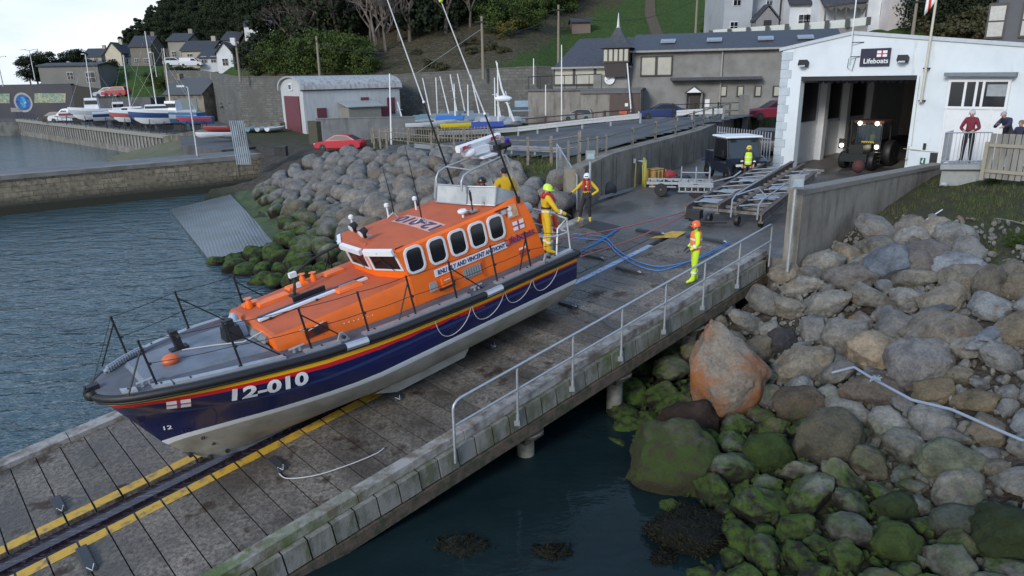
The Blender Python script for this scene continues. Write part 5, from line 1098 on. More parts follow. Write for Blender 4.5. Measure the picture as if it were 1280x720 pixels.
# road behind the wall
def rd(px, py):
    z = 4.2
    for _ in range(8): p = W(px, py, z); z = z*.4+.6*ZL(p.x, p.y)
    return (p.x, p.y)
road_poly = [rd(470, 205), rd(640, 200), rd(715, 200), (6.2, 36.6), (15.2, 45.0), (17, 50), (12.4, 50.2), rd(840, 150), rd(640, 171), rd(470, 184)]
sheet('road', lambda x, y: ZL(x, y)+.13, -18, 18, 30, 66, .6, M_asph, keep=lambda x, y: inpoly(x, y, road_poly))
def dark_rail(): return mat('brown_fence_paint', (.07, .035, .03), .7, amt=.3)
def fence(name, label, pts, hgt, posts, zs, rail_r, m, pr=.05, cat='fence', flatrail=None, group=None, gz=None, panel=None):
    gz = gz or (lambda x, y: ZL(x, y)); t = thing(name, label, cat, (pts[0][0], pts[0][1], gz(*pts[0][:2])), group=group); P = []
    for k in range(posts):
        u = k/(posts-1)*(len(pts)-1); i = min(int(u), len(pts)-2); a, b = pts[i], pts[i+1]; x, y = lerp(a[0], b[0], u-i), lerp(a[1], b[1], u-i); P.append(Vector((x, y, gz(x, y))))
    for p in P:
        m_ = MB(); m_.box(p+Vector((0, 0, hgt/2-.1)), (pr*2, pr*2, hgt+.2)); m_.build('post', m, t, True, 0)
    for z in zs:
        m_ = MB()
        if flatrail:
            for a, b in zip(P, P[1:]):
                d_ = (b-a); n2 = Vector((d_.y, -d_.x, 0)).normalized(); n2 = n2 if n2.y < 0 else -n2; m_.boxf(a+Vector((0, 0, z-flatrail/2))+n2*(pr+.01), d_, n2*.07, (0, 0, flatrail*.38)); m_.boxf(a+Vector((0, 0, z+flatrail*.1))+n2*(pr+.01), d_, n2*.07, (0, 0, flatrail*.4)); m_.boxf(a+Vector((0, 0, z-flatrail/2))+n2*(pr+.005), d_, n2*.03, (0, 0, flatrail))
        else: m_.tube([p+Vector((0, 0, z)) for p in P], rail_r, 5)
        m_.build('rail', M_galv if flatrail else m, t, True, 30)
    if panel:
        m_ = MB()
        for a, b in zip(P, P[1:]):
            n2 = int((b-a).length/panel)
            for k in range(n2): q = a.lerp(b, (k+.5)/n2); m_.box(q+Vector((0, 0, hgt*.5)), (.06, .03, hgt*rnd(.85, 1.0)), rz=atan2(b.y-a.y, b.x-a.x))
        m_.build('pickets', m, t, True, 0)
    return t
def onp(px, py): return rd(px, py)
fence('crash_barrier', 'pale galvanised crash barrier along the far side of the road', [onp(548, 176), onp(640, 173), onp(705, 166), onp(800, 157)], .75, 9, [.6], .05, M_galv, .06, 'barrier', flatrail=.32)
fence('crash_barrier', 'short length of crash barrier in front of the clubhouse door', [onp(846, 154), onp(903, 152)], .75, 4, [.6], .05, M_galv, .06, 'barrier', flatrail=.32)
M_post = mat('grey_fence_post', (.17, .165, .14), .8, amt=.4)
fence('roadside_fence', 'grey post and two rail fence on top of the concrete retaining wall', [(LW[0].x-.3, LW[0].y+1.0), (LW[1].x-.25, LW[1].y+.3), (LW[2].x-.3, LW[2].y+.25), (LW[3].x-.3, LW[3].y)], 1.15, 13, [.55, 1.05], .03, M_post, .05, gz=lambda x, y: 4.5+max(0, (y-29))*.045)
fence('crash_barrier', 'galvanised crash barrier beside the rock slope and the fence posts', [onp(520, 191), onp(600, 194), onp(700, 199)], .65, 8, [.5], .05, M_galv, .05, 'barrier', flatrail=.28)
fence('roadside_fence', 'timber post fence at the top of the rock slope near the red car', [onp(468, 186), onp(484, 188), onp(540, 195), onp(600, 203), onp(660, 206), onp(724, 206)], 1.5, 11, [.8, 1.3], .03, M_wood, .07)
fence('picket_fence', 'low weathered picket fence in front of the dinghies', [onp(465, 178), onp(500, 176), onp(560, 178), onp(612, 176)], 1.1, 6, [.3, .95], .03, M_wood, .05, panel=.28)
fence('brown_rail_fence', 'dark brown timber rail fence in front of the clubhouse yard', [onp(590, 170), onp(645, 164), onp(720, 158), onp(790, 152)], 1.0, 7, [.5, .9], .05, dark_rail(), .09)
fence('entrance_railing', 'thin dark railing outside the clubhouse entrance', [onp(840, 150), onp(925, 147)], 1.2, 4, [.5, 1.1], .03, M_dark, .05)
wallthing('gate_pillar', 'rough grey stone gate pillar by the clubhouse car park', [Vector((*onp(922, 149), 0)), Vector((*onp(928, 149), 0))], 4.5, [6.7, 6.7], .4, M_conc)
# slanted railing and steps by the end of the retaining wall
sr = thing('slanted_railing', 'pale sloping bar railing beside the end of the retaining wall', 'railing', (LW[0].x-.2, LW[0].y, 3)); a, b = W(721, 262, 3.05), WY(696, 214, W(721, 262, 3.05).y+2.4)
mb = MB(); at_ = a+Vector((0, 0, 1.35)); bt = Vector((b.x, b.y, WY(697, 180, b.y).z)); b = Vector((b.x, b.y, bt.z-1.35)); mb.tube([a, at_, bt, b], .03, 6); mb.build('frame', M_galv, sr, True)
mb = MB()
for k in range(1, 16): t_ = k/16; mb.tube([a.lerp(b, t_), at_.lerp(bt, t_)], .014, 5)
mb.build('bars', M_galv, sr, True)

# ------------------------------------------------------------------ clubhouse with turret
CK = 1.28; CO = Vector((3.84, 64.64, 0)); CD = Vector((16.0, -4.6, 0)).normalized(); CI = Vector((-CD.y, CD.x, 0))
def CS(px, py, t=0):          # point of the picture on the clubhouse front (s, z)
    D = ray(px, py); o_ = CO+CI*t*CK-Vector((0, 0, CAMZ)); k = o_.dot(CI)/D.dot(CI); P = D*k+Vector((0, 0, CAMZ)); return (P-CO).dot(CD)/CK, (P.z-2.82)/CK+4
club = thing('clubhouse', 'long grey rendered clubhouse with slate roof and small turret above the road', 'building', M=frame(CO+Vector((0, 0, 2.82)), CD, CI, (0, 0, 1))); club.scale = (CK,)*3
M_peb = mat('grey_pebbledash', (.22, .222, .215), .92, col2=(.16, .16, .15), scale=.8, bmp=.5, bscale=25)
M_slate = mat('slate_roof', (.035, .038, .048), .6, col2=(.055, .058, .068), scale=5, bmp=.5, bscale=16)
M_pane = mat('pale_reflecting_window', (.42, .42, .35), .25, col2=(.34, .34, .30), scale=.8)  # yellow-grey reflection put into the pane colour
def cz(z): return z-4
def cbox(mb, s0, s1, z0, z1, t0=-.1, t1=5, m=None): mb.box(((s0+s1)/2, (t0+t1)/2, (z0+z1)/2-4), (s1-s0, t1-t0, z1-z0), m=m)
sL = CS(691, 90)[0]; sM = CS(790, 90)[0]; sR = CS(1062, 40)[0]; eR = CS(880, 61)[1]; eL = CS(730, 84)[1]
mb = MB(); cbox(mb, sM, sR, 3.5, eR, 0, 7); cbox(mb, sL, sM-.01, 3.5, eL, .01, 7); mb.build('wall', M_peb, club, smooth=0)
mb = MB(); zr = CS(800, 50, 3.5)[1]; 
mb.prism([(sM-.2, -.3, eR-4-.05), (sM-.2, 3.5, zr+.35-4), (sM-.2, 7.3, eR-4-.05)], (sR-sM, 0, 0)); mb.prism([(sL+.1, -.3, eL-4), (sL+1.2, 3.4, zr-4+.2), (sL+.1, 7.3, eL-4)], (sM-sL-.1, 0, 0)); mb.build('roof', M_slate, club, smooth=0, recalc=True)
mb = MB(); mb.box(((sM+sR)/2, -.36, eR-4-.08), (sR-sM+.3, .12, .12)); mb.box(((sL+sM)/2, -.36, eL-4-.03), (sM-sL, .12, .12)); 
for px in (903, ): s = CS(px, 70)[0]; mb.box((s, -.12, eR-4.0-2), (.09, .09, 3.8))
mb.build('gutter', mat('grey_gutter', (.30, .30, .28), .6), club, smooth=0)
mb = MB(); s0 = CS(660, 120, -1.8)[0]; s1 = CS(801, 120, -1.8)[0]; zt = CS(730, 113, -1.8)[1]; cbox(mb, s0, s1, 3.2, zt, -1.8, 1); mb.build('front_block', wall_material('streaked_render', (.24, .225, .20), (.19, .18, .16), (.09, .085, .075)), club, smooth=0)
mb = MB(); mb.box(((s0+s1)/2, -.9, zt-4+.05), (s1-s0+.2, 2.1, .10)); s2 = CS(725, 113, -1.9)[0]; mb.box(((s2+s1)/2, -1.86, zt-4-.10), (s1-s2, .14, .22)); mb.build('terrace_edge', mat('slate_trim', (.12, .125, .13), .7), club, smooth=0)
a_, b_ = CS(762, 120, -1.85)[0], CS(800, 120, -1.85)[0]; mb = MB(); cbox(mb, a_, b_, 3.4, CS(780, 118, -1.85)[1], -1.86, -1.7); mb.build('garage_door', mat('brown_door', (.085, .062, .055), .7), club, smooth=0)
mb = MB(); s, z = CS(779, 140, -1.95); mb.box((s, -1.92, z-4), (.5, .04, .28), m=0); s, z = CS(783, 131, -1.95); mb.box((s, -1.90, z-4), (.2, .03, .2), m=1); mb.build('notice', [mat('orange_red_sign', (.55, .09, .03), .5), M_white], club, smooth=0)
mb = MB(); mb.tube([(s0, -1.7, zt-4+.9), (CS(690, 100, -1.7)[0], -1.7, zt-4+.95), (CS(752, 98, -1.7)[0], -1.7, zt-4+1.0)], .03, 5)
for k in range(7): s = lerp(s0, CS(752, 98, -1.7)[0], k/6); mb.cyl((s, -1.7, zt-4), (s, -1.7, zt-4+.95), .025, n=5)
mb.build('terrace_rail', M_dark, club)
for (x0, x1, y0, y1, n_) in ((692, 770, 85, 105, 3), (801, 840, 71, 94, 2)):
    a, z1_ = CS(x0, y0); b, z0_ = CS(x1, y1); w = (b-a)/n_
    for k in range(n_):
        m_ = MB(); cx = a+w*(k+.5); cz_ = (z0_+z1_)/2-4
        for (dx, dz, ww, hh) in ((-w/2+.04, 0, .08, z1_-z0_), (w/2-.04, 0, .08, z1_-z0_), (0, (z1_-z0_)/2, w, .09), (0, -(z1_-z0_)/2, w, .09)): m_.box((cx+dx, -.06, cz_+dz), (ww, .1, hh))
        f = m_.build('window', mat('dark_window_frame', (.03, .028, .028), .5), club, smooth=0); g = MB(); g.box((cx, -.03, cz_), (w-.12, .03, z1_-z0_-.06)); g.build('pane', M_pane, f, smooth=0)
for px in (904, 925, 947, 970):
    s, z = CS(px, 114); m_ = MB(); m_.box((s, -.04, z-4), (.42, .1, .68)); f = m_.build('window', mat('dark_window_frame', (.03,)*3), club, smooth=0); g = MB(); g.box((s+.03, -.10, z-4), (.28, .03, .54)); g.build('pane', M_pane, f, smooth=0)
s, z = CS(868, 129); mb = MB(); mb.box((s, -.05, z-4), (.62, .1, 1.75)); mb.build('door', mat('dark_entrance', (.03, .022, .02), .6), club, smooth=0)
s, z = CS(868, 113); mb = MB(); mb.prism([(s-.62, -.5, z-4-.15), (s+.62, -.5, z-4-.15), (s, -.5, z-4+.32)], (0, .5, 0), m=0); mb.prism([(s-.45, -.52, z-4-.12), (s+.45, -.52, z-4-.12), (s, -.52, z-4+.20)], (0, .02, 0), m=1)
for sx in (-.5, .5): mb.box((s+sx, -.3, z-4-.9), (.09, .3, 1.6), m=2)
mb.build('porch', [M_slate, M_white, M_conc], club, smooth=0, recalc=True)
a_, z = CS(838, 99, -.5); b_, z2 = CS(952, 98, -.5); mb = MB(); mb.box(((a_+b_)/2, -.35, z-4), (b_-a_, .8, .18)); mb.build('canopy', M_slate, club, smooth=0)
s, z = CS(884, 129); mb = MB(); mb.box((s, -.08, z-4), (.3, .04, .5)); mb.build('poster', M_white, club, smooth=0)
for px, py in ((893, 51), (957, 49), (1007, 45), (835, 57)):
    s, z = CS(px, py, 1.4); k = (zr+.35-eR)/3.8; m_ = MB(); m_.box((s, 1.4, eR-4+k*1.7+.08), (.95, .75, .07), M=Matrix.Rotation(atan2(k, 1), 4, 'X')); f = m_.build('skylight', M_galv, club, smooth=0); g = MB(); g.box((s, 1.4, eR-4+k*1.7+.125), (.75, .55, .03), M=Matrix.Rotation(atan2(k, 1), 4, 'X')); g.build('pane', mat('skylight_glass', (.22, .27, .33), .15), f, smooth=0)
# turret: glazed box on a corbel, flared pyramid and spike
ts, _ = CS(770, 70, -1.0); zt0, zt1 = CS(770, 78, -1)[1], CS(770, 60, -1)[1]
tw = 1.75; mb = MB(); mb.box((ts, -.2, (zt0+zt1)/2-4), (tw*.94, tw, zt1-zt0)); tur = mb.build('turret', mat('turret_brown', (.09, .065, .055), .7), club, smooth=0)
mb = MB()
for k in range(5): mb.box((ts-tw*.38+k*tw*.19, -.2-tw/2-.01, (zt0+zt1)/2-4), (.22, .03, (zt1-zt0)*.8))
mb.build('pane', M_pane, tur, smooth=0)
mb = MB(); mb.box((ts, -.2, zt0-4-.45), (tw*.78, tw*.8, .9), taper=1.15); mb.build('corbel', mat('corbel_brown', (.06, .05, .05), .8), tur, smooth=0)
prof = [(1.5, 0), (1.15, .2), (.8, .5), (.48, .85), (.2, 1.25), (.12, 1.3), (.02, 2.2)]; mb = MB(frame((ts, -.2, zt1-4), (cos(.785), sin(.785), 0), (-sin(.785), cos(.785), 0), (0, 0, 1))); mb.lathe(prof[:5], 4, m=0); mb.lathe(prof[4:], 6, m=1); mb.build('spire', [M_slate, M_galv], tur, smooth=0)
s, z = CS(762, 99, -.6); mb = MB(); mb.cyl((s, -.55, z-4), (s, -.62, z-4), .34, n=24); cbox(mb, s-1.1, s+1.2, zt-.1, zt0-.75, -.5, .5, m=1); mb.build('clock', [M_white, M_peb], club, smooth=30)
mb = MB(); 
for a in (R(70), R(200)): mb.box((s+.1*cos(a), -.63, z-4+.1*sin(a)), (.24, .01, .02), M=Matrix.Rotation(-a, 4, 'Y'))
mb.build('clock_hand', M_dark, club, smooth=0)
mb = MB(); mb.tube([(CS(789, 140, -2.3)[0], -2.3, CS(789, 140, -2.3)[1]-4), (CS(784, 79, -1.9)[0], -1.9, CS(784, 79, -1.9)[1]-4)], .04, 6); tag(mb.build('white_pole', M_white, club), None)

# ------------------------------------------------------------------ barrel roofed boat shed
FLs, FRs = W(357, 170, 3.1), W(384, 174, 3.1); fd = (FRs-FLs); fw = fd.length; fd.normalize(); sdv = Vector((-fd.y, fd.x, 0)); sdv = sdv if sdv.x > 0 else -sdv; SLn = 9.6
shed = thing('boat_shed', 'white corrugated boat shed with barrel roof and maroon doors', 'shed', M=frame(FLs, fd, sdv, (0, 0, 1)))
mb = MB(); ez_, az_ = 4.25, 5.3; arc = [(fw/2-fw/2*cos(pi*k/12)*1.0, 0, ez_+(az_-ez_)*sin(pi*k/12)**.8) for k in range(13)]
mb.prism([(0, 0, -1), (fw, 0, -1)]+[(a[0], 0, a[2]) for a in reversed(arc)], (0, SLn, 0)); mb.build('wall', mat('white_corrugated_wall', (.44, .46, .47), .6, col2=(.36, .38, .39), scale=2, stretch=(4, 4, .3)), shed, smooth=0, recalc=True)
mb = MB(); a0 = [(fw/2-(fw/2+.22)*cos(pi*k/14), -.25, ez_+(az_-ez_+.14)*sin(pi*k/14)**.8) for k in range(15)]; a1 = [(x, SLn+.2, z) for x, y, z in a0]; b0 = [(fw/2+(x-fw/2)*.93, y, z-.12) for x, y, z in a0]; b1 = [(x, SLn+.2, z) for x, y, z in b0]
mb.grid([a0, a1]); mb.grid([b0, b1]); mb.grid([a0, b0]); mb.grid([a1, b1]); mb.build('roof', mat('rusty_pale_roof', (.36, .37, .37), .6, col2=(.17, .165, .155), scale=1.3, lo=.45, hi=.7, stretch=(3, 3, 1)), shed, smooth=50, recalc=True)
mb = MB(); mb.box((fw+.02, SLn/2, ez_-.03), (.08, SLn, .12)); mb.build('maroon_trim', mat('maroon_paint', (.13, .025, .035), .6, col2=(.09, .03, .04), scale=2), shed, smooth=0)
M_mar = MC['maroon_paint']; mb = MB(); mb.box((fw/2, -.05, 1.9), (fw*.66, .12, 3.6)); 
mb.build('big_door', M_mar, shed, smooth=0)
mb = MB(); mb.box((fw/2, -.06, 4.5), (.8, .1, .6), m=0); mb.box((fw/2, -.12, 4.5), (.5, .05, .4), m=1); mb.build('gable_window', [M_white, M_glass], shed, smooth=0)
for y_, w, z, h in ((1.6, .9, 2.1, 1.1), (5.9, .8, 3.1, .7), (8.6, .8, 2.6, 1.5)): mb = MB(); mb.box((fw+.03, y_, z), (.08, w, h)); mb.build('shutter', M_mar, shed, smooth=0)
mb = MB(); mb.box((fw+.9, 5.0, 1.3), (1.8, 3.2, 2.6), m=0); mb.prism([(fw, 3.2, 3.1), (fw, 6.8, 3.1), (fw+2.0, 6.8, 2.65), (fw+2.0, 3.2, 2.65)], (0, 0, .08), m=1); mb.box((fw+.8, 7.2, 1.4), (1.4, 1.0, 2.4), m=2); mb.build('lean_to', [mat('grey_lean_to', (.22, .22, .19), .8, amt=.4), mat('translucent_roof', (.33, .36, .35), .5, amt=.3), M_mar], shed, smooth=0)
yw0, yw1 = W(398, 181, 3.15), W(520, 172, 3.3); wallthing('yard_wall', 'grey block wall in front of the barrel roofed shed', [yw0, yw1], 2.6, [5.15, 5.0], .3, wall_material('grey_block_wall', (.23, .235, .235), (.17, .175, .175), (.12, .12, .11), 6), cap=.08)
wallthing('gate_pier', 'mossy dark stone pier between the shed and the block wall', [W(387, 181, 3.1), W(398, 182, 3.1)], 2.6, [5.0, 5.0], .7, mat('mossy_pier', (.07, .07, .045), .9, amt=.4))
# derelict cottage
H0, H1, H2 = W(258, 150, 3.0), W(232, 146, 3.0), W(294, 147, 3.0); gd = (H2-H0).normalized(); gl = (H2-H0).length; ld = Vector((-gd.y, gd.x, 0)); ld = ld if ld.x < 0 else -ld
cot = thing('stone_cottage', 'derelict stone cottage with slate roof and patchy gable behind the slipped boats', 'cottage', M=frame(H0, gd, -ld if ld.y < 0 else ld, (0, 0, 1)))
mb = MB(); mb.prism([(0, 0, -1), (gl, 0, -1), (gl, 0, 3.6), (gl/2, 0, 5.5), (0, 0, 3.6)], (0, 7, 0)); mb.build('wall', mat('patchy_stone', (.22, .19, .15), .9, col2=(.08, .075, .065), scale=.8, bmp=.5), cot, smooth=0, recalc=True)
mb = MB()
for s_ in (0, 1): mb.prism([(-.3 if s_ == 0 else gl+.3, -.15, 3.45), (gl/2, -.15, 5.6), (gl/2, -.15, 5.75), (-.3 if s_ == 0 else gl+.3, -.15, 3.6)], (0, 7.3, 0))
mb.build('roof', mat('grey_slate', (.075, .08, .085), .7, amt=.4), cot, smooth=0, recalc=True)
mb = MB(); mb.box((gl/2, .3, 5.9), (.8, .6, 1.0)); mb.box((gl/2, 6.6, 5.9), (.8, .6, 1.0)); mb.build('chimney', MC['patchy_stone'], cot, smooth=0)
mb = MB(); mb.box((-.02, 3, 1.8), (.1, 3.5, 2.4)); mb.build('side_door', mat('grey_blue_boards', (.16, .19, .19), .8, amt=.3), cot, smooth=0)

# ------------------------------------------------------------------ houses
def house(label, px0, px1, pyb, Y, hgt, roofh, colr, roofc=(.04, .042, .05), gable='front', wins=(), depth=7, rz=0, chim=True, name='house', cat='house', group=None, z0=None, door=None):
    a, b = WY(px0, pyb, Y), WY(px1, pyb, Y); w = (b-a).length; c = (a+b)/2; zb = c.z if z0 is None else z0
    t = thing(name, label, cat, (c.x, c.y, zb), rz, group); m_w = mat('render_%.2f_%.2f_%.2f' % colr, colr, .85, col2=tuple(q*.85 for q in colr), scale=.5); m_r = mat('roof_%.2f' % roofc[0], roofc, .7, amt=.4, scale=3, bmp=.4, bscale=12)
    x = w/2; mb = MB()
    if gable == 'front': mb.prism([(-x, 0, -3), (x, 0, -3), (x, 0, hgt), (0, 0, hgt+roofh-.1), (-x, 0, hgt)], (0, depth, 0))
    else: mb.prism([(-x, 0, -3), (-x, depth, -3), (-x, depth, hgt), (-x, depth/2, hgt+roofh-.1), (-x, 0, hgt)], (w, 0, 0))
    mb.build('wall', m_w, t, smooth=0, recalc=True); mb = MB()
    if gable == 'front':
        for s_ in (-1, 1): mb.prism([(s_*(x+.3), -.3, hgt-.25), (0, -.3, hgt+roofh), (0, -.3, hgt+roofh+.18), (s_*(x+.3), -.3, hgt-.05)], (0, depth+.6, 0))
    else:
        for s_ in (0, 1): yy = (-.35, depth+.35)[s_]; mb.prism([(-x-.25, yy, hgt-.2), (-x-.25, depth/2, hgt+roofh), (-x-.25, depth/2, hgt+roofh+.18), (-x-.25, yy, hgt)], (w+.5, 0, 0))
    rf = mb.build('roof', m_r, t, smooth=0, recalc=True)
    if chim:
        mb = MB(); mb.box((x*.7 if gable != 'front' else .5, depth/2, hgt+roofh+.3), (.8, .6, 1.3)); mb.build('chimney', m_w, rf, smooth=0)
    for (u, z, ww, hh) in wins:
        m_ = MB(); m_.box((u*w, -.04, z), (ww+.09, .1, hh+.09)); f = m_.build('window', M_white, t, smooth=0); g = MB(); g.box((u*w, -.10, z), (ww, .04, hh), m=0); g.box((u*w, -.125, z), (.03, .02, hh), m=1); g.box((u*w, -.125, z), (ww, .02, .03), m=1); g.build('pane', [M_glass, M_white], f, smooth=0)
    if door: m_ = MB(); m_.box((door*w, -.06, 1.05), (1.0, .1, 2.1)); m_.build('door', M_glass, t, smooth=0)
    return t
GW = (.36, .385, .41); WH = (.62, .65, .68); CR = (.52, .47, .36); ST = (.17, .155, .13)
h1 = house('grey gabled house with arched porch above the clubhouse roof', 903, 938, 44, 82, 4.9, 2.4, GW, wins=((-.06, 3.6, .75, 1.1), (-.12, .9, .75, .9)), depth=8, chim=False)
mb = MB(); mb.prism([(1.6, -1.4, -1), (4.0, -1.4, -1), (4.0, -1.4, 1.4), (2.8, -1.4, 2.7), (1.6, -1.4, 1.4)], (0, 1.5, 0), m=0); mb.prism([(1.4, -1.5, 1.3), (2.8, -1.5, 2.85), (4.2, -1.5, 1.3), (4.2, -1.5, 1.5), (2.8, -1.5, 3.05), (1.4, -1.5, 1.5)], (0, 1.7, 0), m=1); mb.box((2.8, -1.45, .6), (.8, .05, 1.6), m=2); mb.build('porch', [mat('grey_stone_porch', (.25, .25, .25), .9), M_slate, M_dark], h1, smooth=0, recalc=True)
house('pale grey house wing with dark roof beside the arched porch', 938, 972, 42, 84, 4.6, 2.8, GW, gable='side', wins=((.1, 3.4, .6, .9),), depth=9, chim=False)
house('cream gable end wall house behind the grey porch', 972, 986, 42, 88, 6.5, 1.5, (.42, .39, .33), wins=((0, 3.2, .5, 3.2),), depth=8, chim=False)
house('white house with steep slate roof and three ground floor windows', 985, 1021, 40, 82, 2.9, 3.6, WH, gable='side', wins=((-.02, 1.2, 1.0, 1.1), (.26, 1.2, 1.0, 1.1)), depth=7, chim=False)
h4 = house('tall white house with dark carved verandah and upper windows', 1020, 1082, 40, 80, 6.6, 2.2, WH, gable='side', wins=((-.35, 4.6, .9, 1.1), (-.08, 4.8, .9, 1.1), (.22, 4.9, .9, 1.1)), depth=8)
mb = MB(); mb.prism([(-2.8, -1.9, 2.3), (2.9, -1.9, 3.0), (2.9, 0, 4.2), (-2.8, 0, 3.6)], (0, 0, .14), m=0)
for k in range(6): mb.box((-2.6+k*1.05, -1.8, 1.2), (.14, .14, 2.5), m=1); mb.prism([(-2.6+k*1.05, -1.85, 2.4), (-2.1+k*1.05, -1.85, 2.0), (-1.6+k*1.05, -1.85, 2.4), (-1.6+k*1.05, -1.85, 2.6), (-2.6+k*1.05, -1.85, 2.6)], (0, .1, 0), m=1)
mb.build('verandah', [M_slate, mat('grey_carved_timber', (.13, .12, .11), .8)], h4, smooth=0, recalc=True)
house('white house end with dark lower window beside the flagpole', 1082, 1118, 38, 78, 7.5, 2.0, WH, gable='side', wins=((.1, 1.9, 1.1, 1.5),), depth=8, chim=False)
house('pinkish white tall house with two narrow windows right of the flat topped wall', 1110, 1152, 33, 76, 8.0, 2, (.55, .52, .52), gable='side', wins=((.0, 1.5, .5, 1.3), (.28, 1.5, .5, 1.2), (.35, 5.2, .5, 1.0)), depth=8, chim=False)
bal = thing('balustrade_wall', 'white balustrade wall in front of the houses on the hill', 'wall', WY(980, 42, 76)); bpts = [WY(888, 47, 79), WY(985, 40, 77), WY(1060, 34, 75), WY(1085, 31, 74)]
mb = MB(); zz = min(p.z for p in bpts); 
for a, b in zip(bpts, bpts[1:]): mb.boxf(a+Vector((0, 0, -4)), b-a, (0, .2, 0), (0, 0, 4.0), m=1); mb.boxf(a, b-a, (0, .14, 0), (0, 0, .75), m=0)
mb.build('panel', [mat('white_balustrade', (.55, .58, .56), .7, amt=.2), M_peb], bal, True, 0)
for k in range(9): p = bpts[0].lerp(bpts[-1], k/8); m_ = MB(); m_.box(p+Vector((0, 0, .35)), (.35, .3, .75)); m_.build('pier', mat('dark_pier', (.10, .10, .10), .8), bal, True, 0)
rb = house('dark grey stone building with tall sash windows at the right edge', 1246, 1330, 66, 46, 9.5, 1, (.10, .105, .115), wins=(), gable='side', depth=8, chim=False, name='stone_building', cat='building', rz=R(-32))
for u, z in ((-2.05, 1.95), (-2.05, 5.3), (-.3, 1.95)):
    m_ = MB(); m_.box((u, -.05, z), (1.0, .12, 2.1)); f = m_.build('window', mat('dark_window_frame', (.03,)*3), rb, smooth=0); g = MB(); g.box((u, -.13, z+.45), (.8, .05, .85), m=0); g.box((u, -.13, z-.5), (.8, .05, .85), m=0); g.build('pane', mat('cream_sash', (.45, .45, .42), .4), f, smooth=0)
mb = MB(); mb.box((0, -.1, 3.7), (4.4, .2, .22)); mb.build('string_course', mat('dark_course', (.07, .075, .08), .8), rb, smooth=0)
LH = [('small dark roofed house far left on the hill beside the cream gable', 105, 128, 80, 190, 2.2, 2.2, (.33, .31, .27), 'side'), ('cream gabled house standing highest on the left ridge', 134, 154, 84, 180, 3.8, 2.8, CR, 'front'), ('low house with pale wall right of the cream gable', 153, 166, 84, 182, 3.0, 1.5, (.40, .38, .35), 'side'),
      ('brown stone house under the pines', 166, 192, 84, 165, 5.2, 2.6, ST, 'side'), ('two storey grey house above the road behind the masts', 213, 238, 76, 150, 4.6, 1.6, (.25, .24, .21), 'side'), ('bungalow with black roof and cream wall above the old cottage', 229, 268, 80, 138, 2.9, 1.9, (.36, .33, .26), 'side'),
      ('low white bungalow beside the black roofed one', 250, 276, 84, 132, 2.0, 1.6, (.50, .52, .54), 'side'), ('white house end with bright white wall by the trees', 273, 293, 88, 130, 3.4, 2.0, (.62, .64, .66), 'front'), 
      ('grey roofed house half hidden above the white house end', 280, 300, 66, 150, 3.0, 1.8, (.22, .21, .19), 'side')]
for lab, x0, x1, yb, Y, h_, r_, c_, g_ in LH: house(lab, x0, x1, yb, Y, h_*.85, r_*.85, c_, gable=g_, wins=((-.25, 1.3, .9, 1.0), (.2, 1.3, .9, 1.0)) if x1-x0 > 20 else ((0, 1.4, .9, 1.1),), depth=7)
house('low roof of a shed half hidden at the top of the slope', 672, 684, 22, 120, .9, .7, (.3, .28, .25), gable='front', depth=3, chim=False, name='hut', cat='hut')

# ------------------------------------------------------------------ mural wall and buildings over the quay
MW0, MW1 = W(-60, 148, 2.75), W(96, 146, 2.75); MW2 = W(215, 143, 2.75)
mw = thing('mural_wall', 'long dark blue sea wall painted with colourful murals at far left', 'wall', (MW0.x, MW0.y, 2.7)); mb = MB(); wall_run(mb, [MW0, MW1], 2.5, [8.3, 8.3], .8); mb.build('wall_face', mat('dark_slate_blue_paint', (.028, .032, .05), .7, col2=(.05, .048, .05), scale=.2), mw, True, 0)
md = (MW1-MW0).normalized(); mn = Vector((md.y, -md.x, 0)); mn = mn if mn.y < 0 else -mn
def MP(px, py):
    D = ray(px, py); o_ = MW0+mn*.05-Vector((0, 0, CAMZ)); k = o_.dot(mn)/D.dot(mn); return D*k+Vector((0, 0, CAMZ))
def mural_mat(name, cols, sc):
    m, t, b = nodes(name); g = N(t, 'ShaderNodeNewGeometry'); n = N(t, 'ShaderNodeTexNoise', Scale=sc, Detail=4, Distortion=1.2); t.links.new(g.outputs['Position'], n.inputs['Vector']); r = N(t, 'ShaderNodeValToRGB'); e = r.color_ramp.elements; e[0].position = .3; e[0].color = (*cols[0], 1); e[1].position = .7; e[1].color = (*cols[-1], 1)
    for k, c in enumerate(cols[1:-1]): x = e.new(.3+.4*(k+1)/(len(cols)-1)); x.color = (*c, 1)
    t.links.new(n.outputs['Fac'], r.inputs[0]); t.links.new(r.outputs[0], b.inputs['Base Color']); b.inputs['Roughness'].default_value = .8; return m
for x0, x1, y0, y1 in ((-20, 12, 117, 129), (43, 82, 116.5, 128.5)):
    m_ = MB(); m_.quad(MP(x0, y1), MP(x1, y1), MP(x1, y0), MP(x0, y0)); o = m_.build('mural_panel', mural_mat('mural_colours', [(.05, .10, .12), (.30, .34, .26), (.10, .20, .14), (.42, .38, .26), (.20, .08, .05)], .8), mw, True, 0)
c0 = MP(29, 128); m_ = MB()
for rr_, mi, off in ((1.75, 0, 0), (1.4, 1, .01), (.95, 2, .02)): m_.add([c0+mn*off+(md*cos(2*pi*k/28)*rr_*(1 if mi < 2 else .62)+Vector((0, 0, sin(2*pi*k/28)*rr_*.95))) for k in range(28)], [tuple(range(28))], mi)
m_.build('mural_disc', [mat('mural_ring', (.34, .34, .32), .8, amt=.5, scale=1.5), mural_mat('mural_dark', [(.01, .03, .12), (.02, .12, .35), (.01, .02, .05)], 1.0), mural_mat('mural_blue', [(.02, .06, .2), (.04, .28, .55), (.35, .45, .5)], 1.3)], mw, True, 0)
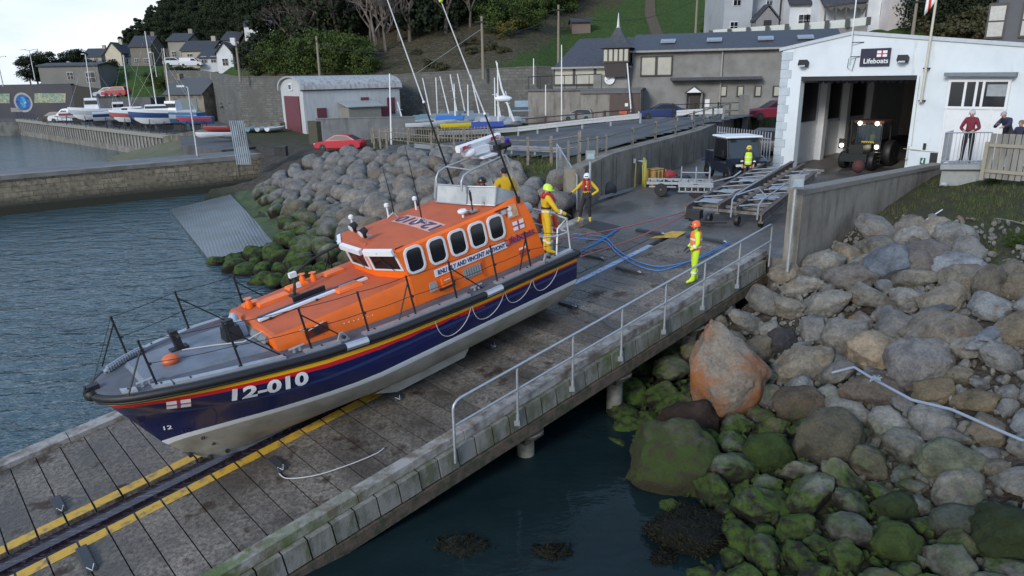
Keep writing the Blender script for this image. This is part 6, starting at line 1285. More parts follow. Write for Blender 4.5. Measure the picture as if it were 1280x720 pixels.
m_ = MB(); p = MP(14, 140); m_.quad(p, p+md*2.2, p+md*2.2+Vector((0, 0, .7)), p+Vector((0, 0, .7))); m_.build('faded_lettering_patch', mat('faded_white', (.25, .25, .24), .8, amt=.5, scale=3), mw, True, 0)
house('long grey stone building on top of the mural wall', 52, 126, 107, 128, 3.4, .3, (.17, .17, .155), wins=((.02, 1.6, 1.0, 1.2), (.36, 1.3, 1.5, 1.7)), gable='side', depth=6, chim=False, name='stone_building', cat='building')
wallthing('dark_stone_wall', 'dark stepped wall rising behind the laid up boats', [MW1, MW2], 2.5, [8.0, 5.8], .8, mat('dark_brown_wall', (.06, .055, .05), .9, amt=.4))
wallthing('upper_road_wall', 'long low stone wall along the upper road above the cottage', [WY(205, 90, 122), WY(250, 92, 115), WY(296, 96, 88)], 2.5, [WY(205, 88, 122).z, WY(250, 88, 115).z, WY(296, 96, 88).z], .5, M_rub)
for px, py, w, h, lab in ((77, 64+30, 4.5, 6, 'bright white board at the left above the grey stone building'), (104, 94, 3.4, 5.5, 'bright white board left of its twin'), (110, 94, 3.6, 6, 'bright white board right of its twin')):
    p = WY(px, 97, 135); m_ = MB(); m_.box((0, 0, .5), (w*.14, .1, 1.1)); m_.box((0, .05, -.6), (.08, .08, 1.4)); o = m_.build('white_board', M_white, smooth=0); o.location = p; tag(o, lab, 'board')
# ------------------------------------------------------------------ trees and scrub
def leaf_mat(name, a, b_, c_):
    m, t, b = nodes(name); b.inputs['Roughness'].default_value = .8; b.inputs['Specular IOR Level'].default_value = .15
    oi = N(t, 'ShaderNodeObjectInfo'); f = noise_fac(t, .9, lo=.35, hi=.65, coord='World', detail=3); c = mixc(t, f, a, b_); f2 = noise_fac(t, 6, lo=.4, hi=.8, coord='World', detail=2); c = mixc(t, f2, c, c_)
    mm = N(t, 'ShaderNodeMath', operation='MULTIPLY'); mm.inputs[1].default_value = .45; t.links.new(oi.outputs['Random'], mm.inputs[0]); c = mixc(t, mm.outputs[0], c, c_); t.links.new(c, b.inputs['Base Color']); return m
LM_dark = leaf_mat('dark_evergreen_leaves', (.022, .034, .016), (.035, .048, .02), (.014, .02, .012))
LM_green = leaf_mat('green_bush_leaves', (.055, .085, .018), (.075, .10, .028), (.03, .05, .014))
LM_scrub = leaf_mat('olive_scrub_leaves', (.06, .062, .028), (.08, .065, .04), (.04, .045, .02))
LM_gorse = leaf_mat('gorse_flowers', (.16, .12, .015), (.07, .08, .02), (.045, .05, .018))
M_bark = mat('grey_bark', (.11, .095, .08), .9, amt=.4); M_twig = mat('bare_twigs', (.17, .145, .12), .9, col2=(.10, .08, .068), scale=1)
def crown(seed, w, h, nq, q, clumps, m, base=.2, conical=0):
    rs = random.Random(seed); vs = []; fs = []; C_ = []
    for _ in range(clumps):
        z = rs.uniform(base, 1)**.9; rr = w/2*(1-conical*z)*(1-.35*abs(z-.5)); a = rs.uniform(0, 6.28); r = rr*sqrt(rs.random()); C_.append((r*cos(a), r*sin(a), z*h, rs.uniform(.13, .27)*w*(1-.5*conical*z)))
    for k in range(nq):
        cx, cy, cz_, cr_ = C_[rs.randrange(clumps)]; d = Vector((rs.gauss(0, 1), rs.gauss(0, 1), rs.gauss(0, 1))).normalized(); p = Vector((cx, cy, cz_))+Vector((d.x, d.y, d.z*.75))*cr_*rs.uniform(.55, 1.08)
        if p.z < .1: p.z = rs.uniform(.05, .5)
        n1 = (d+Vector((rs.gauss(0, .5), rs.gauss(0, .5), rs.gauss(0, .5)))).normalized(); u = n1.cross(Vector((0, 0, 1)))
        if u.length < .1: u = Vector((1, 0, 0))
        u.normalize(); v = n1.cross(u); s_ = q*rs.uniform(.6, 1.3); k0 = len(vs)
        vs += [p-u*s_-v*s_*.3, p+u*s_*.3-v*s_, p+u*s_+v*s_*.3, p-u*s_*.3+v*s_]; fs.append((k0, k0+1, k0+2, k0+3))
    mb = MB(); mb.add(vs, fs); return mb.mesh('crown', m, 0)
def bare(seed, h, depth=6, spread=.5):
    rs = random.Random(seed); mb = MB()
    def br(p, d, L_, r, k):
        q = p+d*L_
        if k <= 1:
            s_ = d.cross(Vector((rs.gauss(0, 1), rs.gauss(0, 1), 1))).normalized()*r*1.1; mb.add([p-s_, p+s_, q], [(0, 1, 2)])
        else: mb.tube([p, q], [r, r*.68], 4 if k > 3 else 3, caps=False)
        if k == 0: return
        for _ in range(3 if k > 1 else 4):
            e = (d+Vector((rs.gauss(0, spread), rs.gauss(0, spread), rs.gauss(.12, spread*.7)))).normalized(); br(p.lerp(q, rs.uniform(.6, 1)), e, L_*rs.uniform(.62, .82), r*.6, k-1)
    br(Vector((0, 0, 0)), Vector((rs.gauss(0, .05), rs.gauss(0, .05), 1)).normalized(), h*.30, h*.022, depth); return mb.mesh('crown', M_twig, 0)
def trunk_mesh(h, r): mb = MB(); mb.tube([(0, 0, -1.0), (.05, 0, h*.4), (-.05, .08, h*.7)], [r, r*.7, r*.3], 7); return mb.mesh('trunk', M_bark, 60)
KINDS = {'pine': [(crown(s, 6.4, 10.5, 4200, .20, 30, LM_dark, .12, .4), trunk_mesh(9, .25)) for s in (1, 2, 3)], 'dark': [(crown(s, 7.5, 8.6, 6000, .165, 40, LM_dark, .08, .12), trunk_mesh(7, .25)) for s in (4, 5, 6)],
         'green': [(crown(s, 6.0, 5.0, 4800, .13, 30, LM_green, .05), trunk_mesh(3.5, .16)) for s in (7, 8, 9)], 'scrub': [(crown(s, 3.0, 1.7, 1100, .12, 14, LM_scrub, .02), trunk_mesh(1.2, .06)) for s in (10, 11)],
         'bare': [(bare(s, 9.5), trunk_mesh(3.5, .24)) for s in (12, 13, 14)], 'gorse': [(crown(s, 2.6, 1.6, 900, .10, 12, LM_gorse, .02), trunk_mesh(1.0, .05)) for s in (15,)]}
NM = {'pine': ('pine_tree', 'tree'), 'dark': ('evergreen_tree', 'tree'), 'green': ('leafy_tree', 'tree'), 'scrub': ('bush', 'bush'), 'bare': ('bare_tree', 'tree'), 'gorse': ('gorse_bush', 'bush')}
def tree(kind, p, sc, label, group=None, sz=1):
    cm, tm = random.choice(KINDS[kind]); nm, cat = NM[kind]; t = thing(nm, label, cat, p, rnd(0, 6.28), group); t.scale = (sc, sc, sc*sz)
    for me, n_ in ((cm, 'crown'), (tm, 'trunk')): o = bpy.data.objects.new(n_, me); COL.objects.link(o); o.parent = t
    return t
def hillpt(px, py):
    D = ray(px, py); D = D/hypot(D.x, D.y); r = 50
    while r < 420:
        z = CAMZ+D.z*r
        a, rr = AZR(D.x*r, D.y*r)
        if rr >= R0f(a) and z < ZH(D.x*r, D.y*r): return Vector((D.x*r, D.y*r, ZH(D.x*r, D.y*r)))
        r += 1.0
    return None
pq = hillpt(326, 53); house('white house on the upper slope among dark trees', 307, 346, 53, pq.y, 3.6*pq.y/165, 2.0*pq.y/165, (.62, .64, .66), gable='side', wins=((-.25, 1.2, .7, .8), (.2, 1.2, .7, .8)), depth=5)
pq = hillpt(726, 43); house('small brown flat fronted hut on the green slope', 715, 738, 43, pq.y, 15/886*pq.y, .25, (.16, .12, .105), gable='side', depth=3, chim=False, name='garden_hut', cat='hut')
def region(kind, poly, n, s0, s1, label, group, mind=7, azr=None, sz=1):
    xs = [p[0] for p in poly]; ys = [p[1] for p in poly]; got = []; tries = 0
    while len(got) < n and tries < n*60:
        tries += 1; px, py = rnd(min(xs), max(xs)), rnd(min(ys), max(ys))
        if not inpoly(px, py, poly): continue
        p = hillpt(px, py)
        if p is None: continue
        q = hypot(p.x, p.y)
        if any(hypot(px-a, py-b) < mind for a, b in got): continue
        got.append((px, py)); tree(kind, p-Vector((0, 0, .4)), rnd(s0, s1), label, group, sz)
region('pine', [(150, 76), (168, 52), (198, 24), (232, -4), (330, -8), (345, 35), (300, 44), (215, 55)], 230, .5, .9, 'dark pine in the dense wood on the left ridge', 'pines on the left ridge', 3.5)
region('dark', [(200, 62), (285, 40), (292, 60), (215, 70)], 8, .6, .9, 'dark rounded evergreen among the houses on the left hill', 'evergreens among the left houses', 9)
region('dark', [(352, 45), (352, -10), (640, -40), (640, 18), (590, 34), (480, 62), (330, 85)], 24, .9, 1.35, 'dark evergreen in the wood above the barrel roofed shed', 'evergreens above the shed', 13)
region('bare', [(352, 60), (400, 10), (600, -5), (590, 34), (490, 66), (345, 82)], 44, .9, 1.25, 'leafless brown tree in the wood behind the tall aerials', 'leafless trees above the shed', 11)
region('green', [(325, 90), (345, 74), (455, 74), (462, 92), (330, 95)], 11, .55, .95, 'bright green ivy clad tree at the foot of the wood', 'green trees at the foot of the wood', 13)
region('dark', [(300, 95), (305, 60), (335, 60), (335, 95)], 6, .3, .45, 'dark evergreen right of the white house end', 'evergreens by the white house', 9)
region('scrub', [(470, 92), (500, 68), (600, 50), (650, 55), (600, 88)], 9, .4, .7, 'low brown scrub bush on the rough slope', 'scrub bushes on the rough slope', 10)
region('green', [(600, 44), (620, 6), (700, -20), (712, 30), (640, 50)], 12, .6, 1.0, 'rounded green tree at the top of the grassy slope', 'green trees at the top of the slope', 12)
region('dark', [(615, 30), (640, -15), (800, -60), (800, -20), (700, 8), (640, 25)], 10, .6, .95, 'dark tree on the skyline above the grassy slope', 'dark trees above the grassy slope', 13)
region('gorse', [(615, 46), (640, 36), (655, 44), (630, 52)], 3, .9, 1.2, 'yellow flowering gorse bush on the slope', 'gorse bushes on the slope', 6)
region('green', [(886, 44), (900, 36), (906, 50)], 3, .35, .5, 'small green shrub beside the grey gabled house', 'shrubs beside the grey house', 5)
region('dark', [(1150, 40), (1165, -5), (1240, -10), (1245, 40)], 14, .45, .75, 'dark bush on the bank right of the flagpole', 'dark bushes right of the flagpole', 9)
region('scrub', [(1145, 50), (1165, 30), (1245, 35), (1245, 62), (1150, 60)], 14, .7, 1.2, 'olive scrub bush on the bank behind the boathouse', 'scrub behind the boathouse', 8)
for px, py, Y, s_, k in ((38, 100, 134, .55, 'dark'), (47, 99, 136, .62, 'dark'), (58, 98, 138, .7, 'dark'), (70, 98, 140, .55, 'dark'), (88, 97, 142, .6, 'dark'), (95, 95, 145, .75, 'dark'), (103, 96, 146, .6, 'dark'), (116, 96, 146, .5, 'dark'), (128, 98, 142, .5, 'dark'), (140, 98, 138, .5, 'dark')):
    tree(k, WY(px, py+3, Y), s_, 'dark shrub behind the grey stone building at far left', 'shrubs above the mural wall', .8)
for px, py, Y, s_ in ((300, 142, 100, .5), (312, 140, 96, .55), (322, 143, 94, .5), (335, 144, 92, .55), (346, 146, 88, .5), (228, 118, 124, .6), (240, 115, 124, .55), (205, 112, 124, .5), (195, 108, 126, .6)):
    tree('green' if px % 2 else 'dark', WY(px, py, Y), s_, 'ivy covered shrub growing beside the derelict cottage', 'shrubs beside the cottage', .8)
# shaggy seaweed on the black boulders and the clumps in the water
LM_weed = leaf_mat('seaweed_fronds', (.010, .012, .006), (.022, .020, .010), (.005, .006, .004))
for ob in [o for o in bpy.data.objects if o.name.startswith('seaweed_clump') or 'black' in str(o.get('label', '')) and o.name.startswith('boulder') and 'weed' in o['label']]:
    vs_w, fs_w = [], []; me0 = ob.data
    for q in range(5200):
        vt = me0.vertices[random.randrange(len(me0.vertices))]; nrm = vt.normal; p0 = vt.co+Vector((rnd(-.05, .05), rnd(-.05, .05), rnd(-.02, .03))); dn = (Vector((rnd(-1, 1), rnd(-1, 1), rnd(-.9, .3)))+nrm*.15).normalized()*rnd(.04, .11); sd2 = dn.cross(nrm).normalized()*rnd(.008, .02) if dn.cross(nrm).length > 1e-4 else Vector((.01, 0, 0)); k = len(vs_w); vs_w += [p0-sd2, p0+sd2, p0+dn+nrm*.015]; fs_w.append((k, k+1, k+2))
    mw_ = MB(); mw_.add(vs_w, fs_w); mw_.build('fronds', LM_weed, ob, smooth=0)['kind'] = 'stuff'
# steps up the green slope
pts = [hillpt(x, y) for x, y in ((822, 50), (818, 36), (812, 20), (812, 4), (814, -12))]; pts = [p for p in pts if p]
st2 = MB()
for a, b in zip(pts, pts[1:]):
    for k in range(9): p = a.lerp(b, k/9); st2.box((p.x, p.y, ZH(p.x, p.y)+.08), (1.5, .9, .22))
tag(st2.build('hillside_steps', mat('rough_stone_steps', (.10, .09, .075), .9, amt=.5), smooth=0), 'rough stone steps climbing straight up the green slope', 'steps')
# grass on the banks: blades as one mesh each
def grass(name, label, n, box, zf, test, m, h0, h1, w):
    vs, fs = [], []; c = 0
    while c < n:
        x, y = rnd(box[0], box[1]), rnd(box[2], box[3]); c += 1
        if not test(x, y): continue
        z = zf(x, y)
        for _ in range(4):
            a = rnd(0, 6.28); h = rnd(h0, h1); p = Vector((x+rnd(-.1, .1), y+rnd(-.1, .1), z-.02)); e = Vector((cos(a), sin(a), 0))*w; l_ = Vector((rnd(-.5, .5), rnd(-.5, .5), 1))*h; k = len(vs); vs += [p-e, p+e, p+l_]; fs.append((k, k+1, k+2))
    mb = MB(); mb.add(vs, fs); return tag(mb.build(name, m, smooth=0), label, 'grass', kind='stuff')
LM_grass = leaf_mat('bank_grass', (.08, .11, .03), (.16, .145, .07), (.05, .07, .022))
gp = [(985, 335), (1010, 318), (1060, 300), (1110, 286), (1160, 278), (1215, 296), (1240, 330), (1330, 345), (1330, 225), (1240, 215), (1178, 222), (1100, 262), (1000, 318)]
def gtest(x, y):
    if ((x-WR0.x)*(WR1.y-WR0.y)-(y-WR0.y)*(WR1.x-WR0.x)) < 3: return False
    px, py = PX((x, y, ZR(x, y))); return inpoly(px, py, gp) and noise.noise(Vector((x*.9, y*.9, 0))) > -.22
grass('bank_grass', 'rough grass and weeds on the bank above the boulders', 9000, (8, 26, 16, 34), ZR, gtest, LM_grass, .05, .22, .012)
gp2 = [(340, 232), (390, 196), (450, 182), (560, 182), (700, 200), (705, 222), (640, 214), (560, 200), (450, 197), (400, 203)]
grass('slope_grass', 'rough grass along the top of the rock slope behind the lifeboat', 9000, (-18, 4, 32, 54), lambda x, y: ZL(x, y), lambda x, y: behindwall(x+.5, y) and inpoly(*PX((x, y, ZL(x, y))), gp2) and noise.noise(Vector((x*.5, y*.5, 3))) > -.25, LM_grass, .08, .3, .02)
for px, py in ((1262, 318), (1272, 326), (1250, 322), (1240, 240), (1270, 300)):
    p = W(px, py, 3.9); p.z = ZR(p.x, p.y); tree('green', p, rnd(.07, .10), 'small leafy weed clump near the right edge of the bank', 'leafy weeds on the bank')
# ------------------------------------------------------------------ people
M_skin = mat('skin', (.45, .26, .19), .55, amt=.1)
def cloth(name, c): return mat('cloth_'+name, c, .8, amt=.25, scale=9, bmp=.3, bscale=30)
C_yel = cloth('yellow', (.66, .43, .015)); C_blk = cloth('black', (.018, .018, .02)); C_red = cloth('red', (.40, .015, .035)); C_lime = cloth('lime', (.55, .78, .03)); C_hor = cloth('hi_vis_orange', (.85, .20, .05))
C_navy = cloth('navy', (.025, .028, .06)); C_mar = cloth('maroon', (.16, .015, .03)); C_grey = cloth('grey', (.20, .20, .21)); C_drk = cloth('dark', (.03, .03, .035)); M_refl = mat('reflective_tape', (.70, .72, .70), .35, amt=.1)
def helm(name, c): return mat('helmet_'+name, c, .3, amt=.05, coat=.3)
def V(*a): return Vector(a)
POSE = dict(pelvis=V(0, 0, .95), hipw=.095, chest=V(0, 0, 1.36), neck=V(0, .01, 1.49), head=V(0, .03, 1.62), sh=.19,
            kneeL=V(-.11, .03, .50), footL=V(-.12, 0, .08), kneeR=V(.11, .03, .50), footR=V(.12, 0, .08),
            elbL=V(-.27, -.02, 1.14), handL=V(-.27, .08, .88), elbR=V(.27, -.02, 1.14), handR=V(.27, .08, .88))
def person(label, loc, rz, pose, jacket, trousers, boots, glove=None, head=None, group=None, M=None, hair=None, helmet=None, vest=None, scale=1, bands=True, bulk=1.0):
    P = dict(POSE); P.update(pose); t = thing('person', label, 'person', loc, rz, group, M=M); t.scale = (scale,)*3 if M is None else (1, 1, 1)
    vs = []; es = []; rad = []; lab = []
    def v(p, r, parent, l):
        vs.append(Vector(p)); rad.append(r); lab.append(l); i = len(vs)-1
        if parent is not None: es.append((parent, i))
        return i
    b = bulk
    pel = v(P['pelvis'], .125*b, None, 't'); sp = v(P['pelvis'].lerp(P['chest'], .5), .118*b, pel, 'j'); ch = v(P['chest'], .135*b, sp, 'j'); nk = v(P['neck'], .06, ch, 'j')
    h0 = v(P['neck'].lerp(P['head'], .45), .062, nk, 's'); h1 = v(P['head']+V(0, .005, 0), .088, h0, 's'); h2 = v(P['head']+V(0, -.005, .085), .072, h1, 's')
    fwd = (P.get('face') or V(0, 1, 0)).normalized()
    v(P['head']+fwd*.098+V(0, 0, -.012), .014, h1, 's')          # nose
    for s_, k, f, e, h in ((-1, 'kneeL', 'footL', 'elbL', 'handL'), (1, 'kneeR', 'footR', 'elbR', 'handR')):
        hp = v(P['pelvis']+V(s_*P['hipw'], 0, -.05), .098*b, pel, 't'); kn = v(P[k], .070*b, hp, 't'); mid = v(P[k].lerp(P[f], .45), .062*b, kn, 't'); an = v(P[f]+V(0, 0, .03), .048, mid, 'b'); fo = v(P[f]+V(0, -.03, -.035), .045, an, 'b')
        td = P.get('toe'+f[-1]) or V(s_*.03, .19, -.045); v(P[f]+td, .036, an, 'b')
        sh = v(P['chest']+V(s_*P['sh']*.8, 0, .06), .078*b, ch, 'j'); el = v(P[e], .056*b, sh, 'j'); fa = v(P[e].lerp(P[h], .75), .046, el, 'j'); wr = v(P[h], .030, fa, 'g')
        d = (P[h]-P[e]).normalized(); side = d.cross(V(0, 0, 1)) if abs(d.z) < .9 else V(0, 1, 0); side.normalize(); pm = v(P[h]+d*.055, .030, wr, 'g')
        for q, ln in ((-.03, .075), (-.01, .088), (.012, .082), (.032, .065)):
            f1 = v(P[h]+d*.10+side*q, .0100, pm, 'g'); v(P[h]+d*(.10+ln*.5)+side*q*1.15+V(0, 0, -.012), .009, f1, 'g')
        t1 = v(P[h]+d*.045+side*-.048*s_, .011, wr, 'g'); v(P[h]+d*.085+side*-.062*s_, .010, t1, 'g')
    me = bpy.data.meshes.new('sk'); me.from_pydata([tuple(p) for p in vs], es, []); o = bpy.data.objects.new('sk', me); COL.objects.link(o)
    o.modifiers.new('skin', 'SKIN'); sm = o.modifiers.new('ss', 'SUBSURF'); sm.levels = 2; sm.render_levels = 2
    for i, r in enumerate(rad): me.skin_vertices[0].data[i].radius = (r, r*(.82 if lab[i] in 'jt' and i < 3 else 1))
    for i in range(len(vs)): me.skin_vertices[0].data[i].use_root = (i == 0)
    dg = bpy.context.evaluated_depsgraph_get(); dg.update(); bme = bpy.data.meshes.new_from_object(o.evaluated_get(dg)); bpy.data.objects.remove(o)
    mats = [jacket, trousers, boots, glove or M_skin, M_skin]; bme.materials.clear()
    for m in mats: bme.materials.append(m)
    mi = {'j': 0, 't': 1, 'b': 2, 'g': 3, 's': 4}; kd = kdtree.KDTree(len(es)*5)
    n_ = 0
    for a, c in es:
        for q in range(5): kd.insert(vs[a].lerp(vs[c], q/4), n_); n_ += 1
    kd.balance()
    for f in bme.polygons:
        _, idx, _ = kd.find(f.center); a, c = es[idx//5]; w = idx % 5; f.material_index = mi[lab[c]] if (lab[a] != lab[c] and w > 2) or lab[a] == lab[c] else mi[lab[a]]
    bme.shade_smooth(); bme.name = 'body'; bo = bpy.data.objects.new('body', bme); COL.objects.link(bo); bo.parent = t
    hd = P['head']
    rt = fwd.cross(V(0, 0, 1)).normalized(); HM_ = frame(hd, rt, fwd, (0, 0, 1))
    m_ = MB(HM_)
    for s_ in (-1, 1): m_.ball((s_*.032, .082, .018), (.012, .008, .008), 8, 5, m=0); m_.ball((s_*.090, 0, 0), (.014, .022, .032), 8, 5, m=1)
    m_.box((0, .086, -.045), (.045, .008, .008), m=2); m_.build('face', [M_dark, M_skin, mat('lips', (.3, .1, .09), .6)], t, smooth=60)
    if hair:
        m_ = MB(HM_); m_.ball((0, -.016, .045), (.094, .100, .085), 14, 8); m_.build('hair', hair, t, smooth=60)
    if helmet:
        m_ = MB(HM_); n = 16; prof = [(.132, -.01), (.130, .04), (.112, .095), (.075, .135), (.03, .150)]; m_.M = HM_ @ Matrix.Scale(.92, 4, (1, 0, 0)); m_.lathe(prof, n, m=0); m_.M = HM_
        m_.box((0, .125, .02), (.15, .05, .012), m=0); m_.tube([(-.10, .0, 0), (-.06, .05, -.095), (0, .06, -.11), (.06, .05, -.095), (.10, 0, 0)], .009, 5, m=1); m_.box((0, .128, .06), (.12, .01, .03), m=1); m_.build('helmet', [helmet, M_black], t, smooth=50)
    up = (P['chest']-P['pelvis']).normalized(); rt2 = V(1, 0, 0); fw2 = up.cross(rt2)*-1; fw2 = rt2.cross(up)*-1 if False else up.cross(rt2); TM = frame(P['chest'], rt2, up.cross(rt2), up)
    def ring(z, w, d, h, m, nm):
        m_ = MB(TM); pts = [(w*cos(2*pi*k/20), d*sin(2*pi*k/20), z) for k in range(20)]; a = pts; c = [(x, y, z+h) for x, y, z in pts]; i_ = [(x*.9, y*.9, z) for x, y, z in pts]; e = [(x*.9, y*.9, z+h) for x, y, z in pts]
        for A_, B_ in ((a, c), (c, e), (e, i_), (i_, a)): m_.grid([A_+A_[:1], B_+B_[:1]])
        return m_.build(nm, m, t, smooth=60, recalc=True)
    if bands: ring(-.30, .142*b, .122*b, .05, M_refl, 'reflective_band')
    if bands:
        for e_, h_ in (('elbL', 'handL'), ('elbR', 'handR')):
            c_ = P[e_].lerp(P[h_], .35); d = (P[h_]-P[e_]).normalized(); m_ = MB(); m_.cyl(c_-d*.025, c_+d*.025, .064*b, n=12); m_.build('reflective_band', M_refl, t, smooth=60)
        for k_, f_ in (('kneeL', 'footL'), ('kneeR', 'footR')):
            c_ = P[k_].lerp(P[f_], .45); d = (P[f_]-P[k_]).normalized(); m_ = MB(); m_.cyl(c_-d*.025, c_+d*.025, .078*b, n=12); m_.build('reflective_band', M_refl, t, smooth=60)
    if vest == 'lifejacket':
        m_ = MB(TM)
        for s_ in (-1, 1):
            m_.tube([(s_*.075, -.11, .08), (s_*.085, -.02, .165), (s_*.09, .10, .12), (s_*.085, .155, 0), (s_*.08, .15, -.20)], [.035, .045, .055, .062, .05], 8)
        m_.tube([(-.07, -.11, .09), (0, -.13, .10), (.07, -.11, .09)], .04, 8); m_.box((0, .15, -.17), (.30, .04, .05), m=1); m_.box((0, .165, -.05), (.06, .03, .05), m=2); m_.build('lifejacket', [C_red, C_blk, M_refl], t, smooth=50)
        ring(-.21, .148*b, .13*b, .045, C_blk, 'belt')
    if vest in ('lime', 'orange'):
        c_ = C_lime if vest == 'lime' else C_hor; rows = []
        for z, w, d in ((-.42, .150, .128), (-.25, .150, .13), (-.08, .165, .138), (.06, .16, .13), (.12, .11, .10)): rows.append([(w*b*cos(2*pi*k/20)*1.02, d*b*sin(2*pi*k/20)*1.04, z) for k in range(21)])
        m_ = MB(TM); m_.grid(rows); m_.build('vest', c_, t, smooth=60, recalc=True)
        ring(-.33, .157*b, .137*b, .05, M_refl, 'reflective_band'); ring(-.12, .17*b, .146*b, .05, M_refl, 'reflective_band')
    return t
def yawto(dx, dy): return -atan2(dx, dy)     # local +y faces (dx, dy)
# crew at the lifeboat's stern rail, facing aft and right
pdk = BM @ bp(11.80, 1.42, 1.96)
person('crew member in yellow drysuit and lime green helmet standing at the stern rail', pdk, yawto(.9, .30), dict(kneeL=V(-.12, .05, .5), handR=V(.30, .42, 1.02), elbR=V(.30, .16, 1.13), handL=V(-.26, .40, 1.02), elbL=V(-.27, .10, 1.12), head=V(0, .05, 1.61), face=V(.3, 1, -.2)), C_yel, C_yel, C_yel, glove=C_drk, helmet=helm('lime', (.55, .80, .05)), vest='lifejacket')
p = W(733, 277, 3.06)
person('crew member in white helmet and black trousers with hand on hip', p, yawto(-.25, -1), dict(handL=V(-.17, .10, .98), elbL=V(-.42, -.02, 1.14), elbR=V(.36, .10, 1.20), handR=V(.52, .32, 1.08), footR=V(.24, .05, .08), kneeR=V(.18, .08, .50), kneeL=V(-.10, .03, .5), footL=V(-.13, -.05, .08), face=V(0, 1, -.15)), C_yel, C_blk, C_yel, glove=C_drk, helmet=helm('white', (.7, .72, .74)), vest='lifejacket', bands=False)
p = SL(15.85, 2.55)
person('shore helper in orange helmet and lime trousers standing by the slipway rail', p, yawto(-1, .05), dict(handL=V(-.22, .20, .98), elbL=V(-.27, 0, 1.15), handR=V(.22, .18, .96), elbR=V(.27, -.02, 1.14), kneeL=V(-.09, .02, .5), footL=V(-.10, .05, .08), kneeR=V(.09, .0, .5), footR=V(.10, -.08, .08), face=V(-.1, 1, -.1)), C_lime, C_lime, C_lime, glove=C_drk, helmet=helm('orange', (.75, .13, .02)), vest='orange', bulk=1.12)
person('shore helper in yellow helmet and lime vest beside the utility vehicle', W(933, 232, 3.33), yawto(-.35, -1), dict(handL=V(-.24, .10, .92), handR=V(.24, .10, .92)), C_drk, C_drk, C_blk, helmet=helm('yellow', (.70, .50, .03)), vest='lime')
# upper steering position: two men in yellow, one seated in orange helmet
UPM = lambda v_, w_, h_: BM @ bp(v_, w_, h_)
person('bareheaded man in yellow jacket seen from behind at the upper steering position', UPM(11.55, .22, 2.35), yawto(-.45, .9), dict(handL=V(-.28, .25, 1.05), elbL=V(-.34, .05, 1.14), handR=V(.28, .25, 1.05), elbR=V(.34, .05, 1.14)), C_yel, C_yel, C_yel, hair=mat('dark_brown_hair', (.03, .022, .018), .8), bands=False, bulk=1.22)
person('crew member in black helmet and red lifejacket behind the yellow jacket', UPM(11.25, -.42, 2.12), yawto(.6, -.8), dict(), C_yel, C_yel, C_yel, helmet=helm('black', (.02, .02, .022)), vest='lifejacket', bands=False)
person('crew member in orange helmet sitting low behind the steering screen', UPM(11.30, .80, 1.78), yawto(-.6, -.8), dict(face=V(.2, 1, .1)), C_navy, C_drk, C_blk, helmet=helm('bright_orange', (.80, .17, .03)), bands=False)
# onlookers on the balcony
person('white haired man in dark red jacket standing at the balcony railing', WD(1206, 203, 26.4), yawto(-.75, -.75), dict(handL=V(-.14, .24, 1.06), elbL=V(-.27, .04, 1.14), handR=V(.12, .25, 1.05), elbR=V(.27, .04, 1.14), head=V(0, .06, 1.60), face=V(0, 1, -.25)), C_mar, C_blk, C_blk, hair=mat('white_hair', (.5, .5, .5), .8), bands=False, scale=1.1)
person('man in dark navy jumper and cap leaning over the timber fence', WD(1253, 206, 26.0)+Vector((0, 0, .30)), yawto(-.95, -.35), dict(chest=V(0, .22, 1.26), neck=V(0, .32, 1.38), head=V(0, .40, 1.49), elbL=V(-.30, .45, 1.16), handL=V(-.30, .75, 1.10), elbR=V(.27, .38, 1.05), handR=V(.10, .52, 1.16), face=V(-.2, 1, -.2)), C_navy, C_drk, C_blk, hair=mat('grey_cap', (.16, .16, .17), .9), bands=False, bulk=1.15)
person('onlooker in dark clothes mostly hidden behind the man in the cap', WD(1268, 205, 26.8)+Vector((0, 0, -.12)), yawto(-.9, -.4), dict(), C_navy, C_drk, C_blk, hair=mat('light_brown_hair', (.22, .15, .09), .8), bands=False)
hp_ = W(1104, 222, 4.52); person('helper in yellow helmet crouching behind the sea wall', (hp_.x+.1, hp_.y+.4, 3.35), yawto(-.6, -.8), dict(pelvis=V(0, -.1, .42), chest=V(0, .10, .78), neck=V(0, .16, .90), head=V(0, .20, 1.02), kneeL=V(-.16, .30, .46), kneeR=V(.16, .30, .46), footL=V(-.14, .05, .08), footR=V(.14, .05, .08), elbL=V(-.26, .25, .62), handL=V(-.2, .45, .50), elbR=V(.26, .25, .62), handR=V(.2, .45, .50)), C_lime, C_drk, C_blk, helmet=MC['helmet_yellow'], bands=False)
# ------------------------------------------------------------------ vehicles
M_cg2 = mat('car_window_glass', (.012, .014, .018), .35, amt=.1, spec=.25)
def wheel(t, c, r, w, ax=(1, 0, 0), spokes=8):
    ax = Vector(ax).normalized(); e1 = ax.cross(Vector((0, 0, 1))).normalized(); M_ = frame(c, e1, Vector((0, 0, 1)), ax); tr = MB(M_)
    tr.lathe([(r*.62, -w/2), (r*.93, -w/2), (r, -w*.32), (r, w*.32), (r*.93, w/2), (r*.62, w/2)], 20); ty = tr.build('wheel', M_black, t, smooth=40)
    m_ = MB(M_); m_.lathe([(r*.60, -w*.42), (r*.60, w*.42)], 16, m=0); m_.lathe([(r*.16, -w*.50), (r*.16, w*.50)], 10, m=0)
    for k in range(spokes): a = 2*pi*k/spokes; m_.box((cos(a)*r*.36, sin(a)*r*.36, 0), (r*.5, r*.12, w*.92), rz=a, m=0)
    m_.build('rim', M_steel, ty, smooth=30)
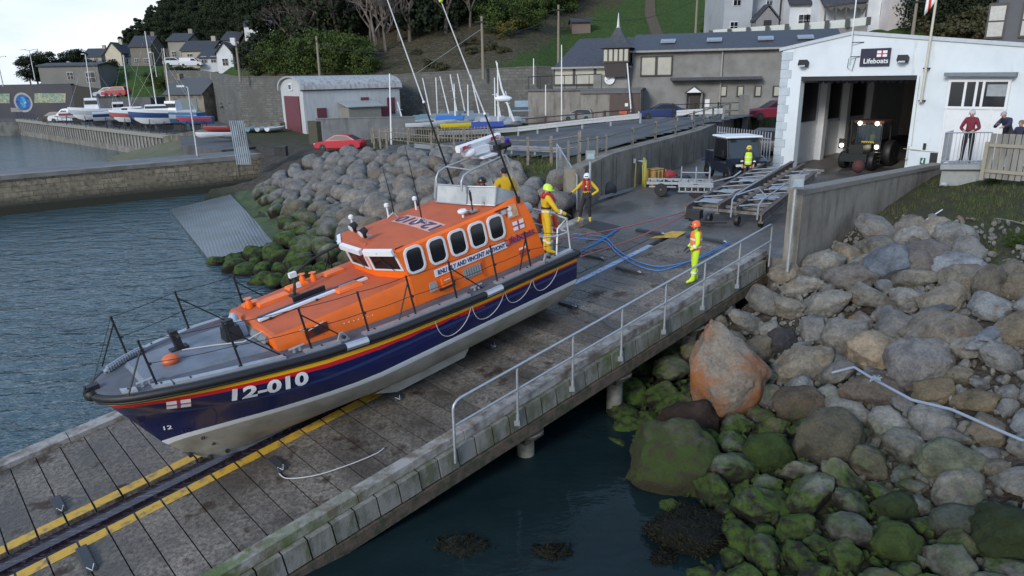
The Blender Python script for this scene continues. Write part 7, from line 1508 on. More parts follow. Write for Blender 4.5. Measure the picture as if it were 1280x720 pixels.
def car(label, loc, rz, colr, kind='saloon', L_=4.5, Wd=1.8, rough=.25, group=None):
    t = thing('parked_car' if kind != 'van' else 'van', label, 'car' if kind != 'van' else 'van', loc, rz, group); pm = mat('car_paint_%.2f_%.2f_%.2f' % colr, colr, max(rough, .4), amt=.08, coat=0)
    if kind == 'saloon': body = [(-L_/2, .35), (-L_/2, .72), (-L_/2+.12, .92), (-1.55, 1.0), (-1.45, 1.0), (.95, .92), (L_/2-.15, .74), (L_/2, .55), (L_/2, .3)]; cab = [(-1.75, .98), (-1.0, 1.38), (-.3, 1.45), (.25, 1.42), (1.15, .90)]; win = [(-1.45, 1.02), (-.92, 1.33), (-.3, 1.39), (.2, 1.36), (.92, .97)]
    elif kind == 'hatch': body = [(-L_/2, .35), (-L_/2, .75), (-L_/2+.05, 1.0), (.9, .95), (L_/2-.12, .78), (L_/2, .55), (L_/2, .3)]; cab = [(-L_/2+.08, .98), (-L_/2+.35, 1.45), (-.3, 1.52), (.2, 1.48), (1.05, .93)]; win = [(-L_/2+.3, 1.03), (-L_/2+.5, 1.38), (-.3, 1.45), (.12, 1.42), (.82, 1.0)]
    else: body = [(-L_/2, .35), (-L_/2, 1.2), (1.2, 1.15), (L_/2-.15, .95), (L_/2, .65), (L_/2, .3)]; cab = [(-L_/2, 1.15), (-L_/2+.05, 1.95), (.5, 1.98), (.85, 1.85), (1.55, 1.1)]; win = [(.05, 1.25), (.05, 1.72), (.75, 1.72), (1.25, 1.22)]
    mb = MB(); rows = []
    mb.prism([(x, -Wd/2, z) for x, z in body]+[(L_/2-.3, -Wd/2, .22), (-L_/2+.3, -Wd/2, .22)], (0, Wd, 0)); bdy = mb.build('body', pm, t, smooth=35, recalc=True)
    bv = bdy.modifiers.new('bevel', 'BEVEL'); bv.width = .06; bv.segments = 2
    mb = MB(); n_ = len(cab); A = [Vector((x, -Wd/2+.05+(z-.95)*.28, z)) for x, z in cab]; B = [Vector((p.x, -p.y, p.z)) for p in A]
    mb.grid([A, B], fn=lambda i, j: 1 if (j in (0, n_-2)) else 0); mb.quad(*A, m=0); mb.quad(*B, m=0); cb = mb.build('cabin', [pm, M_cg2], t, smooth=30, recalc=True)
    for s_ in (-1, 1): mb = MB(); mb.quad(*[(x, s_*(Wd/2-.05-(z-.95)*.28+.012), z) for x, z in win]); w_ = mb.build('side_window', M_cg2, t, smooth=0)
    for x in (-L_/2+.85, L_/2-.85):
        for s_ in (-1, 1): wheel(t, (x, s_*(Wd/2-.08), .32), .32, .2, (0, 1, 0))
    for s_ in (-1, 1):
        mb = MB(); mb.box((L_/2-.05, s_*(Wd/2-.28), .64), (.12, .36, .14)); mb.build('headlight', mat('car_lamp', (.6, .62, .65), .15), t, smooth=0)
        mb = MB(); mb.box((-L_/2+.0, s_*(Wd/2-.22), .82), (.08, .3, .16)); mb.build('tail_light', M_red, t, smooth=0)
    mb = MB(); mb.box((L_/2+.0, 0, .45), (.03, .52, .12)); mb.build('number_plate', M_white, t, smooth=0)
    return t
def G(px, py, z=None):
    if z is not None: return W(px, py, z)
    z = 4
    for _ in range(10): p = W(px, py, z); z = z*.4+.6*ZL(p.x, p.y)
    return W(px, py, z)
p = G(426, 188); car('bright red saloon car parked at the top of the rock slope', (p.x, p.y, p.z+.02), R(172), (.42, .008, .025)).scale = (.78,)*3
p = WD(828, 149, 56.5); car('dark blue saloon car parked by the clubhouse wall', p, R(172), (.012, .03, .11)).scale = (.85,)*3
p = WD(722, 151, 57); car('silver grey hatchback behind the brown rail fence', (p.x, p.y, p.z), R(170), (.16, .2, .2), 'hatch', 4.0).scale = (.62,)*3
p = WD(968, 150, 50); car('dark red people carrier parked at the end of the clubhouse', p, R(176), (.17, .012, .03), 'hatch', 4.4).scale = (.9,)*3
p = G(962, 192, 3.75); car('black car parked behind the palisade gate', (p.x+.4, p.y+1.0, 3.6), R(60), (.012, .013, .016), 'hatch', 4.2)
p = WY(505, 108, 79); car('blue grey car on the road above the barrel roofed shed', (p.x, p.y, p.z-.4), R(5), (.10, .15, .19), 'hatch', 4.0)
p = G(84, 153, 2.74); car('white van parked on the quay left of the laid up boats', (p.x, p.y+1, 2.74), R(185), (.62, .64, .66), 'van', 5.6, 2.0)
p = G(64, 153, 2.74); car('black car parked left of the white van on the quay', (p.x, p.y+1, 2.74), R(180), (.015, .015, .02), 'hatch', 4.0)
p = WY(136, 122, 112); car('silver car on the raised road behind the laid up boats', (p.x, p.y, p.z), R(180), (.35, .38, .42), 'hatch', 3.8); p = WY(146, 121, 112); car('red car on the raised road behind the laid up boats', (p.x, p.y, p.z), R(180), (.35, .03, .04), 'hatch', 3.8)
p = WY(240, 83, 131); car('white van on the hill road in front of the bungalows', (p.x, p.y, p.z), R(8), (.62, .64, .66), 'van', 5).scale = (.75,)*3; p = WY(220, 83, 133); car('small white car on the hill road beside the white van', (p.x, p.y, p.z), R(8), (.6, .62, .64), 'hatch', 3.8)
mb = MB(); a, b = WY(126, 123, 112.5), WY(200, 121, 108); mb.boxf(a+Vector((0, -3, -2.2)), b-a, (0, 8, 0), (0, 0, 2.18)); tag(mb.build('raised_road', M_asph, smooth=0), kind='structure')

# utility vehicle with cab
ut = thing('utility_vehicle', 'dark utility vehicle with boxy glazed cab and white roof on the apron', 'utility vehicle', W(912, 228, 3.36), R(18)); ut.matrix_basis = Matrix.Translation(W(914, 229, 3.36)+Vector((.5, 1.3, 0))) @ Matrix.Rotation(R(8), 4, 'Z')
mb = MB(); mb.box((0, 0, .62), (1.65, 3.0, .45)); mb.prism([(-.82, -1.5, .55), (-.82, -1.5, .98), (-.82, -.85, 1.08), (-.82, -.75, .5)], (1.64, 0, 0)); mb.box((0, 1.1, 1.0), (1.6, .9, .5)); mb.build('body', mat('dark_navy_plastic', (.015, .02, .035), .4), ut, smooth=0, recalc=True)
mb = MB()
for x in (-.78, .78):
    mb.tube([(x, -.95, 1.0), (x*.96, -.70, 1.95), (x*.96, .55, 1.97), (x, .65, .9)], .035, 6)
mb.tube([(-.76, -.70, 1.95), (.76, -.70, 1.95)], .035, 6); mb.build('cab_frame', M_black, ut)
mb = MB(); mb.prism([(-.74, -.93, 1.08), (.74, -.93, 1.08), (.72, -.70, 1.92), (-.72, -.70, 1.92)], (0, .02, 0)); mb.build('windscreen', mat('cab_glass', (.03, .045, .06), .08, amt=.1), ut, smooth=0)
for s_ in (-1, 1): mb = MB(); mb.prism([(s_*.78, -.9, 1.05), (s_*.78, .6, 1.05), (s_*.76, .55, 1.9), (s_*.76, -.7, 1.9)], (.015, 0, 0)); mb.build('side_window', M_glass, ut, smooth=0)
mb = MB(); mb.box((0, -.08, 2.0), (1.75, 1.6, .09)); bo = mb.build('cab_roof', M_white, ut, smooth=0); bo.modifiers.new('b', 'BEVEL').width = .03
for x in (-.5, .5):
    mb = MB(); mb.box((x, -1.52, .82), (.3, .05, .1)); mb.build('headlight', M_white, ut, smooth=0); mb = MB(); mb.box((x, -.80, 1.86), (.2, .08, .08)); mb.build('work_lamp', M_black, ut, smooth=0)
mb = MB(); mb.box((-1.0, -.85, 1.32), (.06, .1, .24)); mb.tube([(-.8, -.85, 1.2), (-1.0, -.85, 1.3)], .015, 5); mb.build('mirror', M_black, ut, smooth=0)
mb = MB(); mb.box((0, -1.62, .5), (1.5, .12, .3)); mb.tube([(-.7, -1.7, .4), (-.7, -1.7, .75), (.7, -1.7, .75), (.7, -1.7, .4)], .025, 6); mb.build('front_guard', M_black, ut)
for x in (-.75, .75):
    for y in (-1.05, 1.1): wheel(ut, (x, y, .36), .36, .26, (1, 0, 0), 5)
# launching trolley
tr = thing('trolley', 'galvanised flat trolley with four fat wheels and a hoop rail', 'trolley', (0, 0, 0)); tp_ = W(846, 243, 3.24); tr.matrix_basis = Matrix.Translation(tp_) @ Matrix.Rotation(R(-14), 4, 'Z')
mb = MB()
for y in (-.55, .55): mb.box((.1, y, .55), (2.7, .07, .10))
for k in range(9): mb.box((-1.2+k*.32, 0, .55), (.06, 1.15, .06))
for y in (-.8, -.3, .3): mb.box((.75, y-.1, .50), (1.4, .06, .1))
for k in range(6): mb.box((.1+k*.25, -.86, .38), (.05, .05, .26))
mb.box((.75, -.86, .26), (1.4, .05, .05)); mb.box((-.6, -.55, .4), (1.1, .05, .05)); mb.build('bed', M_galv, tr, smooth=0)
mb = MB()
for x in (.15, .75, 1.3): mb.tube([(x, -.5, .58), (x, -.5, 1.05), (x, -.35, 1.12), (x, .45, 1.12), (x, .5, .58)], .025, 6)
mb.tube([(.15, -.5, 1.0), (1.3, -.5, 1.0)], .025, 6); mb.tube([(1.4, 0, .55), (2.3, .6, .7), (2.6, .9, .9)], .035, 6); mb.build('hoop_rail', M_galv, tr)
for x, y in ((-.65, -.5), (-.55, .45), (.75, -.75), (.95, .45)): wheel(tr, (x, y, .28), .28, .2, (0, 1, 0), 5)
# boat carriage: long steel ladder frame with three rails
c0, c1 = W(866, 274, 3.13), W(936, 292, 3.10); ca_ = thing('boat_carriage', 'long rusty grey launching carriage of steel beams lying from apron into boathouse', 'carriage'); M_cg = mat('worn_grey_steel', (.20, .20, .195), .55, .3, col2=(.12, .095, .08), scale=4); M_rust = mat('brown_rail_top', (.11, .08, .065), .7, amt=.4)
dv_ = Vector((sin(R(35.5)), cos(R(35.5)), 0)); rv_ = Vector((dv_.y, -dv_.x, 0)); cm = (c0+c1)/2; ca_.matrix_basis = frame((cm.x, cm.y, 3.12), rv_, dv_, (0, 0, 1))
CL_ = 10.5
def cbeam(x, z0, z1, y0=0, y1=CL_, nm='side_beam', w=.16):
    m_ = MB(); h = .30
    for (dz, ww, hh, mi) in ((0, .05, h, 0), (h/2, w, .05, 1), (-h/2, w, .05, 0)): m_.prism([(x-ww/2, y0, z0+dz-hh/2), (x+ww/2, y0, z0+dz-hh/2), (x+ww/2, y0, z0+dz+hh/2), (x-ww/2, y0, z0+dz+hh/2)], (0, y1-y0, z1-z0), m=mi)
    m_.build(nm, [M_cg, M_rust], ca_, smooth=0)
cbeam(-1.25, .45, 1.0, 0, 10.0); cbeam(-.25, .50, 1.0, .4, 10.0); cbeam(.35, .5, 1.0, .5, 9.6); cbeam(1.35, .38, .95, .1, 7.2)
for k in range(15):
    y = .5+k*.62; z = .42+y*.055; m_ = MB(); m_.box((0, y, z), (2.6, .09, .09)); m_.build('cross_member', M_cg, ca_, smooth=0)
for k in range(8):
    y = .6+k*.95; z = .55+y*.06
    for x0, x1 in ((-1.2, -.3), (.4, 1.3)): m_ = MB(); m_.tube([(x0, y, z+.05), (x1, y+.75, z+.1)], .03, 6); m_.build('brace', M_galv, ca_)
for x, y, w in ((-.72, 1.1, .7), (-.72, 2.9, .6), (.85, 2.3, .8), (.85, 4.1, .7), (-.7, 5.2, .6)): m_ = MB(); m_.box((x, y, .60+y*.055), (w, .55, .05)); m_.build('deck_plate', mat('bluish_plate', (.27, .32, .36), .5, .2, amt=.4), ca_, smooth=0)
m_ = MB()
for x, z in ((.3, .9), (1.2, .78)): m_.tube([(x, .2, .3), (x, .25, z), (x, .6, z+.12), (x, 6.2, z+.50)], .03, 6)
m_.tube([(.3, .6, 1.0), (.75, 1.6, 1.15), (1.2, 1.2, .9)], .03, 6); m_.build('hand_tube', M_galv, ca_)
for x, y in ((-1.15, .35), (-.45, .2), (.5, .3), (1.25, .5), (-1.2, 4.2), (1.3, 4.2), (-1.2, 7.8), (1.3, 7.4)): wheel(ca_, (x, y, .19), .19, .14, (1, 0, 0), 6)
m_ = MB(); m_.box((-.9, -.05, .35), (.5, .35, .3)); m_.tube([(-1.2, -.1, .2), (-.4, -.35, .15), (.3, -.2, .2)], .05, 6); m_.build('winch_gear', M_dark, ca_, smooth=30)
m_ = MB(); m_.ball((1.2, 9.3, .85), (.27, .27, .3), 14, 10); m_.v = [q-Vector((1.2, 9.3, .85)) for q in m_.v]; tag(m_.build('mooring_buoy', mat('dull_red_buoy', (.07, .025, .025), .8, amt=.4), None, smooth=60), 'dull red round buoy in the boathouse doorway by the tractor', 'buoy').location = W(1073, 208, 4.05)
# tractor in the doorway
tp_ = FB(3.35, 2.8, AZ_(*FB(3.6, 2.6, 0).xy)); tc_ = thing('tractor', 'dark tractor with lit work lamps and headlights inside the boathouse', 'tractor'); tc_.matrix_basis = frame(tp_, FR*-.76, FI*-.76, (0, 0, .76))
M_tr = mat('tractor_dark_green', (.010, .014, .013), .5, amt=.3); M_lit = mat('lit_lamp', (1, .93, .8), .3, emit=(1, .88, .68), estr=9)
mb = MB(); mb.box((0, .9, 1.15), (.85, 1.9, .75)); mb.box((0, 1.9, .75), (1.5, .3, .5)); mb.box((0, -.6, .9), (1.4, 1.6, .5)); mb.build('bonnet', M_tr, tc_, smooth=0)
mb = MB()
for x in (-.78, .78):
    for y, y2 in ((.1, .0), (-1.45, -1.4)): mb.tube([(x, y, 1.1), (x*.95, y2, 2.75)], .05, 6)
mb.box((0, -.7, 1.15), (1.6, 1.6, .2)); mb.build('cab_frame', M_black, tc_)
mb = MB(); mb.prism([(-.72, .08, 1.4), (.72, .08, 1.4), (.68, .0, 2.7), (-.68, .0, 2.7)], (0, -.02, 0)); mb.build('windscreen', mat('faint_blue_glass', (.035, .06, .08), .1, alpha=.45), tc_, smooth=0)
mb = MB(); mb.box((0, -.7, 2.85), (1.8, 1.9, .16), m=0); mb.box((0, .22, 2.88), (1.4, .06, .06), m=1); mb.build('cab_roof', [mat('dull_orange_roof', (.07, .028, .02), .7), mat('dull_red_bar', (.16, .02, .015), .6)], tc_, smooth=0)
for x in (-.52, .52): mb = MB(); mb.cyl((x, .30, 2.76), (x, .36, 2.75), .12, n=14); mb.build('work_lamp', M_lit, tc_)
for x in (-.72, 1.45):
    mb = MB(); mb.box((x, .45, 1.45), (.42, .08, .62)); mb.box((x*.8, .3, 1.2), (.9, .08, .08)) if x > 0 else None; lp = mb.build('lamp_panel', M_dark, tc_, smooth=0); mb = MB(); mb.cyl((x, .50, 1.34), (x, .54, 1.34), .12, n=14); mb.build('headlight', M_lit, lp)
for x in (-1.0, 1.0):
    wheel(tc_, (x, -1.1, .85), .85, .5, (1, 0, 0), 8); wheel(tc_, (x*.85, 1.3, .55), .55, .38, (1, 0, 0), 8)
mb = MB(); mb.box((0, .12, 1.55), (.75, .03, .16), m=0); 
for k in range(5): mb.box((-.28+k*.14, .14, 1.55), (.07, .01, .08), m=1)
mb.build('yellow_plate', [mat('yellow_notice', (.65, .48, .05), .5), M_dark], tc_, smooth=0)
mb = MB()
for k in range(4): mb.box((-1.0, 1.0, .4+k*.22), (.4, .3, .04))
mb.tube([(-1.2, 1.1, .3), (-1.2, 1.0, 1.2)], .02, 5); mb.tube([(-.8, 1.1, .3), (-.8, 1.0, 1.2)], .02, 5); mb.build('step', M_black, tc_, smooth=30); mb = MB(); mb.tube([(1.0, .2, 1.0), (1.1, .2, 2.9)], .05, 6); mb.build('exhaust', M_black, tc_)
person('tractor driver in lime vest seen through the cab windscreen', FB(3.35, 3.3, AZ_(*FB(3.6, 3, 0).xy)+.72), yawto(-.57, -.82), dict(pelvis=V(0, 0, .55), chest=V(0, .03, .95), neck=V(0, .05, 1.08), head=V(0, .08, 1.2), kneeL=V(-.14, .42, .52), kneeR=V(.14, .42, .52), footL=V(-.14, .45, .12), footR=V(.14, .45, .12), elbL=V(-.26, .12, .78), handL=V(-.15, .42, .80), elbR=V(.26, .12, .78), handR=V(.15, .42, .80)), C_drk, C_drk, C_blk, hair=MC['dark_brown_hair'], vest='lime', bands=False, scale=.76)
for k, (s_, t__, h_) in enumerate(((5.6, 2.6, 2.6), (5.7, 5.6, 1.6))):
    m_ = MB(frame(FB(s_, t__, 3.6), FR, FI, (0, 0, 1)))
    if k == 0: m_.prism([(-.1, 0, 1.6), (.2, 0, 1.65), (.22, 0, h_), (-.08, 0, h_-.1)], (0, .12, 0)); o = m_.build('hanging_jacket', mat('burnt_orange_cloth', (.22, .06, .02), .8, amt=.4), smooth=0, recalc=True); tag(o, 'orange waterproof hanging inside the boathouse right side', 'jacket')
    else: m_.box((0, 0, h_/2), (.6, 1.2, h_)); [m_.box((-.31, 0, .3+q*.4), (.02, 1.1, .03)) for q in range(4)]; o = m_.build('equipment_locker', M_dark, smooth=0); tag(o, 'dark equipment locker against the right wall inside the boathouse', 'locker')

# ------------------------------------------------------------------ gear on the apron
def wallpt(px, py, off=.06):    # on the face of the left retaining wall
    best = None
    for a, b in zip(LW, LW[1:]):
        d_ = Vector((b.x-a.x, b.y-a.y, 0)).normalized(); n_ = Vector((d_.y, -d_.x, 0)); o_ = Vector((a.x, a.y, 0))+n_*off-Vector((0, 0, CAMZ)); D = ray(px, py); k = o_.dot(n_)/D.dot(n_); P = D*k+Vector((0, 0, CAMZ)); s_ = (P-Vector((a.x, a.y, P.z))).dot(d_)
        if k > 0 and -.5 <= s_ <= (Vector((b.x-a.x, b.y-a.y, 0))).length+.3: return P, d_, n_
    return P, d_, n_
P, d_, n_ = wallpt(797, 215); hs = MB()
for k in range(9):
    rx, rz = .55+rnd(-.06, .06), .66+rnd(-.06, .05); off = .05+.03*k/2; hs.tube([P+n_*(off+.22+rnd(0, .02)+cos(a)*-.2)+d_*(cos(a)*rx+rnd(-.02, .02))+Vector((0, 0, sin(a)*rz-.02*k)) for a in [2*pi*q/22 for q in range(22)]], .028, 6, closed=True)
hs.tube([P+d_*-.35+n_*.06+Vector((0, 0, .45)), P+d_*-.42+n_*.06+Vector((0, 0, -.2)), P+d_*-.40+n_*.06+Vector((0, 0, -.75))], .025, 6)
tag(hs.build('hose_coil', mat('yellow_green_hose', (.33, .33, .06), .6, amt=.3), smooth=60), 'coiled yellow green hose hung on the retaining wall', 'hose')
m_ = MB(); m_.cyl(P+Vector((0, 0, .5)), P+n_*.35+Vector((0, 0, .5)), .04); m_.box(P+d_*-.4+Vector((0, 0, .55)), (.12, .08, .2)); tag(m_.build('hose_bracket', M_galv, smooth=30), 'small metal hose bracket and tap on the retaining wall', 'bracket')
def lump(name, label, cat, px, py, z, dims, m, seed, rz=0, sub=3):
    me = rock_mesh(seed, dims[0]/2, dims[1]/2, dims[2]/2, .5, sub=sub, m=m, name=name); p = W(px, py, z); o = bpy.data.objects.new(name, me); COL.objects.link(o); o.location = (p.x, p.y, z+dims[2]*.42); o.rotation_euler = (0, 0, rz); return tag(o, label, cat)
p = W(818, 231, 3.25); cr_ = thing('crate', 'faded yellow plastic crate against the retaining wall', 'crate', (p.x, p.y, 3.25), R(35)); mb = MB(); mb.box((0, 0, .36), (.95, .7, .68), taper=.72); mb.box((0, 0, .73), (.7, .52, .06)); 
for q in range(4): mb.box((-.36+q*.24, -.36, .42), (.05, .06, .62), M=Matrix.Rotation(R(-5), 4, 'X'))
o = mb.build('box', mat('faded_yellow_plastic', (.36, .22, .07), .6, amt=.4), cr_, smooth=0); o.modifiers.new('b', 'BEVEL').width = .05
lump('kit_bag', 'crumpled red bag lying behind the black one by the retaining wall', 'bag', 838, 226, 3.5, (.7, .45, .55), mat('red_bag', (.28, .03, .03), .7, amt=.4), 201, .5)
lump('kit_bag', 'black bag lying between the yellow crate and the trolley', 'bag', 850, 233, 3.3, (1.2, .8, .62), mat('black_bag', (.018, .018, .02), .6, amt=.4), 202, .3)
lump('kit_bag', 'dark bag on the ground behind the man with white helmet', 'bag', 762, 246, 3.15, (.7, .45, .75), mat('dark_cover', (.03, .032, .036), .7, amt=.4), 203, .6)
mb = MB(); a, b = W(748, 250, 3.22), W(790, 238, 3.24); 
for q in range(3): mb.boxf(a+Vector((.05*q, .12*q, .0+.03*q)), b-a, (.06, .10, 0), (0, 0, .05))
tag(mb.build('aluminium_planks', M_galv, smooth=0), 'pale metal planks lying along the foot of the retaining wall', 'planks')
P, d_, n_ = wallpt(878, 205, .35); mb = MB(); mb.prism([P-d_*1.6+Vector((0, 0, -.75)), P+d_*1.5+Vector((0, 0, -.75)), P+d_*1.5+Vector((0, 0, .35)), P-d_*.2+Vector((0, 0, .30)), P-d_*1.6+Vector((0, 0, -.2))], n_*.25); tag(mb.build('folded_tarpaulin', mat('dark_blue_tarp', (.018, .035, .085), .6, amt=.4, bmp=.5, bscale=6), smooth=0, recalc=True), 'dark blue tarpaulin panel leaning on the wall behind the utility vehicle', 'tarpaulin')
# palisade gate
gt = thing('palisade_gate', 'pale vertical bar gate between the boathouse corner and the wall', 'gate'); a, b = FB(-.15, -.2, 3.55), FB(-4.2, 1.6, 3.6); gt.matrix_basis = Matrix.Translation(a)
mb = MB(); n_ = 22
for k in range(n_): q = a.lerp(b, k/(n_-1)); mb.box(q+Vector((0, 0, .9)), (.05, .03, 1.75))
mb.build('bars', M_galv, gt, True, 0); mb = MB()
for z in (.25, 1.45): mb.tube([a+Vector((0, 0, z)), b+Vector((0, 0, z))], .03, 6)
mb.tube([a+Vector((0, 0, .3)), a.lerp(b, .5)+Vector((0, 0, 1.4))], .025, 6); mb.build('frame', M_galv, gt, True)
# floodlight posts
def lamp_post(label, px, pyb, zb, h, w=.36, m=None):
    p = W(px, pyb, zb); t = thing('lamp_post', label, 'lamp', p); mb = MB(); mb.cyl((0, 0, 0), (0, 0, h), .05, .045, 8); mb.build('pole', M_galv, t); mb = MB(); mb.box((0, -.05, h+.12), (w, .16, .36), m=0); mb.build('lamp_housing', mat('lamp_grey', (.30, .32, .33), .5), t, smooth=0); mb = MB(); mb.prism([(-w*.42, -.14, h-.02), (w*.42, -.14, h-.02), (w*.36, -.17, h+.2), (-w*.36, -.17, h+.2)], (0, -.03, 0)); mb.build('lamp_glass', mat('pale_lamp_glass', (.42, .52, .58), .3), t, smooth=0)
lamp_post('short floodlight post in front of the near end of the sea wall', 984, 340, 2.75, 2.45); lamp_post('short floodlight post by the end of the retaining wall', 737, 262, 3.1, 2.0)
# balcony, its railing and the timber fence
bl = thing('balcony', 'small stone balcony with bar railing under the boathouse window', 'balcony', M=frame(FB(0, 0, 0), FR, FI, (0, 0, 1)))
bl.matrix_basis = Matrix.Translation(WD(1178, 206, 26.2)); A_, B_, C_ = WD(1176, 205, 26.0), WD(1234, 205, 25.6), WD(1186, 200, 27.6)
mb = MB(); mb.boxf(A_+Vector((0, 0, -.2)), B_-A_, FI*1.9, (0, 0, .18)); mb.boxf(A_+Vector((.1, .1, -1.6))+FI*.1, (B_-A_)*.9, FI*1.5, (0, 0, 1.38)); mb.build('slab', mat('pale_stone_slab', (.33, .35, .35), .8, amt=.4), bl, True, 0)
mb = MB()
for a, b in ((C_, A_), (A_, B_)):
    for z in (.1, 1.12): mb.tube([a+Vector((0, 0, z)), b+Vector((0, 0, z))], .025, 6)
    n_ = int((b-a).length/.12)
    for k in range(n_+1): q = a.lerp(b, k/n_); mb.tube([q, q+Vector((0, 0, 1.12))], .011, 4)
mb.build('railing', M_galv, bl, True)
F0_ = WD(1229, 223, 24.6); FX_ = WD(1290, 221, 23.4)-F0_; FX_.z = 0; FX_.normalize(); tf = thing('timber_fence', 'grey board fence with posts at the right of the balcony', 'fence', M=frame(F0_, FX_, FX_.cross(Vector((0, 0, -1))), (0, 0, 1))); M_board = mat('grey_fence_board', (.26, .255, .23), .85, col2=(.16, .155, .14), scale=4, stretch=(1, 1, .2))
for k in range(22): mb = MB(); mb.box((.1+k*.19, 0, .78), (.16, .03, 1.5+rnd(-.04, .04))); mb.build('board', M_board, tf, smooth=0)
for z in (.28, 1.15): mb = MB(); mb.box((2.1, -.05, z), (4.3, .05, .11)); mb.build('rail', mat('fence_timber_rail', (.30, .28, .22), .85, amt=.3), tf, smooth=0)
mb = MB(); mb.box((-.02, -.06, .6), (.12, .12, 1.3)); mb.build('post', MC['fence_timber_rail'], tf, smooth=0)
ypb = W(1243, 228, 4.12); yp = thing('timber_post', 'yellowish round timber post standing on a white stone', 'post', ypb); mb = MB(); mb.cyl((0, 0, 0), (.22, .15, 1.75), .085, .085, 10); mb.build('post', mat('new_yellow_timber', (.42, .36, .17), .8, amt=.3), yp); mb = MB(); mb.box((0, 0, .02), (.62, .4, .14)); mb.build('base_stone', mat('whitish_stone', (.42, .44, .46), .8), yp, smooth=0)
for px, py, z, s_, lab in ((1180, 234, 4.0, .17, 'white rubble stone at the foot of the balcony'), (1063, 278, 3.3, .22, 'small white block lying against the sea wall')): lump('stone_block', lab, 'stone', px, py, z, (s_*2, s_*1.4, s_*1.4), MC['whitish_stone'], int(px), .4, 2)

# ------------------------------------------------------------------ lines, hoses, straps and pads on the slipway
def onslip(px, py, h=.03):
    D = ray(px, py); o_ = SO+SN*h-Vector((0, 0, CAMZ)); k = o_.dot(SN)/D.dot(SN); P = D*k+Vector((0, 0, CAMZ))
    if (P-SO).dot(SD) > 18.7:
        z = 3.0
        for _ in range(8): P = W(px, py, z); z = AZ_(P.x, P.y)+h+.01
        P.z = z
    return P
def line(name, label, cat, pts, r, m, group=None, n=5, h=.03):
    P_ = [onslip(*p, h) if len(p) == 2 else Vector(p) for p in pts]; S_ = []
    for i in range(len(P_)-1):
        p0, p1, p2, p3 = P_[max(i-1, 0)], P_[i], P_[i+1], P_[min(i+2, len(P_)-1)]
        for k in range(6): t = k/6; S_.append(.5*((2*p1)+(p2-p0)*t+(2*p0-5*p1+4*p2-p3)*t*t+(3*p1-p0-3*p2+p3)*t**3))
    S_.append(P_[-1]); mb = MB(); mb.tube(S_, r, n); return tag(mb.build(name, m, smooth=60), label, cat, group)
M_bl = mat('bright_blue_hose', (.05, .21, .55), .5, amt=.3)
for k, (dx, dy) in enumerate(((0, 0), (2, 5))):
    line('blue_hose', ('upper' if k == 0 else 'lower')+' blue hose curving from the stern across to the shore helper', 'hose', [(716, 292+dy), (735, 294+dy), (757, 297+dy), (772, 312+dy), (795, 326+dy), (825, 333+dy), (860, 327), (886, 318-dy*.4), (912, 304-dy*.4)], .018, M_bl, 'blue hoses on the slipway')
    line('blue_hose', ('upper' if k == 0 else 'lower')+' blue hose end folded back toward the retaining wall', 'hose', [(725+dx*2, 315-dy), (742, 305+dy*.3), (758, 295+dy*.3), (774, 284+dx)], .018, M_bl, 'blue hoses on the slipway')
pR = W(866, 262, 3.45); st0 = BM @ bp(12.5, .9, 1.3)
M_strap = mat('pink_red_strap', (.42, .13, .13), .7, amt=.3)
line('towing_strap', 'upper pinkish strap running from stern to carriage', 'strap', [BM @ bp(12.45, -.6, 1.6), (BM @ bp(12.45, -.6, 1.6)).lerp(pR, .5)+Vector((0, 0, -.12)), pR], .022, M_strap, 'straps to the carriage')
line('towing_strap', 'lower pinkish strap running from stern to carriage', 'strap', [st0, st0.lerp(pR, .5)+Vector((0, 0, -.18)), pR+Vector((0, 0, -.08))], .022, M_strap, 'straps to the carriage')
line('thin_rope', 'thin white rope curving across the planks from the dark pad', 'rope', [(349, 592), (360, 598), (395, 594), (436, 581), (470, 567), (480, 560)], .012, M_rope); line('thin_rope', 'short thin rope trailing behind the stern pads', 'rope', [(722, 386), (745, 396), (760, 408), (772, 412)], .008, M_dark)
PADM = mat('dark_rubber_pad', (.035, .04, .045), .6, amt=.4)
for (px, py, L_, lab) in ((74, 632, .62, 'first dark pad at the far left of the slipway'), (109, 700, .85, 'dark pad overlapping the near yellow line at bottom left'), (346, 582, .6, 'dark pad with the white rope tied to it'), (489, 495, .72, 'dark pad with loop beside the hull amidships'), (611, 432, .5, 'small dark pad under the after part of the hull'), (710, 382, .62, 'dark pad just below the stern'), (785, 339, .95, 'dark bar between the stern and the blue hoses'), (741, 322, .9, 'dark bar beside the stern near the hose ends'), (744, 325-16, .01, ''), (812, 291, 1.2, 'dark bar left of the yellow patch'), (882, 300, 1.5, 'dark bar right of the yellow patch')):
    if L_ < .1: continue
    p = onslip(px, py, 0); pd = thing('slipway_pad', lab, 'pad', M=frame(p, SU, SD, SN), group='rubber pads on the slipway'); w = .20 if L_ < .9 else .12
    mb = MB(); mb.box((0, 0, .045), (L_, w, .09), taper=.88); o = mb.build('pad', PADM, pd, smooth=0); o.modifiers.new('b', 'BEVEL').width = .012
    mb = MB(); mb.tube([(L_/2-.08, -w*.3, .09), (L_/2+.02, 0, .05), (L_/2-.08, w*.3, .09)], .012, 5); mb.build('rope_loop', M_rope, pd)
mb = MB(); q = [onslip(*a, .004) for a in ((728, 283), (742, 276), (775, 283), (765, 296))]; mb.prism(q, (0, 0, .02)); tag(mb.build('rubber_mat', mat('dark_mat', (.028, .026, .026), .6), smooth=0, recalc=True), 'dark flat mat at the head of the slipway', 'mat')
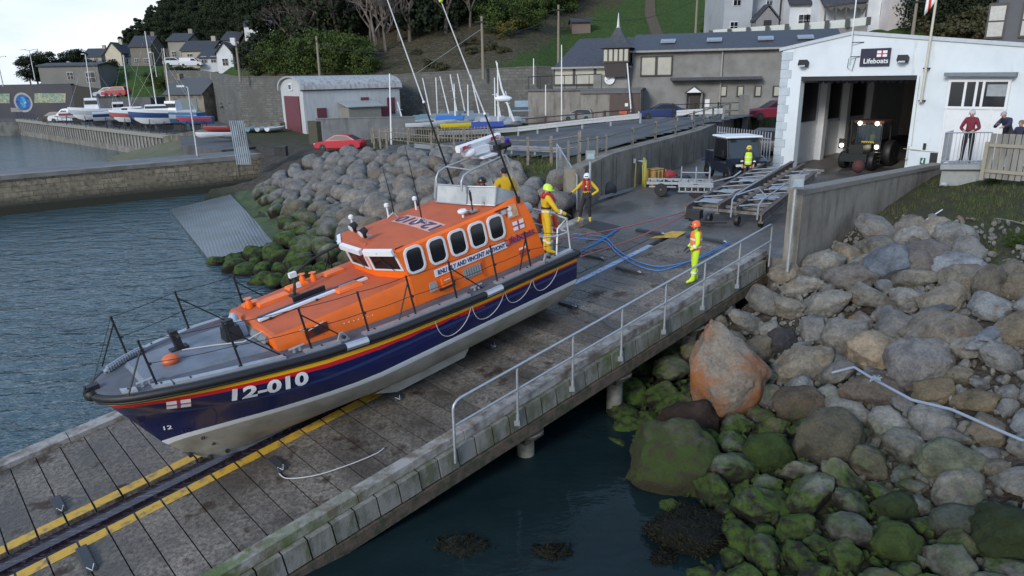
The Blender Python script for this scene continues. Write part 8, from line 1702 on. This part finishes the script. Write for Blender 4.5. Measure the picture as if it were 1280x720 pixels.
# frayed blue pipe over the boulders, white pole in the grass
def onshore(px, py, up):
    z = 1.5
    for _ in range(12): p = W(px, py, z); z = z*.5+.5*(ZR(p.x, p.y)+up)
    return W(px, py, z)
mb = MB(); P_ = [onshore(1040, 466, .45), onshore(1068, 459, .6), onshore(1092, 474, .62), onshore(1140, 500, .6), onshore(1190, 512, .55), onshore(1235, 532, .5), onshore(1272, 548, .45), onshore(1300, 560, .4)]; mb.tube(P_, .033, 7)
c_ = onshore(1094, 475, .68)
for k in range(9): mb.tube([c_+Vector((rnd(-.16, .16), rnd(-.1, .1), rnd(-.02, .08))), c_+Vector((rnd(-.05, .05), rnd(-.05, .05), .05)), c_+Vector((rnd(-.16, .16), rnd(-.1, .1), rnd(-.02, .08)))], .014, 5)
tag(mb.build('frayed_pipe', mat('pale_blue_pipe', (.24, .29, .36), .6, amt=.3), smooth=60), 'pale blue frayed pipe with a knot lying across the boulders', 'pipe')
mb = MB(); mb.tube([onshore(1137, 288, .12), onshore(1178, 262, .2)], .018, 6); tag(mb.build('thin_pole', M_white), 'thin white pole lying on the grass bank', 'pole')
mb = MB(); mb.tube([onshore(1245, 273, .12), onshore(1265, 276, .15), onshore(1290, 283, .1)], .02, 6); tag(mb.build('driftwood_stick', M_wood), 'thin bent stick of driftwood near the right edge', 'stick')
for px, py, a in ((1170, 388, .2), (1238, 418, .5), (1228, 428, .3)):
    p = onshore(px, py, .5); me = rock_mesh(int(px), .52, .22, .12, .9, m=rock_material('pale_slab', (.33, .35, .36), (.28, .29, .3), None, -3), name='stone_slab'); o = bpy.data.objects.new('stone_slab', me); COL.objects.link(o); o.location = p; o.rotation_euler = (R(rnd(-10, 10)), R(-8), a); tag(o, {1170: 'long flat pale slab lying above the broad tan boulder', 1238: 'upper pale slab tilted at the right among the boulders', 1228: 'lower pale slab tilted at the right among the boulders'}[px], 'slab')

# ------------------------------------------------------------------ pier side: corrugated panel, bin, lamp, old mooring things
a, b = W(296, 204, 2.6), W(314, 204, 2.6); pn = thing('corrugated_panel', 'tall pale blue corrugated metal panel standing on the pier', 'panel', a); mb = MB(); rows = [[], []]; n_ = 29
for k in range(n_):
    q = a.lerp(b, k/(n_-1)); o_ = .05*(1 if (k//2) % 2 else -1); rows[0].append(q+Vector((0, o_, -.1))); rows[1].append(q+Vector((-.15, o_, 2.95)))
mb.grid(rows); o = mb.build('sheet', mat('pale_corrugated', (.33, .38, .42), .6, col2=(.22, .25, .27), scale=1.5), pn, True, 0); o.modifiers.new('s', 'SOLIDIFY').thickness = .02
mb = MB(); mb.tube([a+Vector((0, .3, 0)), a+Vector((-.2, .3, 2.8))], .05, 6); mb.build('prop', M_galv, pn, True)
p = W(352, 195, 2.9); lb_ = thing('bollard_box', 'small black box shaped bollard on the quay left of the red car', 'bollard', p); mb = MB(); mb.box((0, 0, .35), (.85, .6, .7)); mb.box((0, -.32, .5), (.2, .03, .2)); mb.build('box', M_black, lb_, smooth=0)
def tall_lamp(label, px, pyb, Y, pyt, arm=0, pxt=None):
    a = WY(px, pyb, Y); b = WY(pxt or px, pyt, Y); h = b.z-a.z; t = thing('street_lamp', label, 'lamp', a); mb = MB(); mb.tube([(0, 0, 0), (0, 0, h)], [.09, .05], 7); mb.build('pole', M_galv, t); mb = MB()
    if arm == 2: mb.tube([(-.9, 0, h+.15), (0, 0, h), (.9, 0, h+.15)], .04, 5); mb.box((-.95, 0, h+.15), (.7, .25, .12)); mb.box((.95, 0, h+.15), (.7, .25, .12))
    else: mb.tube([(0, 0, h), (-.4, 0, h+.1)], .04, 5); mb.box((-.5, 0, h+.1), (.6, .25, .14))
    mb.build('lamp_head', M_galv, t, smooth=30)
p = W(252, 195, 2.6); tall_lamp('thin leaning lamp post on the pier in front of the cottage', 247, 195, p.y, 109)
tall_lamp('double headed street lamp against the sky at far left', 44, 100, 115, 63, 2); tall_lamp('street lamp cut by the left edge of the picture', 4, 108, 110, 72, 2)
for px, y0, y1, Y, lab in ((112, 96, 68, 140, 'thin pole against the sky above the boards'), (196, 96, 66, 120, 'street lamp in front of the brown stone house'), (92, 96, 78, 140, 'short lamp pole left of the twin white boards')): tall_lamp(lab, px, y0, Y, y1)
# utility poles and wires
def upole(label, px, pyb, Y, pyt, cross=False):
    a = WY(px, pyb, Y); b = WY(px, pyt, Y); t = thing('utility_pole', label, 'pole', a); h = b.z-a.z; mb = MB(); mb.tube([(0, 0, -.5), (0, 0, h)], [.15, .10], 7); mb.build('pole', mat('pole_timber', (.24, .21, .16), .85, amt=.3), t)
    mb = MB(); mb.box((0, -.15, h-.5), (1.3 if cross else .3, .1, .1)); mb.tube([(0, 0, h-2.6), (.5, -.1, h-2.4)], .03, 5); mb.box((.6, -.1, h-2.4), (.35, .15, .1)); mb.build('crossarm', M_dark, t, smooth=30); return b
u = [upole('slim pale pole left of the leafy green trees', 300, 96, 84, 52), upole('slim pale pole in front of the leafy green trees', 400, 96, 80, 45), upole('tall brown timber pole behind the dinghy masts', 604, 92, 69, 20, True), upole('tall timber pole beside the clubhouse turret', 698, 84, 78, 6, True), upole('timber pole on the green slope by the shrub', 869, 48, 84, -8), upole('leaning utility pole behind the white houses', 1140, 48, 60, -6, True), upole('pale slim pole on the bank near the cottage', 207, 92, 118, 60)]
for i, (a, b, dz) in enumerate(((0, 1, 1.2), (1, 2, 1.6), (2, 3, 1.0), (2, 3, 1.3), (3, 4, 1.4), (1, 3, 2.0))):
    A, B = u[a]+Vector((0, 0, -.5-.25*(i % 3))), u[b]+Vector((0, 0, -.5-.25*(i % 3))); mb = MB(); mb.tube([A.lerp(B, k/12)+Vector((0, 0, -dz*4*(k/12)*(1-k/12))) for k in range(13)], .022, 4); tag(mb.build('overhead_wire', M_dark), ('lowest', 'second', 'third', 'fourth', 'rightmost', 'longest')[i]+' sagging wire strung between the utility poles', 'wire')
mb = MB(); A = u[2]+Vector((0, 0, -1)); B = WY(520, 92, 74); mb.tube([A, B], .03, 4); tag(mb.build('stay_wire', M_galv), 'slanting stay wire from the brown timber pole', 'wire')
tl = WY(888, 20, 120)

# ------------------------------------------------------------------ boats laid up on the far quay
def boat_(label, px, py, Y, L_, colr, stripe=None, cabin=1, masts=(), rz=0, z=None, name='small_boat', keel=True, cover=None):
    a = WY(px, py, Y); zb = 2.74 if z is None else z; t = thing(name, label, 'boat', (a.x, a.y, zb), rz); B_ = L_*.36; D_ = L_*(.20 if keel else .14); m1 = mat('boat_%.2f_%.2f_%.2f' % colr, colr, .4, amt=.15, scale=2); base = .9 if keel else .05
    mb = MB(); rows = []
    for k in range(13):
        x = -L_/2+L_*k/12; u_ = k/12; b_ = B_/2*(1-max(0, (u_-.45)/.55)**2.2)*(.86+.14*min(1, u_*3)); sh_ = D_*(1+.28*u_*u_); kz = D_*.0+D_*.75*max(0, (u_-.75)/.25)**2
        rows.append([Vector((x, -b_, base+sh_)), Vector((x, -b_*.96, base+sh_*.8)), Vector((x, -b_*.85, base+sh_*.45)), Vector((x, -b_*.4, base+kz+.04)), Vector((x, 0, base+kz)), Vector((x, b_*.4, base+kz+.04)), Vector((x, b_*.85, base+sh_*.45)), Vector((x, b_*.96, base+sh_*.8)), Vector((x, b_, base+sh_))])
    mb.grid(rows, fn=lambda i, j: 1 if j in (1, 6) else 0); mb.quad(*rows[0]); mb.grid([[r[0] for r in rows], [r[-1] for r in rows]]); mb.build('hull', [m1, mat('boat_stripe_%.2f' % (stripe or colr)[2], stripe or colr, .4)], t, smooth=35, recalc=True)
    top = base+D_
    if keel: mb = MB(); mb.prism([(-L_*.15, -.06, base+.1), (L_*.15, -.06, base+.1), (L_*.08, -.06, .1), (-L_*.1, -.06, .1)], (0, .12, 0)); mb.build('keel', M_dark, t, smooth=0); [MB().tube([(x, s_*B_*.6, 0), (x, s_*B_*.36, base+D_*.4)], .05, 5).build('prop', M_dark, t) for x in (-L_*.25, L_*.2) for s_ in (-1, 1)]
    if cabin:
        mb = MB(); ch = D_*(1.1 if cabin == 2 else .5); cl = L_*(.26 if cabin == 2 else .42); mb.box((L_*.06, 0, top+ch/2), (cl, B_*.6, ch), taper=.85); cb = mb.build('cabin', M_white, t, smooth=0); mb = MB(); mb.box((L_*.06, 0, top+ch*.62), (cl*.86, B_*.60, ch*.34)); mb.build('windows', M_glass, cb, smooth=0)
    if cover: mb = MB(); mb.prism([(-L_*.45, -B_*.5, top), (-L_*.45, B_*.5, top), (-L_*.45, 0, top+.35)], (L_*.8, 0, 0)); mb.build('cover', mat('cover_%.2f_%.2f' % cover[1:], cover, .8, amt=.3), t, smooth=0, recalc=True)
    for (mx, hh, ln) in masts:
        mb = MB(); mb.tube([(mx*L_, 0, top), (mx*L_+ln, 0, top+hh)], [.07, .045], 6); mb.tube([(mx*L_+ln*.6, -.7, top+hh*.6), (mx*L_+ln*.6, .7, top+hh*.6)], .025, 4); mb.tube([(L_*.48, 0, top+.1), (mx*L_+ln, 0, top+hh), (-L_*.48, 0, top)], .012, 3) if keel else None; mb.build('mast', M_white, t)
    return t
WB_ = (.60, .63, .66)
boat_('small white motor boat right of the white van', 97, 153, 102, 4.2, WB_, (.3, .05, .08), 1); boat_('white sailing boat with tall mast and canopy left of centre on the quay', 124, 157, 97, 6.6, WB_, (.4, .45, .5), 2, ((.05, 6.8, -.2),), R(200))
boat_('white cabin cruiser with dark windows between the sailing boats', 148, 156, 94, 5.4, WB_, (.02, .05, .15), 2, (), R(30)); boat_('white sailing boat with tall single mast in the middle of the row', 173, 157, 89, 6.0, WB_, (.35, .1, .1), 1, ((.1, 6.6, -.2),), R(195))
boat_('white yacht with blue stripe and two tall masts at the right of the row', 207, 161, 84, 7.2, WB_, (.02, .06, .2), 1, ((.08, 8.6, 0), (-.12, 6.8, -.2)), R(200)); boat_('blue hulled fishing boat with white wheelhouse right of the two masted yacht', 224, 160, 84, 6.0, (.06, .14, .26), (.5, .5, .5), 2, (), R(170))
boat_('small blue and red boat at the right end of the quay row', 245, 160, 82, 4.0, (.05, .12, .3), (.4, .05, .05), 0, (), R(185)); boat_('small dark blue boat under the two masted yacht', 189, 160, 87, 4.0, (.03, .05, .12), None, 1, (), R(20)); boat_('low white boat stern on beside the fishing boat', 160, 158, 92, 3.6, WB_, None, 1, (), R(100))
boat_('upturned white dinghy on the wall behind the corrugated panel', 267, 172, 68, 3.4, WB_, None, 0, (), R(190), z=3.05, keel=False)
for k, (px, c_, lab) in enumerate(((322, (.14, .24, .31), 'pale blue rowing boat left of the row beside the shed'), (334, (.38, .42, .44), 'grey white rowing boat second in the row beside the shed'), (346, (.58, .62, .64), 'white rowing boat nearest the shed door'), (309, (.10, .2, .3), 'darker blue rowing boat at the left end of the row'))): boat_(lab, px, 166, 66, 2.2, c_, None, 0, (), R(60), z=3.75, keel=False)
boat_('dull red rowing boat lying behind the cottage lamp post', 275, 160, 74, 3.6, (.3, .05, .04), None, 0, (), R(175), z=3.2, keel=False)
# dinghies in the yard with bare masts
DG = [(500, 152, 66, 118, -14, (.55, .58, .6), 'dinghy in front of the shed shutters with a short grey mast', (.3, .32, .33)), (535, 148, 66, 88, -10, (.5, .53, .55), 'dinghy with leftmost tall leaning mast', (.12, .2, .25)), (543, 147, 67, 88, 0, (.3, .36, .4), 'dinghy with upright mast beside the leftmost leaning one', (.2, .26, .3)), (558, 146, 66, 86, -12, (.45, .5, .55), 'dinghy with long leaning mast in the middle of the park', (.16, .22, .27)),
      (565, 149, 62, 95, 0, (.5, .53, .5), 'dinghy under a blue cover with an upright mast', (.03, .14, .4)), (568, 143, 68, 84, -9, (.4, .4, .4), 'dinghy in the back row with thin leaning mast', (.12, .16, .18)), (578, 143, 68, 83, -10, (.4, .44, .5), 'dinghy in the back row behind the blue cover', (.2, .22, .24)), (581, 149, 62, 96, 1, (.5, .5, .5), 'dinghy right of the blue cover with upright mast', (.15, .2, .27)), (596, 146, 64, 84, -12, (.5, .52, .54), 'dinghy with long mast left of the brown pole', (.22, .25, .28)),
      (615, 150, 60, 87, 0, (.5, .52, .54), 'dinghy with tall grey mast right of the brown pole', (.28, .3, .33)), (622, 152, 58, 106, -9, (.62, .64, .66), 'white dinghy with short thick leaning mast', (.4, .42, .44)), (634, 151, 57, 103, -10, (.62, .64, .66), 'white dinghy with broad white mast beside the radar', (.3, .33, .36))]
for px, py, Y, pyt, lean, c_, lab, cov in DG:
    a = WY(px, py, Y); b = WY(px, pyt, Y); h = b.z-a.z-.6; boat_(lab, px, py, Y, 3.0, c_, None, 0, ((.1, h, h*lean/100*1.7),), R(rnd(-25, 25)), z=a.z-.5, name='dinghy', keel=False, cover=cov)
a = WY(628, 152, 56); b = WY(620, 76, 56); yt = thing('white_mast', 'thick white mast with spreaders rising behind the radar scanner', 'mast', (a.x, a.y, a.z)); mb = MB(); mb.tube([Vector((.9, 0, 0)), Vector((0, 0, (b-a).z*.55)), Vector((b.x-a.x, 0, (b-a).z))], [.09, .08, .04], 6); mb.tube([Vector((-.3, 0, 0)), Vector((b.x-a.x+.1, 0, (b-a).z*.97))], [.07, .04], 6); mb.build('spar', M_white, yt); mb = MB(); mb.ball((.1, 0, (b-a).z*.38), (.7, .3, .25), 10, 6); mb.build('furled_sail', M_white, yt)
boat_('yellow kayak on the rack in the yard', 578, 161, 55, 3.2, (.60, .48, .03), None, 0, (), R(-12), z=WY(578, 163, 55).z, name='kayak', keel=False); boat_('blue covered boat behind the yellow kayak', 612, 163, 54, 3.0, (.04, .08, .25), None, 0, (), R(2), z=WY(612, 166, 54).z, name='small_boat', keel=False, cover=(.03, .06, .24)); boat_('long white dinghy hull low behind the picket fence', 532, 158, 58, 3.2, WB_, None, 0, (), R(8), z=WY(528, 162, 58).z, name='dinghy', keel=False)
a = WY(489, 178, 54); b = WY(487, 92, 54); wp = thing('white_pole', 'tall plain white pole in front of the shed end', 'pole', a); mb = MB(); mb.tube([(0, 0, -.3), ((b.x-a.x), 0, b.z-a.z)], [.07, .05], 7); mb.build('pole', M_white, wp)
for px, y0, y1, Y, lab in ((682, 145, 106, 61, 'short white pole in front of the clubhouse terrace'), (702, 147, 56, 60, 'tall thin grey pole in front of the terrace windows'), (667, 98, 73, 67, 'thin leaning pole above the stone wall')): a = WY(px, y0, Y); b = WY(px, y1, Y); t = thing('white_pole', lab, 'pole', a); mb = MB(); mb.tube([(0, 0, -.5), (b.x-a.x, 0, b.z-a.z)], [.06, .045], 6); mb.build('pole', M_white, t)
mb = MB(); p = WY(652, 150, 60); 
for z, w in ((.2, 2.0), (.75, 1.6)): mb.box((0, 0, z), (w, .8, .06))
mb.box((0, 0, 1.3), (1.1, .05, .5)); o = mb.build('trailer_rack', mat('pale_blue_panel', (.28, .40, .52), .6), smooth=0); o.location = p; tag(o, 'pale blue board and rack at the left of the clubhouse block', 'rack')
